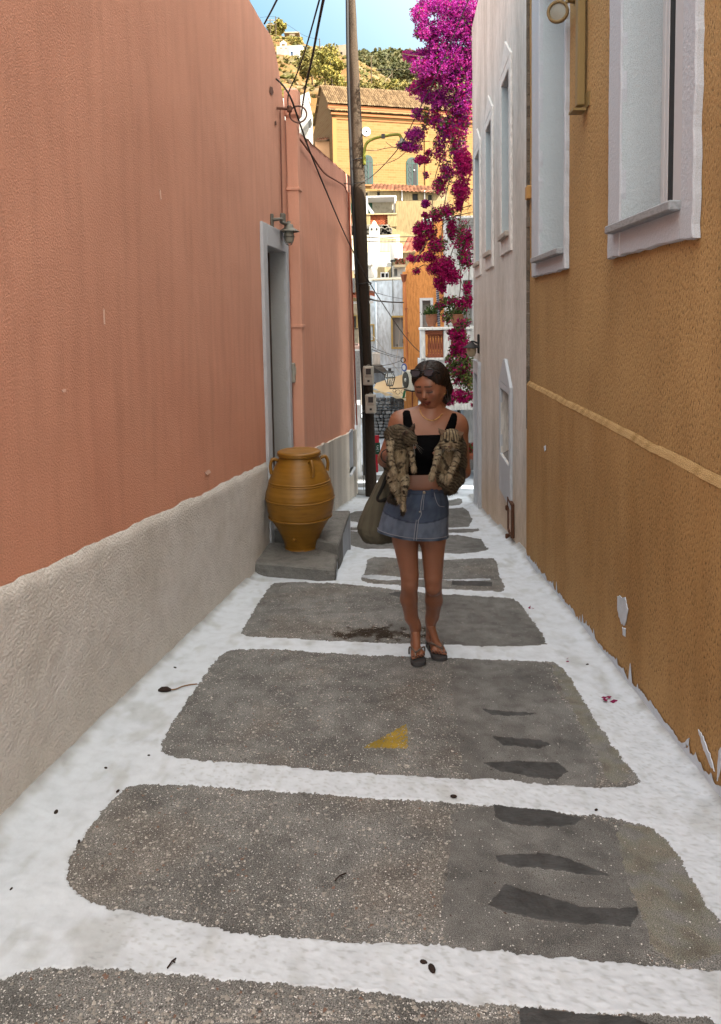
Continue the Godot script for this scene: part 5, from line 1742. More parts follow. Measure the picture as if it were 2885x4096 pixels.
# ---------------------------------------------------------------- houses at the foot of the lane
func near_town() -> void:
	# unseen houses added on the right to shade the lane foot and the terrace
	for s in [[5.0, 9.5, 12.5, 23.0, 7.0, "tall unseen house added behind the white house to shade the lane foot"], [6.5, 10.0, 37.5, 41.8, 7.7, "plain unseen house on the right whose shadow falls across the terrace wall"]]:
		var tm := MB.new()
		tm.box(Vector3((s[0] + s[1]) / 2, (s[4] - 5.0) / 2, -(s[2] + s[3]) / 2), Vector3(s[1] - s[0], s[4] + 5.0, s[3] - s[2]), Basis(), Color.WHITE, 0.05)
		tag(obj("house", tm, mat(lin(0.4896, 0.4624, 0.408), 0.9)), s[5], "house")
	var blue := mat(lin(0.56, 0.66, 0.77), 0.9, {"tex": M.streak, "scale": Vector3(0.6, 0.15, 0.6), "nrm": M.lumps, "nk": 0.3})
	var white := mat(lin(0.64, 0.65, 0.65), 0.9, {"tex": M.streak, "scale": Vector3(0.9, 0.2, 0.9), "nrm": M.lumps, "nk": 0.3})
	var cream := mat(lin(0.4624, 0.408, 0.306), 0.9, {"tex": M.mottled, "scale": 0.8})
	var orange := mat(lin(0.66, 0.275, 0.085), 0.9, {"tex": M.streak, "scale": Vector3(1.2, 0.22, 1.2), "nrm": M.grain, "nk": 0.4})
	var terra := mat(lin(0.272, 0.0884, 0.0476), 0.8, {"tex": M.mottled, "scale": 3.0})
	var yellow := mat(lin(0.3808, 0.2856, 0.1088), 0.8)
	var sash := mat(lin(0.238, 0.2448, 0.2448), 0.3)
	# ---- pale blue house
	var bh := front("blue_white_house", "pale bluish white house with a yellow framed window between pole and orange house", "house", facing(24.0, -0.1), [1484, 1122, 1640, 1640], 4.0, blue, [[1572, 1270, 1614, 1388, yellow, sash, 0.06], [1482, 1301, 1494, 1360, yellow, mat(lin(0.0612, 0.0408, 0.0272), 0.6), 0.04]], "", 0.4)
	var rt := MB.new()
	fbox(rt, 1490, 1111, 1614, 1122, 23.9, 4.0, 0.02)
	obj("roof_edge", rt, mat(lin(0.544, 0.5032, 0.408), 0.9), bh)
	var dp := MB.new()
	dp.tube([at(1504, 1130, 23.9), at(1507, 1400, 23.9)], 0.03, 8)
	obj("rain_pipe", dp, blue, bh, true)
	var ct := MB.new()
	var cp := []
	for q in [[1571, 1116], [1572, 1180], [1573, 1235], [1568, 1256]]: cp.append(at(q[0], q[1], 23.85))
	ct.tube(cp, 0.012, 5)
	obj("wall_cable", ct, M.grey_metal, bh, true)
	var hd := MB.new()
	hd.box(at(1589, 1382, 23.75), Vector3(0.03, 0.08, 0.03))
	hd.box(at(1613, 1300, 23.8), Vector3(0.03, 0.2, 0.03))
	hd.box(at(1613, 1365, 23.8), Vector3(0.03, 0.14, 0.03))
	obj("shutter_catch", hd, M.iron, bh)
	var sh := Node3D.new()
	sh.name = "louvred_shutter"
	bh.add_child(sh)
	for k in 13:
		var sm := MB.new()
		var y := 1414.0 + k * 3.7
		sm.box(at(1505, y + 1.2, 23.6), Vector3(0.22, 0.03, 0.05), Basis(Vector3.RIGHT, 0.5))
		obj("slat", sm, white, sh)
	var sf := MB.new()
	for s in [[1489, 1410, 1492, 1464], [1518, 1410, 1521, 1464], [1492, 1409, 1518, 1413], [1492, 1461, 1518, 1465]]: fbox(sf, s[0], s[1], s[2], s[3], 23.6, 0.06)
	obj("frame", sf, white, sh)
	# ---- left of the pole: slivers of houses further down
	var l1 := front("cream_house", "sliver of a cream house with a yellow window left of the wooden pole", "house", facing(22.0), [1395, 1205, 1437, 1460], 2.0, cream, [[1414, 1264, 1426, 1312, yellow, sash, 0.03]], "", 0.5)
	var e := MB.new()
	fbox(e, 1390, 1112, 1421, 1170, 21.0, 1.2)
	tag(obj("concrete_block", e, M.grey_stone), "grey concrete roof block left of the wooden pole", "roof block")
	var ev := thing("tiled_eave", "red tiled eave with white soffit left of the wooden pole", "eave")
	obj("tiles", tiled_roof(at(1396, 1206, 20.6), at(1500, 1192, 20.6), at(1500, 1168, 21.6), at(1396, 1175, 21.6), 0.2, 0.05, 3), mat(lin(0.204, 0.068, 0.0408), 0.9), ev, true)
	var so := MB.new()
	fbox(so, 1398, 1205, 1494, 1212, 20.8, 1.0)
	obj("soffit", so, white, ev)
	var rl := thing("balcony_railing", "black iron balcony railing in the gap left of the pole", "railing")
	var rm := MB.new()
	fbox(rm, 1408, 1313, 1432, 1317, 19.0, 0.05)
	fbox(rm, 1408, 1378, 1432, 1382, 19.0, 0.05)
	obj("rail", rm, M.iron, rl)
	for k in 8:
		var bm := MB.new()
		fbox(bm, 1409 + k * 3, 1317, 1410.2 + k * 3, 1380, 19.02, 0.03)
		obj("bar", bm, M.iron, rl)
	front("rose_house", "narrow pale rose wall below the black balcony left of the pole", "house", facing(19.4), [1404, 1384, 1440, 1420], 2.0, mat(lin(0.4216, 0.2856, 0.2448), 0.9), [], "", 0.5)
	front("grey_wall_house", "grey weathered wall strip between the pink house and the pole", "wall", facing(17.5), [1414, 1404, 1444, 1700], 1.0, mat(lin(0.2244, 0.2244, 0.2244), 0.95, {"tex": M.mottled, "scale": 2.0}), [], "", 0.5)
	front("white_end_wall", "white plaster wall at the foot of the pole by the pink house", "wall", facing(16.0), [1424, 1620, 1446, 2000], 1.0, white, [], "", 0.5)

	# ---- orange house
	var ow := facing(20.0, -0.06)
	var oh := front("orange_house", "bright orange house with white framed window behind the balcony", "house", ow, [1614, 1085, 1800, 1720], 5.0, orange, [[1690, 1202, 1723, 1310, M.white_paint, sash, 0.07]], "", 0.4)
	var gm := MB.new()
	var gp := PackedVector2Array()
	for q in [[1622, 1086], [1625, 1066], [1652, 1030], [1676, 985], [1720, 910], [1755, 870], [1800, 868], [1800, 1086]]: gp.append(on_wall(ow, q[0], q[1]))
	gm.slab(gp, wp(ow, 0, 0, -0.3), ow.u, Vector3.UP, ow.n, 0.299)
	obj("gable", gm, orange, oh)
	var dn := thing("rain_pipe", "terracotta painted rain pipe with funnel head at the orange corner", "downpipe")
	var f := MB.new()
	var fb := at(1616, 1112, 19.7)
	f.lathe([Vector2(0.03, -0.12), Vector2(0.05, -0.09), Vector2(0.085, 0.07), Vector2(0.092, 0.075), Vector2(0.092, 0.1), Vector2(0.08, 0.1)], 16, Transform3D(Basis(), fb))
	obj("funnel", f, terra, dn, true)
	var pm := MB.new()
	pm.tube([at(1617, 1112, 19.7), at(1624, 1240, 19.7), at(1628, 1420, 19.7), at(1628, 1450, 19.72)], 0.038, 10)
	obj("pipe", pm, mat(lin(0.34, 0.1156, 0.0408), 0.7), dn, true)
	for y in [1233, 1330]:
		var cl := MB.new()
		fbox(cl, 1619 + (y - 1233) * 0.05, y, 1631 + (y - 1233) * 0.05, y + 4, 19.65, 0.1)
		obj("pipe_clip", cl, terra, dn)
	var lp := MB.new()
	lp.tube([at(1650, 1560, 19.7), at(1650, 1700, 19.7)], 0.02, 6)
	obj("lower_pipe", lp, terra, dn, true)
	# ---- white house with the balcony
	var wh := front("balcony_house", "white house behind the bougainvillea with cornice and red balustered balcony", "house", facing(19.0), [1792, 880, 2050, 1900], 5.0, white, [[1829, 1622, 1844, 1700, mat(lin(0.374, 0.4216, 0.476), 0.7), M.black, 0.07], [1852, 1120, 1890, 1300, M.white_paint, sash, 0.05]], "", 0.5)
	var co := MB.new()
	for s in [[1772, 862, 2050, 872, 0.5], [1778, 872, 2050, 884, 0.34], [1785, 884, 2050, 896, 0.18]]: fbox(co, s[0], s[1], s[2], s[3], 19.0 - s[4], s[4] - 0.004, 0.01)
	obj("cornice", co, white, wh)
	var bx := MB.new()
	fbox(bx, 1682, 1436, 1960, 1640, 18.2, 0.78)
	obj("balcony_base", bx, white, wh)
	var ba := thing("balcony_balustrade", "white balcony parapet with terracotta balusters in two bays", "balustrade")
	var bp := MB.new()
	for s in [[1683, 1319, 1702, 1436], [1776, 1319, 1799, 1436], [1868, 1319, 1890, 1436]]: fbox(bp, s[0], s[1], s[2], s[3], 18.1, 0.3, 0.015)
	obj("post", bp, white, ba)
	var rp := MB.new()
	fbox(rp, 1680, 1308, 1960, 1319, 18.05, 0.4, 0.01)
	fbox(rp, 1702, 1432, 1776, 1440, 18.08, 0.3)
	fbox(rp, 1799, 1432, 1868, 1440, 18.08, 0.3)
	obj("rail", rp, white, ba)
	var tb := MB.new()
	for s in [[1702, 1776], [1799, 1868]]:
		fbox(tb, s[0] + 1, 1320, s[1] - 1, 1332, 18.12, 0.24, 0.03)
		fbox(tb, s[0] + 3, 1332, s[1] - 3, 1338, 18.15, 0.2)
	obj("under_rail", tb, terra, ba)
	for x0 in [1717.0, 1810.0]:
		for k in 6:
			var c := at(x0 + k * 11.0, 1431, 18.25)
			var H: float = at(x0 + k * 11.0, 1337, 18.25).y - c.y
			var bm := MB.new()
			bm.lathe([Vector2(0.042, 0.0), Vector2(0.042, 0.09), Vector2(0.026, 0.10), Vector2(0.034, 0.14), Vector2(0.022, 0.17), Vector2(0.038, 0.25), Vector2(0.036, 0.32), Vector2(0.022, H * 0.78), Vector2(0.020, H * 0.84), Vector2(0.034, H * 0.87), Vector2(0.024, H * 0.90), Vector2(0.038, H * 0.94), Vector2(0.038, H)], 12, Transform3D(Basis(), c))
			obj("baluster", bm, terra, ba, true)
	var sp := thing("striped_post", "blue and white spiral striped post on the balcony", "post")
	var s0 := at(1756, 1306, 18.2)
	var s1 := at(1750, 1150, 18.2)
	var nb_ := 22
	var pw := MB.new()
	pw.tube([s0, s1], 0.034, 12)
	obj("post", pw, M.white_paint, sp, true)
	for k in nb_:
		var st := MB.new()
		var hp := []
		for j in 9: hp.append(s0.lerp(s1, (k + 0.3 + j / 8.0 * 0.55) / nb_) + Vector3(cos(TAU * j / 8.0 * 0.5 - 0.3), 0, sin(TAU * j / 8.0 * 0.5 - 0.3)) * 0.031)
		st.tube(hp, 0.014, 5)
		obj("blue_stripe", st, mat(lin(0.0204, 0.034, 0.0816), 0.5), sp, true)
	var green := [lin(0.0476, 0.0816, 0.0238), lin(0.0816, 0.1224, 0.034), lin(0.0272, 0.0476, 0.017)]
	for s in [[1727, 1306, "terracotta pot with green plant at the left end of the balcony rail", 1.0], [1829, 1306, "terracotta pot with trailing plant on the balcony rail beside the bougainvillea", 1.1]]:
		var p0 := at(s[0], s[1], 18.25)
		var t := thing("flower_pot", s[2], "flower pot", p0, "balcony flower pots")
		var pt := MB.new()
		var q: float = s[3]
		pt.lathe([Vector2(0, 0), Vector2(0.10, 0), Vector2(0.105, 0.035), Vector2(0.10, 0.04), Vector2(0.135, 0.12), Vector2(0.15, 0.2), Vector2(0.145, 0.27), Vector2(0.156, 0.285), Vector2(0.154, 0.305), Vector2(0.13, 0.30), Vector2(0, 0.27)], 24, Transform3D(Basis.from_scale(Vector3(q, 1, q)), Vector3.ZERO))
		obj("pot", pt, mat(lin(0.272, 0.1156, 0.068), 0.85, {"tex": M.mottled, "scale": 4.0}), t, true)
		var xf := []
		var cs := []
		for k in 420:
			var dv := Vector3(rng.randfn(0, 0.10), absf(rng.randfn(0, 0.10)), rng.randfn(0, 0.09))
			xf.append(Transform3D(turned() * Basis.from_scale(Vector3.ONE * rng.randf_range(0.02, 0.05)), Vector3(0, 0.29, 0) + dv))
			cs.append(green[k % 3])
		many("leaves", M.leaf_mesh, M.foliage, xf, cs, t)
	# ---- air conditioner
	var ac := thing("air_conditioner", "white air conditioner outdoor unit on the orange wall beside the lantern", "air conditioner")
	var ab := Basis(Vector3.UP, -1.22)
	var ao := at(1646, 1520, 19.4)
	var am := MB.new()
	am.box(ao, Vector3(0.62, 0.5, 0.27), ab, Color.WHITE, 0.015)
	obj("case", am, mat(lin(0.4896, 0.4692, 0.408), 0.6), ac)
	var fx := Transform3D(ab * Basis(Vector3.RIGHT, PI / 2), ao + ab * Vector3(-0.07, 0, 0.137))
	var fm := MB.new()
	fm.lathe([Vector2(0.22, -0.01), Vector2(0.22, 0.004), Vector2(0.20, 0.006), Vector2(0.0, 0.0)], 28, fx)
	obj("fan_grille", fm, M.black, ac, true)
	for k in 5:
		var gr := MB.new()
		var ring := []
		for j in 25: ring.append(fx * Vector3(cos(TAU * j / 24) * (0.05 + k * 0.036), 0.01, sin(TAU * j / 24) * (0.05 + k * 0.036)))
		gr.tube(ring, 0.003, 4)
		obj("grille_ring", gr, M.grey_metal, ac, true)
	var hub := MB.new()
	hub.lathe([Vector2(0.055, 0.0), Vector2(0.05, 0.02), Vector2(0, 0.022)], 14, fx)
	obj("fan_hub", hub, mat(lin(0.408, 0.408, 0.3944), 0.5), ac, true)
	var bk := MB.new()
	bk.box(ao + ab * Vector3(0, -0.275, -0.05), Vector3(0.5, 0.03, 0.32), ab)
	obj("bracket", bk, M.iron, ac)
	# ---- lantern on its arm
	var lo := at(1560, 1546, 19.0)
	var la := thing("lantern", "black framed hexagonal street lantern on an arm before the awning", "lantern", lo)
	var cage := MB.new()
	var tops := []
	var n := 4
	for k in n:
		var a := TAU * (k + 0.35) / n
		var d := Vector3(cos(a), 0, sin(a))
		var p_lo := d * 0.085 + Vector3(0, 0.02, 0)
		var p_mid := d * 0.155 + Vector3(0, 0.235, 0)
		var p_hi := d * 0.095 + Vector3(0, 0.375, 0)
		var a2 := TAU * (k + 1.35) / n
		var d2 := Vector3(cos(a2), 0, sin(a2))
		cage.tube([p_lo, p_mid], 0.012, 5)
		cage.tube([p_mid, p_hi], 0.012, 5)
		cage.tube([p_lo, d2 * 0.085 + Vector3(0, 0.02, 0)], 0.012, 5)
		cage.tube([p_mid, d2 * 0.155 + Vector3(0, 0.235, 0)], 0.012, 5)
		cage.tube([p_hi, d2 * 0.095 + Vector3(0, 0.375, 0)], 0.012, 5)
		var pa := MB.new()
		pa.quad(p_lo, d2 * 0.085 + Vector3(0, 0.02, 0), d2 * 0.155 + Vector3(0, 0.235, 0), p_mid)
		pa.quad(p_mid, d2 * 0.155 + Vector3(0, 0.235, 0), d2 * 0.095 + Vector3(0, 0.375, 0), p_hi)
		obj("pane", pa, M.glass, la)
	obj("frame", cage, M.iron, la, true)
	var ch := MB.new()
	ch.lathe([Vector2(0.13, 0.375), Vector2(0.10, 0.40), Vector2(0.04, 0.415), Vector2(0.04, 0.45), Vector2(0.055, 0.46), Vector2(0.03, 0.475), Vector2(0, 0.476)], 12)
	obj("chimney_cap", ch, M.iron, la)
	var cn := MB.new()
	cn.tube([Vector3(0, 0.02, 0), Vector3(0, 0.18, 0)], 0.022, 8)
	obj("candle_bulb", cn, mat(lin(0.408, 0.374, 0.2856), 0.4), la, true)
	var arm := MB.new()
	arm.tube([Vector3(0, 0.02, 0), Vector3(0, -0.05, 0), at(1600, 1553, 19.2) - lo, at(1636, 1550, 19.8) - lo], 0.014, 6)
	obj("arm", arm, M.iron, la, true)
	var scr := MB.new()
	for s in [[1592, 1568, 9.0], [1578, 1562, 6.0], [1612, 1566, 7.0]]:
		var cp2 := []
		for j in 15: cp2.append(at(s[0] + cos(TAU * j / 14 * 1.2) * s[2], s[1] + sin(TAU * j / 14 * 1.2) * s[2], 19.2) - lo)
		scr.tube(cp2, 0.006, 4)
	obj("scroll", scr, M.iron, la, true)
	# ---- awning
	var aw := thing("awning", "beige canvas awning over the square behind the lantern", "awning")
	var top := [at(1498, 1550, 18.5), at(1540, 1522, 20.0), at(1618, 1494, 22.5), at(1622, 1545, 19.9)]
	var cm := MB.new()
	var na_ := 14
	for j in na_ + 1:
		for k in na_ + 1:
			var u := float(j) / na_
			var v := float(k) / na_
			var back: Vector3 = at(1505, 1532, 21.5).lerp(at(1626, 1492, 22.5), u)
			var fro: Vector3 = at(1492, 1556, 18.6).lerp(at(1624, 1592, 18.9), u)
			var p := back.lerp(fro, v)
			p.y -= 0.10 * sin(PI * u) * sin(PI * v) + 0.03 * sin(u * 14.0 + v * 4.0) * v
			cm.p(p, Color.WHITE)
	for j in na_:
		for k in na_:
			var q := j * (na_ + 1) + k
			cm.i.append_array([q, q + 1, q + na_ + 1, q + na_ + 1, q + 1, q + na_ + 2])
	obj("canvas", cm, mat(lin(0.476, 0.3808, 0.2448), 0.9, {"back": Color(0.6, 0.5, 0.35)}), aw, true)
	var vl := MB.new()
	for j in 20:
		var u0 := j / 20.0
		var u1 := (j + 1) / 20.0
		var p0: Vector3 = at(1492, 1556, 18.6).lerp(at(1624, 1592, 18.9), u0) + Vector3(0, -0.004, 0.004)
		var p1: Vector3 = at(1492, 1556, 18.6).lerp(at(1624, 1592, 18.9), u1) + Vector3(0, -0.004, 0.004)
		var dr0 := Vector3(0, -0.06 - 0.02 * sin(u0 * 20), 0.01 * sin(u0 * 33))
		var dr1 := Vector3(0, -0.06 - 0.02 * sin(u1 * 20), 0.01 * sin(u1 * 33))
		vl.quad(p0 + dr0, p1 + dr1, p1, p0)
	obj("valance", vl, mat(lin(0.5032, 0.408, 0.272), 0.9), aw)
	var gc := MB.new()
	gc.slab(PackedVector2Array([Vector2(0, 0), Vector2(0.06, 0.02), Vector2(0.10, 0.20), Vector2(0.04, 0.19)]), at(1609, 1594, 18.6), Vector3.RIGHT, Vector3.UP, Vector3.BACK, 0.02)
	tag(obj("green_banner", gc, mat(lin(0.0136, 0.0884, 0.0408), 0.8)), "small dark green cloth hanging at the awning corner", "banner")
	# ---- stone wall with railing
	var sw := thing("stone_wall", "grey stone garden wall with dark joints under the awning", "wall")
	var back := MB.new()
	fbox(back, 1490, 1588, 1640, 1760, 24.0, 0.5, 0.0, grey(0.25))
	obj("core", back, M.grey_stone, sw)
	var sm := MB.new()
	var y := 1590.0
	while y < 1745:
		var hgt := rng.randf_range(11, 17)
		var x := 1488.0 + rng.randf_range(0, 10)
		while x < 1640:
			var wid := rng.randf_range(13, 27)
			var c := at(x + wid / 2, y + hgt / 2, 23.9)
			sm.box(c, Vector3((wid - 2.4) / F * 24, (hgt - 2.2) / F * 24, 0.24 + rng.randf() * 0.06), Basis(Vector3.BACK, rng.randf_range(-0.06, 0.06)), grey(rng.randf_range(0.65, 1.1)), 0.025)
			x += wid
		y += hgt
	tag(obj("stones", sm, mat(lin(0.2448, 0.2516, 0.2584), 0.9, {"tex": M.mottled, "scale": 1.5, "nrm": M.lumps}), sw), "", "", "", "stuff")
	for s in [[1562, 1626, 1590, 1634, 23.0, "black iron railing over the stone wall, right under the awning"], [1490, 1545, 1468, 1530, 22.5, "black stair railing left of the lantern"]]:
		var t := thing("railing", s[5], "railing")
		var slope: float = 34.0 if s[0] == 1490 else 8.0
		var cnt := 12
		var rm2 := MB.new()
		rm2.tube([at(s[0], s[2], s[4]), at(s[1], s[2] + slope, s[4])], 0.025, 6)
		rm2.tube([at(s[0], s[3], s[4]), at(s[1], s[3] + slope * 0.4, s[4])], 0.02, 6)
		obj("rail", rm2, M.iron, t, true)
		for k in cnt:
			var xx: float = lerpf(s[0], s[1], (k + 0.5) / cnt)
			var bm := MB.new()
			bm.tube([at(xx, s[2] + slope * (k + 0.5) / cnt, s[4]), at(xx, s[3] + slope * 0.4 * (k + 0.5) / cnt, s[4])], 0.013, 5)
			obj("bar", bm, M.iron, t, true)
	var ss := MB.new()
	for k in 5:
		fbox(ss, 1484, 1462 + k * 6, 1530 + k * 6, 1468 + k * 6, 23.2 - k * 0.12, 0.4, 0.02, grey(0.8))
	tag(obj("stone_steps", ss, mat(lin(0.1496, 0.1428, 0.136), 0.95, {"tex": M.mottled, "scale": 2.0})), "dark stone stair head above the awning", "steps")
	# round blue traffic sign seen edge on
	var tsn := thing("road_sign", "blue and white round road sign on the orange corner", "sign", at(1618, 1470, 19.2))
	var td := MB.new()
	var tb2 := Basis(Vector3.UP, -0.95) * Basis(Vector3.RIGHT, PI / 2)
	td.lathe([Vector2(0, 0.012), Vector2(0.11, 0.012), Vector2(0.112, 0), Vector2(0, 0)], 24, Transform3D(tb2, Vector3.ZERO))
	obj("disc", td, mat(lin(0.0544, 0.0816, 0.2312), 0.5), tsn)
	var tc := MB.new()
	tc.lathe([Vector2(0, 0.018), Vector2(0.065, 0.018), Vector2(0.066, 0.0125)], 20, Transform3D(tb2, Vector3.ZERO))
	obj("face", tc, M.white_paint, tsn)
	# menu boards by the lane
	var sg := thing("menu_board", "red and green menu board with pale script half behind the pole", "sign")
	var red := mat(lin(0.2856, 0.00816, 0.0204), 0.6)
	var grn := mat(lin(0.00544, 0.0408, 0.0238), 0.6)
	for s in [[1490, 1742, 1517, 1771, red], [1490, 1771.5, 1521, 1818, grn], [1496, 1818.5, 1513, 1890, red]]:
		var bm := MB.new()
		fbox(bm, s[0], s[1], s[2], s[3], 14.6, 0.03, 0.004)
		obj("board", bm, s[4], sg)
	var script := MB.new()
	var lp2 := []
	for j in 24: lp2.append(at(1511 + 4.2 * cos(j * 0.42) * (1.0 - j * 0.02), 1784 + j * 0.5 - 3.5 * sin(j * 0.42), 14.585))
	script.tube(lp2, 0.003, 4)
	script.tube([at(1505, 1800, 14.585), at(1509, 1797, 14.585), at(1517, 1799, 14.585)], 0.003, 4)
	script.tube([at(1507, 1806, 14.585), at(1516, 1805, 14.585)], 0.003, 4)
	obj("script", script, M.white_paint, sg, true)
	# geraniums and a low grey ledge past the white house
	var lb := MB.new()
	fbox(lb, 1876, 1818, 1960, 1880, 15.5, 1.5, 0.02)
	tag(obj("stone_ledge", lb, M.grey_stone), "low grey ledge past the white house under the red flowers", "ledge")
	var ge := thing("geraniums", "red geraniums in a low planter past the white house", "flowers", at(1888, 1812, 15.6))
	var xf := []
	var cs := []
	for k in 150:
		xf.append(Transform3D(turned() * Basis.from_scale(Vector3.ONE * rng.randf_range(0.02, 0.06)), Vector3(rng.randfn(0, 0.10), rng.randf_range(0, 0.2), rng.randfn(0, 0.06))))
		cs.append([lin(0.238, 0.0136, 0.0272), lin(0.0408, 0.0748, 0.0204), lin(0.068, 0.102, 0.034)][k % 3])
	many("blossoms", M.leaf_mesh, M.foliage, xf, cs, ge)
	var pl := MB.new()
	pl.box(Vector3(0, -0.06, 0), Vector3(0.36, 0.14, 0.2), Basis(), Color.WHITE, 0.01)
	obj("planter", pl, terra, ge)

# ---------------------------------------------------------------- bougainvillea
func bract() -> ArrayMesh:      # three papery bracts round a small flower
	var mb := MB.new()
	for k in 3:
		var b := Basis(Vector3.UP, TAU * k / 3) * Basis(Vector3.RIGHT, -0.55)
		mb.tri(Vector3.ZERO, b * Vector3(-0.32, 0.02, 0.45), b * Vector3(0, 0.10, 0.5))
		mb.tri(Vector3.ZERO, b * Vector3(0, 0.10, 0.5), b * Vector3(0.32, 0.02, 0.45))
		mb.tri(b * Vector3(-0.32, 0.02, 0.45), b * Vector3(0, 0.0, 1.0), b * Vector3(0, 0.10, 0.5))
		mb.tri(b * Vector3(0, 0.10, 0.5), b * Vector3(0, 0.0, 1.0), b * Vector3(0.32, 0.02, 0.45))
	return mb.build()

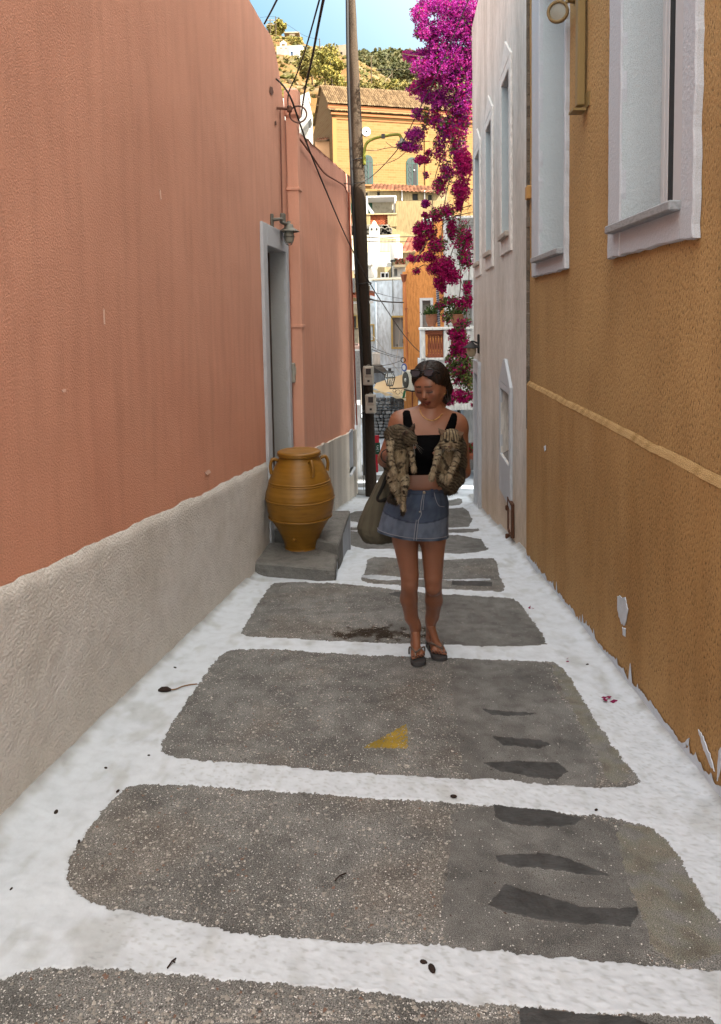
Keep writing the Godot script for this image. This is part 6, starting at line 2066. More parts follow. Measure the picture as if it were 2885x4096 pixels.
func bougainvillea() -> void:
	var t := thing("bougainvillea", "huge magenta bougainvillea cascading over the far end of the white house", "bougainvillea")
	var petal := mat(Color.WHITE, 0.75, {"back": Color(0.9, 0.5, 0.75)})
	var leaf := mat(Color.WHITE, 0.6, {"back": Color(0.25, 0.3, 0.08)})
	var mag := [lin(0.27, 0.022, 0.20), lin(0.22, 0.016, 0.19), lin(0.30, 0.036, 0.20), lin(0.17, 0.012, 0.17)]
	var crim := [lin(0.35, 0.009, 0.115), lin(0.28, 0.007, 0.095), lin(0.42, 0.014, 0.15), lin(0.23, 0.006, 0.10)]
	# clusters: x, y, radius x, radius y (photograph pixels), depth, share of crimson, bracts, leaves
	var cl := [
		[1730, 20, 60, 40, 12.9, 0.0, 420, 60], [1800, 25, 80, 50, 12.9, 0.0, 700, 90], [1860, 40, 60, 70, 12.7, 0.0, 700, 120], [1690, 30, 25, 25, 12.9, 0.0, 110, 25],
		[1790, 110, 70, 60, 12.8, 0.0, 900, 60], [1850, 130, 55, 60, 12.6, 0.0, 700, 70], [1900, 180, 30, 45, 12.4, 0.0, 380, 60], [1730, 150, 35, 50, 12.9, 0.05, 300, 50], [1700, 85, 18, 20, 13.0, 0.0, 70, 20],
		[1655, 228, 40, 24, 13.0, 0.1, 240, 25], [1700, 225, 45, 35, 12.9, 0.0, 360, 30], [1625, 215, 14, 12, 13.1, 0.3, 40, 8], [1770, 210, 60, 60, 12.7, 0.0, 800, 60], [1840, 240, 55, 60, 12.5, 0.05, 700, 110],
		[1735, 300, 45, 45, 12.8, 0.55, 460, 60], [1800, 320, 55, 55, 12.6, 0.05, 650, 100], [1860, 340, 40, 70, 12.4, 0.05, 500, 200], [1690, 340, 40, 30, 13.0, 0.3, 260, 60], [1655, 360, 30, 20, 13.1, 0.3, 120, 40],
		[1710, 385, 45, 30, 12.9, 0.1, 330, 50], [1760, 400, 45, 45, 12.7, 0.0, 480, 80], [1840, 415, 45, 50, 12.5, 0.1, 420, 190], [1870, 450, 22, 60, 12.4, 0.5, 160, 130],
		[1668, 455, 22, 24, 13.0, 0.0, 140, 20], [1700, 480, 22, 50, 12.9, 0.3, 60, 130], [1660, 540, 40, 28, 13.0, 0.0, 380, 20], [1620, 585, 32, 20, 13.0, 0.05, 260, 25], [1650, 590, 40, 22, 13.0, 0.2, 230, 20], [1740, 480, 30, 40, 12.8, 0.5, 170, 70],
		[1690, 640, 30, 20, 12.9, 0.9, 260, 25], [1715, 612, 16, 14, 12.9, 0.9, 80, 10], [1780, 520, 35, 45, 12.7, 0.4, 220, 110], [1830, 520, 45, 60, 12.5, 0.6, 330, 170], [1760, 600, 30, 60, 12.8, 0.7, 200, 130], [1830, 600, 40, 50, 12.6, 0.6, 260, 200],
		[1855, 660, 38, 60, 12.4, 1.0, 900, 60], [1790, 690, 34, 46, 12.7, 0.6, 220, 160], [1705, 700, 14, 14, 12.9, 0.6, 40, 16], [1760, 745, 30, 40, 12.8, 0.9, 240, 100], [1845, 760, 38, 46, 12.4, 1.0, 620, 60], [1835, 820, 18, 26, 12.5, 1.0, 160, 20],
		[1703, 816, 16, 16, 12.8, 0.5, 160, 6], [1790, 845, 20, 20, 12.6, 0.9, 190, 14], [1740, 868, 34, 22, 12.8, 1.0, 230, 40], [1700, 862, 16, 12, 12.9, 0.9, 70, 14], [1672, 920, 20, 24, 12.9, 1.0, 300, 18], [1690, 900, 24, 20, 12.9, 1.0, 140, 30],
		[1680, 970, 26, 40, 12.9, 1.0, 520, 20], [1720, 930, 30, 40, 12.8, 0.95, 240, 110], [1740, 985, 34, 30, 12.7, 0.95, 210, 90], [1806, 920, 22, 40, 12.6, 1.0, 260, 60], [1850, 940, 34, 60, 12.5, 0.9, 130, 190], [1875, 950, 14, 30, 12.4, 1.0, 100, 60],
		[1655, 1035, 26, 16, 12.9, 1.0, 190, 24], [1715, 1030, 34, 22, 12.8, 1.0, 260, 40], [1780, 1060, 40, 40, 12.6, 1.0, 560, 60], [1740, 1075, 34, 24, 12.8, 1.0, 340, 40], [1800, 1105, 44, 34, 12.6, 1.0, 620, 40], [1755, 1130, 22, 30, 12.7, 1.0, 200, 16],
		[1668, 1085, 16, 16, 12.9, 1.0, 60, 20], [1770, 1155, 18, 20, 12.7, 1.0, 150, 8], [1865, 1040, 24, 40, 12.4, 0.9, 110, 110], [1870, 1155, 16, 30, 12.4, 1.0, 130, 30],
		[1800, 1205, 40, 24, 12.6, 0.8, 60, 200], [1850, 1215, 34, 26, 12.5, 1.0, 200, 90], [1760, 1225, 26, 16, 12.7, 0.9, 24, 110], [1790, 1270, 24, 34, 12.6, 0.9, 20, 110], [1880, 1205, 12, 26, 12.4, 1.0, 70, 20], [1865, 1290, 22, 20, 12.4, 0.9, 20, 70],
		[1830, 1340, 34, 30, 12.7, 1.0, 420, 50], [1850, 1385, 40, 30, 12.6, 1.0, 420, 90], [1815, 1400, 20, 24, 12.8, 1.0, 110, 60], [1800, 1330, 14, 10, 12.8, 1.0, 30, 16],
		[1850, 1450, 44, 40, 12.6, 0.9, 70, 420], [1875, 1520, 30, 50, 12.5, 0.9, 40, 380], [1835, 1510, 30, 40, 12.7, 0.95, 60, 230], [1810, 1475, 24, 30, 12.8, 0.95, 40, 110], [1795, 1440, 14, 24, 12.8, 1.0, 24, 60],
		[1830, 1580, 36, 24, 12.6, 1.0, 240, 60], [1800, 1606, 24, 14, 12.7, 1.0, 190, 8], [1880, 1585, 24, 22, 12.5, 1.0, 110, 70], [1852, 1600, 26, 12, 12.6, 1.0, 120, 16], [1893, 1622, 8, 6, 12.5, 1.0, 14, 2]]
	# looser growth that ties the clusters together
	var spine := [[1850, 380, 60], [1840, 480, 60], [1780, 880, 70], [1770, 980, 80], [1800, 1060, 80], [1850, 1360, 44], [1868, 1480, 36]]
	for s in spine:
		for k in (3 if s[1] < 560 else 2):
			cl.append([s[0] + rng.randfn(0, s[2] * 0.5), s[1] + rng.randfn(0, 30), rng.randf_range(20, 44), rng.randf_range(22, 46), 12.6, 0.4 if s[1] < 560 else 0.95, 60, 90])
	for s in [[1905, 60, 40, 60], [1915, 130, 34, 60], [1900, 250, 40, 60], [1880, 320, 36, 50], [1680, 60, 40, 40], [1690, 130, 34, 34], [1690, 270, 50, 40], [1760, 260, 60, 60]]:
		cl.append([s[0], s[1], s[2], s[3], 12.5, 0.02, 360, 70])
	var bx := []
	var bc := []
	var lx := []
	var lc := []
	for c in cl:
		if c[1] > 620: c[6] = int(c[6] * 0.8)
		for k in c[6] + c[7]:
			var v := Vector3(rng.randfn(0, 0.5), rng.randfn(0, 0.5), rng.randfn(0, 0.5))
			if v.length() > 1.15: v = v.normalized() * rng.randf_range(0.6, 1.15)
			if k >= c[6]: v.z -= 0.25
			var p := at(c[0] + v.x * c[2], c[1] + v.y * c[3], c[4] - v.z * minf(0.5, c[2] * 0.007))
			if k < c[6]:
				var s := rng.randf_range(0.026, 0.050)
				bx.append(Transform3D(turned() * Basis.from_scale(Vector3.ONE * s), p))
				var deep: bool = rng.randf() < c[5]
				bc.append((crim if deep else mag)[rng.randi() % 4])
			else:
				var s := rng.randf_range(0.03, 0.07)
				lx.append(Transform3D(turned() * Basis.from_scale(Vector3(s, s, s)), p))
				lc.append([lin(0.05, 0.075, 0.02), lin(0.08, 0.11, 0.03), lin(0.03, 0.045, 0.015), lin(0.12, 0.13, 0.035)][k % 4])
	many("blossoms", bract(), petal, bx, bc, t)
	var lf := MB.new()
	lf.quad(Vector3(-0.5, 0, 0), Vector3(0, -0.28, 0.1), Vector3(0.5, 0, 0), Vector3(0, 0.28, 0.1))
	lf.quad(Vector3(-0.2, -0.4, 0.3), Vector3(0.15, -0.2, 0.2), Vector3(0.3, 0.4, -0.1), Vector3(-0.05, 0.15, 0.1))
	many("leaves", lf.build(), leaf, lx, lc, t)
	var tw := MB.new()
	for s in [
		[[1880, -60], [1870, 200], [1880, 420], [1850, 620], [1860, 800]], [[1860, -40], [1800, 120], [1760, 320], [1720, 480], [1660, 560]], [[1870, 400], [1800, 560], [1745, 700], [1730, 830], [1735, 900]],
		[[1845, 600], [1800, 760], [1770, 900], [1760, 1010], [1790, 1100]], [[1875, 700], [1840, 900], [1850, 1050], [1830, 1180], [1800, 1290]], [[1735, 850], [1720, 930], [1680, 1010], [1660, 1060]], [[1880, 850], [1800, 870], [1770, 890]],
		[[1880, 900], [1870, 1150], [1860, 1350], [1850, 1520], [1820, 1600]], [[1890, 820], [1820, 850], [1790, 930]], [[1880, 880], [1830, 940], [1800, 1040], [1770, 1180]], [[1740, 320], [1690, 340], [1650, 360]], [[1790, 230], [1700, 228], [1618, 215]],
		[[1885, 1020], [1850, 1100], [1870, 1190]], [[1750, 560], [1700, 640], [1680, 645]], [[1760, 1120], [1700, 1060], [1660, 1085]]]:
		var pts := []
		for q in s: pts.append(at(q[0] + rng.randfn(0, 4), q[1], 12.75 + rng.randf_range(-0.2, 0.2)))
		tw.tube(curve(pts, 5), 0.008, 5)
	for k in 60:
		var x := rng.randf_range(1760, 1885)
		var y := rng.randf_range(780, 1060)
		tw.tube(curve([at(x, y, 12.7), at(x + rng.randfn(0, 14), y + 20, 12.65), at(x + rng.randfn(0, 22), y + 46, 12.7)], 3), 0.0035, 4)
	obj("branches", tw, mat(lin(0.16, 0.12, 0.08), 0.9), t, true)
	# bare thorny shoots across the sky in front of the church
	var th := MB.new()
	for s in [[[1458, 600], [1500, 602], [1550, 592], [1610, 585]], [[1490, 662], [1540, 655], [1590, 635], [1625, 606]], [[1545, 570], [1575, 590], [1600, 590]], [[1720, 565], [1680, 568], [1640, 580]]]:
		var pts := []
		for q in s: pts.append(at(q[0], q[1], 12.9))
		th.tube(curve(pts, 5), 0.007, 5)
		for q in curve(pts, 5):
			if rng.randf() < 0.5: th.tube([q, q + Vector3(rng.randfn(0, 0.02), rng.randf_range(-0.05, 0.05), 0)], 0.003, 4)
	obj("shoots", th, mat(lin(0.18, 0.12, 0.07), 0.9), t, true)

# ---------------------------------------------------------------- pole, wires
func pole_and_cables() -> void:
	var d := 13.0
	var foot := at(1478, 1970, d)
	var p := thing("utility_pole", "tall weathered wooden utility pole leaning over the end of the lane", "utility pole", foot)
	var mb := MB.new()
	var ns := 90
	var nr := 20
	var sil := [[-90, 1391, 1420], [0, 1392, 1422], [300, 1398, 1437], [700, 1410, 1460], [1000, 1423, 1470], [1300, 1440, 1481], [1560, 1452, 1494], [1985, 1462, 1510]]
	for k in ns + 1:
		var y := lerpf(-90, 1985, float(k) / ns)
		var xa := 0.0
		var xb := 0.0
		for j in sil.size() - 1:
			if y >= sil[j][0] and y <= sil[j + 1][0]:
				var f: float = (y - sil[j][0]) / (sil[j + 1][0] - sil[j][0])
				xa = lerpf(sil[j][1], sil[j + 1][1], f); xb = lerpf(sil[j][2], sil[j + 1][2], f)
		var c := at((xa + xb) / 2, y, d) - foot
		var r := (xb - xa) / 2 / F * d
		for j in nr:
			var a := TAU * j / nr
			var rr := r * (1.0 + 0.07 * nb.get_noise_2d(j * 120.0, y * 0.12) + 0.05 * na.get_noise_2d(cos(a) * 60, y * 0.6))
			var col := lin(0.046, 0.034, 0.024).lerp(lin(0.075, 0.055, 0.037), clampf(0.5 + nb.get_noise_2d(j * 150.0, y * 0.2), 0, 1))
			col = col.lerp(lin(0.02, 0.015, 0.012), smoothstep(500.0, 1300.0, y) * 0.75)
			mb.p(c + Vector3(cos(a) * rr, 0, sin(a) * rr), col)
	for k in ns:
		for j in nr:
			var a := k * nr + j
			var b := k * nr + (j + 1) % nr
			mb.i.append_array([a, a + nr, b, b, a + nr, b + nr])
	obj("pole", mb, mat(Color.WHITE, 0.9, {"tex": M.streak, "scale": Vector3(7.0, 0.5, 7.0), "nrm": M.grain, "nk": 1.0}), p, true)
	var dk := MB.new()
	var pts := []
	for q in [[-90, 1383], [300, 1388], [700, 1402], [1000, 1416], [1300, 1434], [1560, 1447], [1900, 1453]]: pts.append(at(q[1] + 5, q[0], d - 0.10) - foot)
	dk.tube(curve(pts, 4), 0.028, 8)
	obj("cable_duct", dk, M.black, p, true)
	for y in [640, 1134]:
		var bd := MB.new()
		var cx: float = 1436.0 if y == 640 else 1458.0
		var rp := []
		for j in 17: rp.append(at(cx, y, d) - foot + Vector3(cos(TAU * j / 16) * 0.125, 0.012 * sin(TAU * j / 16 * 2), sin(TAU * j / 16) * 0.125))
		bd.tube(rp, 0.009, 5)
		obj("band", bd, M.iron, p, true)
	for s in [[1452, 1464, 1497, 1541, "upper of two grey electricity meters on the dark wooden pole", "strapped"], [1461, 1576, 1506, 1654, "lower of two grey electricity meters on the dark wooden pole", ""]]:
		var c := at((s[0] + s[2]) / 2.0, (s[1] + s[3]) / 2.0, d - 0.22)
		var t := thing("electricity_meter", s[4], "electricity meter", c, "meters on the pole")
		var W := 0.185
		var H := 0.335
		var yw := Basis(Vector3.UP, -0.22)
		var case := mat(lin(0.3, 0.288, 0.258), 0.55)
		var bm := MB.new()
		bm.box(Vector3.ZERO, Vector3(W, H, 0.10), yw, Color.WHITE, 0.014)
		obj("case", bm, case, t)
		var wm := MB.new()
		wm.box(yw * Vector3(0.012, 0.075, 0.056), Vector3(0.13, 0.15, 0.02), yw, Color.WHITE, 0.006)
		obj("window_frame", wm, case, t)
		var gm := MB.new()
		gm.box(yw * Vector3(0.014, 0.078, 0.068), Vector3(0.088, 0.10, 0.008), yw)
		obj("window", gm, M.pane, t)
		var lm := MB.new()
		lm.box(yw * Vector3(0.006, -0.095, 0.055), Vector3(0.14, 0.10, 0.014), yw, Color.WHITE, 0.005)
		obj("cover", lm, case, t)
		var sm := MB.new()
		sm.box(yw * Vector3(0.012, -0.09, 0.064), Vector3(0.04, 0.035, 0.008), yw)
		obj("seal", sm, M.black, t)
		var hm := MB.new()
		var rp := []
		for j in 9: rp.append(Vector3(cos(PI * j / 8) * 0.03, H / 2 + sin(PI * j / 8) * 0.02, 0))
		hm.tube(rp, 0.006, 5)
		obj("hanger", hm, case, t, true)
	var lead := MB.new()
	lead.tube(curve([at(1460, 1640, d - 0.2), at(1446, 1655, d - 0.2), at(1444, 1672, d - 0.18), at(1450, 1700, d - 0.16), at(1456, 1960, d - 0.16)], 6), 0.007, 5)
	tag(obj("meter_lead", lead, M.grey_metal, self, true), "thin grey lead looping from the lower meter down the pole", "cable")
	# street lamp on its olive arm
	var lo := at(1456, 640, d)
	var sl := thing("street_lamp", "street lamp on a curved olive green arm right of the wooden pole", "street lamp", lo)
	var am := MB.new()
	var ap := []
	for q in [[1458, 660], [1459, 600], [1470, 570], [1500, 553], [1540, 544], [1580, 538], [1598, 540], [1607, 556]]: ap.append(at(q[0], q[1], d - 0.1) - lo)
	am.tube(curve(ap, 5), 0.026, 8)
	obj("arm", am, mat(lin(0.132, 0.144, 0.018), 0.6), sl, true)
	var hx := Transform3D(Basis(Vector3.BACK, 0.15), at(1607, 556, d - 0.1) - lo)
	var hd := MB.new()
	hd.lathe([Vector2(0, 0.02), Vector2(0.03, 0.015), Vector2(0.04, -0.02), Vector2(0.09, -0.07), Vector2(0.095, -0.085), Vector2(0.03, -0.075), Vector2(0, -0.075)], 18, hx)
	obj("lamp_shade", hd, M.grey_metal, sl, true)
	var lb := MB.new()
	lb.lathe([Vector2(0.03, -0.074), Vector2(0.035, -0.10), Vector2(0, -0.125)], 12, hx)
	obj("bulb", lb, M.white_paint, sl, true)
	var cl := MB.new()
	cl.box(at(1533, 545, d - 0.1) - lo, Vector3(0.06, 0.07, 0.06))
	obj("arm_clamp", cl, M.iron, sl)
	# bracket with its wire ring on the corner of the pink house
	var bp := on_wall(LEFT, 1106, 432)
	var b0 := wp(LEFT, bp.x, bp.y, 0.0)
	var bk := thing("wire_bracket", "iron bracket with a coiled wire ring at the pink corner", "bracket", b0)
	var tip := at(1158, 436, -b0.z + 0.05) - b0
	var bm := MB.new()
	bm.tube([Vector3.ZERO, tip], 0.014, 8)
	bm.box(tip, Vector3(0.05, 0.06, 0.05), Basis(), Color.WHITE, 0.01)
	obj("rod", bm, mat(lin(0.132, 0.06, 0.042), 0.8), bk)
	var rg := MB.new()
	var rp := []
	for j in 40: rp.append(at(1193 + 34 * cos(TAU * j / 32 + PI), 457 + 33 * sin(TAU * j / 32 + PI), -b0.z + 0.08) - b0)
	rg.tube(rp, 0.009, 6)
	obj("ring", rg, mat(lin(0.12, 0.066, 0.054), 0.7), bk, true)
	var bz := -b0.z
	# wires: [label, radius, [x, y, depth] ...]
	for s in [
		["thick black cable swooping from the pink corner down past the pole to the orange house", 0.0095, [[1104, 315, bz], [1135, 345, bz], [1165, 395, bz], [1190, 465, bz + 0.2], [1238, 600, bz + 1.0], [1309, 773, 9.5], [1390, 959, 12.4], [1476, 1126, 12.8], [1538, 1225, 14.5], [1609, 1330, 17.0], [1668, 1398, 18.6], [1730, 1442, 19.4]]],
		["overhead wire rising from the iron bracket, left of the twisted one", 0.006, [[1296, -60, 4.4], [1278, 0, 4.8], [1226, 185, 6.2], [1190, 290, bz - 0.1], [1155, 371, bz], [1153, 430, bz]]],
		["thick twisted overhead wire rising from the pink roof", 0.010, [[1312, -70, 4.4], [1294, 0, 4.8], [1272, 110, 5.6], [1247, 241, 6.6], [1222, 350, 7.4], [1204, 467, 8.6]]],
		["overhead wire cutting the sky above the pink parapet, leftmost", 0.007, [[1125, -30, 5.0], [1108, 0, 5.3], [1085, 45, 5.8], [1058, 95, 6.3]]],
		["wire from the bougainvillea roof across the church to the pole", 0.008, [[1900, -60, 11.4], [1875, 0, 11.6], [1810, 152, 11.9], [1742, 309, 12.2], [1672, 450, 12.5], [1606, 575, 12.8], [1550, 645, 12.9], [1495, 699, 12.95], [1460, 722, 12.9], [1408, 736, 12.7], [1356, 730, 12.3]]],
		["upper of two black wires running from the pole to the flowers", 0.009, [[1462, 948, 13.0], [1530, 952, 14.0], [1590, 948, 15.0], [1665, 947, 16.0]]],
		["lower of two black wires running from the pole to the flowers", 0.008, [[1462, 965, 13.0], [1530, 968, 14.0], [1590, 967, 15.0], [1660, 968, 16.0]]],
		["thick black cable across the pale blue house from pole to rain pipe", 0.017, [[1478, 1196, 13.0], [1510, 1203, 15.0], [1560, 1208, 17.5], [1614, 1210, 19.6]]],
		["thin wire high across the pale blue house", 0.005, [[1476, 1166, 13.0], [1510, 1173, 15.0], [1560, 1186, 18.0], [1612, 1196, 19.6]]],
		["thin wire sagging to the wire coil, uppermost of the bundle", 0.006, [[1488, 1386, 13.0], [1520, 1402, 15.0], [1570, 1420, 17.5], [1612, 1430, 19.6]]],
		["thin wire sagging to the wire coil, second of the bundle", 0.006, [[1488, 1398, 13.0], [1520, 1411, 15.0], [1570, 1426, 17.5], [1612, 1434, 19.6]]],
		["wire climbing from the black stair railing to the wire coil", 0.007, [[1490, 1466, 14.0], [1530, 1462, 16.0], [1570, 1455, 18.0], [1606, 1442, 19.6]]],
		["level wire above the street lantern", 0.005, [[1494, 1471, 14.0], [1560, 1472, 17.0], [1622, 1471, 19.6]]],
		["pale cord slanting down the pale blue house", 0.005, [[1484, 1335, 14.0], [1510, 1365, 16.0], [1540, 1405, 18.0], [1572, 1456, 19.6], [1600, 1490, 20.0]]],
		["white cord hanging before the yellow framed window", 0.006, [[1602, 1260, 21.0], [1600, 1320, 21.0], [1594, 1380, 21.0], [1584, 1450, 21.0]]]]:
		var pts2 := []
		for q in s[2]: pts2.append(at(q[0], q[1], q[2]))
		var wm := MB.new()
		wm.tube(curve(pts2, 6), s[1], 6)
		tag(obj("cable", wm, mat(lin(0.36, 0.312, 0.252), 0.7) if s[0].begins_with("pale") or s[0].begins_with("white") else M.cable, self, true), s[0], "cable")
	# cable along the second pink wall's top
	var ep := []
	for q in [[1162, 520], [1200, 566], [1240, 620], [1290, 690], [1340, 722], [1372, 744], [1384, 770]]:
		var o := on_wall(LEFT, q[0], q[1])
		ep.append(wp(LEFT, o.x, o.y, 0.02))
	var em := MB.new()
	em.tube(curve(ep, 5), 0.012, 6)
	tag(obj("cable", em, mat(lin(0.192, 0.078, 0.054), 0.8), self, true), "painted cable following the sloping top of the second pink wall", "cable")
	var vp := []
	for q in [[1390, 770], [1398, 1000], [1408, 1260], [1416, 1500], [1424, 1700]]:
		var o := on_wall(LEFT, q[0], q[1])
		vp.append(wp(LEFT, o.x, o.y, 0.02))
	var vm := MB.new()
	vm.tube(curve(vp, 5), 0.014, 6)
	tag(obj("cable", vm, mat(lin(0.24, 0.06, 0.03), 0.8), self, true), "rust red cable down the far edge of the second pink wall", "cable")
	var co := thing("wire_coil", "coil of spare black wire on the orange corner", "cable", at(1613, 1440, 19.4))
	for k in 3:
		var cm := MB.new()
		var cp := []
		for j in 20: cp.append(Vector3(cos(TAU * j / 18) * (0.05 + 0.008 * k), sin(TAU * j / 18) * (0.06 + 0.006 * k), 0.012 * k))
		cm.tube(cp, 0.006, 5)
		obj("loop", cm, M.cable, co, true)

# ---------------------------------------------------------------- jar on its step
func jar_and_step() -> void:
	var st := thing("stone_step", "low grey cement step block against the pink house under the jar", "step")
	var w := LEFT
	var f := func(x: float, y: float, lev: float) -> Vector2:
		var r := at(x, y, 1.0)
		var k: float = lev / r.y
		return Vector2(r.x * k, k)      # (x, depth) at height lev
	var lev1 := -2.02
	var lev2 := -1.93
	var c1: Vector2 = f.call(1341, 2278, lev1)
	var c0: Vector2 = f.call(1046, 2244, lev1)
	var c2: Vector2 = f.call(1355, 2170, lev1)
	var q2: Vector2 = f.call(1399, 2041, lev2)
	var q1: Vector2 = f.call(1352, 2176, lev2)
	var m := mat(lin(0.235, 0.235, 0.228), 0.92, {"tex": M.mottled, "scale": 1.3, "nrm": M.lumps, "nk": 0.7, "det": M.speck, "dscale": 2.0})
	var build_block := func(a: Vector2, b: Vector2, c: Vector2, d: Vector2, lev: float) -> MB:
		# plan corners a, b, c, d anticlockwise seen from above, as (x, depth); the plan goes in as (x, -depth)
		var poly := PackedVector2Array()
		for e in [[a, b], [b, c], [c, d], [d, a]]:
			for k in 8:
				var p: Vector2 = e[0].lerp(e[1], k / 8.0)
				poly.append(Vector2(p.x, p.y) + Vector2(nb.get_noise_2d(p.x * 300, p.y * 300), nb.get_noise_2d(p.x * 300 + 70, p.y * 300)) * 0.012)
		var mb := MB.new()
		mb.slab(poly, Vector3(0, lev - 0.9, 0), Vector3.RIGHT, Vector3.FORWARD, Vector3.UP, 0.9, Color.WHITE, 0.014)
		return mb
	obj("lower_block", build_block.call(Vector2(left_x(c0.y) - 0.1, c0.y), c1, c2, Vector2(left_x(c2.y) - 0.1, c2.y + 0.05), lev1), m, st)
	obj("upper_block", build_block.call(Vector2(left_x(q1.y) - 0.1, q1.y + 0.62), q1, q2, Vector2(left_x(q2.y) - 0.1, q2.y), lev2), m, st)
	# limewash on the sides towards the lane, its upper edge ragged
	for e in [[c1, c2, lev1], [q1, q2, lev2], [c0, c1, lev1]]:
		var sm := MB.new()
		var dir: Vector2 = (e[1] - e[0]).normalized()
		var out := Vector2(-dir.y, dir.x)
		if out.x < 0 and e[0] != c0: out = -out
		if e[0] == c0 and out.y > 0: out = -out
		for k in 60:
			var qa: Vector2 = (e[0] as Vector2).lerp(e[1], k / 60.0) + out * 0.005
			var qb: Vector2 = (e[0] as Vector2).lerp(e[1], (k + 1) / 60.0) + out * 0.005
			var lo_f: float = 0.75 if e[0] == c0 else 0.16
			var ta: float = e[2] - 0.012 - lo_f * (0.10 + 0.16 * absf(na.get_noise_1d(k * 45.0)) + 0.05 * nb.get_noise_1d(k * 190.0))
			var tb: float = e[2] - 0.012 - lo_f * (0.10 + 0.16 * absf(na.get_noise_1d((k + 1) * 45.0)) + 0.05 * nb.get_noise_1d((k + 1) * 190.0))
			sm.quad(Vector3(qa.x, -3.0, -qa.y), Vector3(qb.x, -3.0, -qb.y), Vector3(qb.x, tb, -qb.y), Vector3(qa.x, ta, -qa.y), grey(0.86))
		obj("limewashed_side", sm, M.lime, st)
	# the big jar
	var d := 6.28
	var base := at(1206, 2204, d)
	base.y = lev1 - 0.004
	var jar := thing("jar", "big glazed mustard yellow lidded storage jar with four handles on the step", "jar", base)
	var k := d / F
	var ochre := mat(lin(0.216, 0.099, 0.0072), 0.46, {"spec": 0.45, "nrm": noise_tex(0.02, 0, 3, 256, null, 5.0, 31), "nk": 0.10, "scale": Vector3(1.0, 5.0, 1.0), "tex": M.mottled})
	var prof := []
	var py := 2204.0
	for q in [[0, 2204], [62, 2204], [64, 2198], [72, 2170], [95, 2120], [120, 2078], [131, 2052], [137, 2015], [139, 1992], [137, 1970], [127, 1936], [113, 1895], [98, 1862], [85, 1838], [80, 1826], [78, 1818]]:
		prof.append(Vector2(q[0] * k, (py - q[1]) * k))
	# finer profile through these points
	var fine := []
	for j in prof.size() - 1:
		var a: Vector2 = prof[maxi(j - 1, 0)]
		var e: Vector2 = prof[mini(j + 2, prof.size() - 1)]
		for s in 5:
			var p: Vector2 = prof[j].cubic_interpolate(prof[j + 1], a, e, s / 5.0)
			p.x += 0.0012 * sin(p.y * 150.0) + 0.001 * nb.get_noise_1d(p.y * 900)
			fine.append(Vector2(maxf(p.x, 0), p.y))
	fine.append(prof[-1])
	var body := MB.new()
	body.lathe(fine, 56)
	for v in body.v.size():
		var q := body.v[v]
		if q.y < 0.02: body.v[v].y += 0.014 * absf(na.get_noise_2d(q.x * 900, q.z * 900))
	obj("body", body, ochre, jar, true)
	for s in [[2070, 128.5, 3.4], [1994, 139.5, 4.0], [1924, 123.5, 3.8], [1932, 126.5, 2.2]]:
		var bd := MB.new()
		var y0: float = (py - s[0]) * k
		var r: float = s[1] * k
		var t: float = s[2] * k
		var rp := []
		for j in 65: rp.append(Vector3(cos(TAU * j / 64) * (r - t * 0.35), y0 + 0.002 * sin(j * 0.4), sin(TAU * j / 64) * (r - t * 0.35)))
		bd.tube(rp, t, 8)
		obj("band", bd, ochre, jar, true)
	var lid := MB.new()
	var ly := (py - 1818.0) * k
	lid.lathe([Vector2(80 * k, ly - 0.012), Vector2(87 * k, ly - 0.008), Vector2(89 * k, ly), Vector2(86 * k, ly + 0.008), Vector2(88 * k, ly + 0.014), Vector2(88 * k, ly + 0.024), Vector2(82 * k, ly + 0.031), Vector2(72 * k, ly + 0.034), Vector2(66 * k, ly + 0.031), Vector2(30 * k, ly + 0.033), Vector2(0, ly + 0.034)], 48)
	obj("lid", lid, ochre, jar, true)
	for s in [-0.18, 1.02, PI - 0.25, PI + 1.3]:
		var hd := MB.new()
		var dir := Vector3(cos(s), 0, sin(s))
		var pts := []
		for q in [[86, 1838], [104, 1832], [113, 1842], [117, 1862], [114, 1892]]:
			pts.append(dir * (q[0] * k) + Vector3(0, (py - q[1]) * k, 0))
		hd.tube(curve(pts, 4), 0.0145, 10)
		obj("handle", hd, ochre, jar, true)
	var kn := MB.new()
	kn.lathe([Vector2(0.018, -0.01), Vector2(0.016, 0.012), Vector2(0.008, 0.02), Vector2(0, 0.021)], 14, Transform3D(Basis(Vector3.RIGHT, PI / 2 - 0.5), Vector3(-20 * k, (py - 2146) * k, 84 * k)))
	obj("tap_boss", kn, ochre, jar, true)

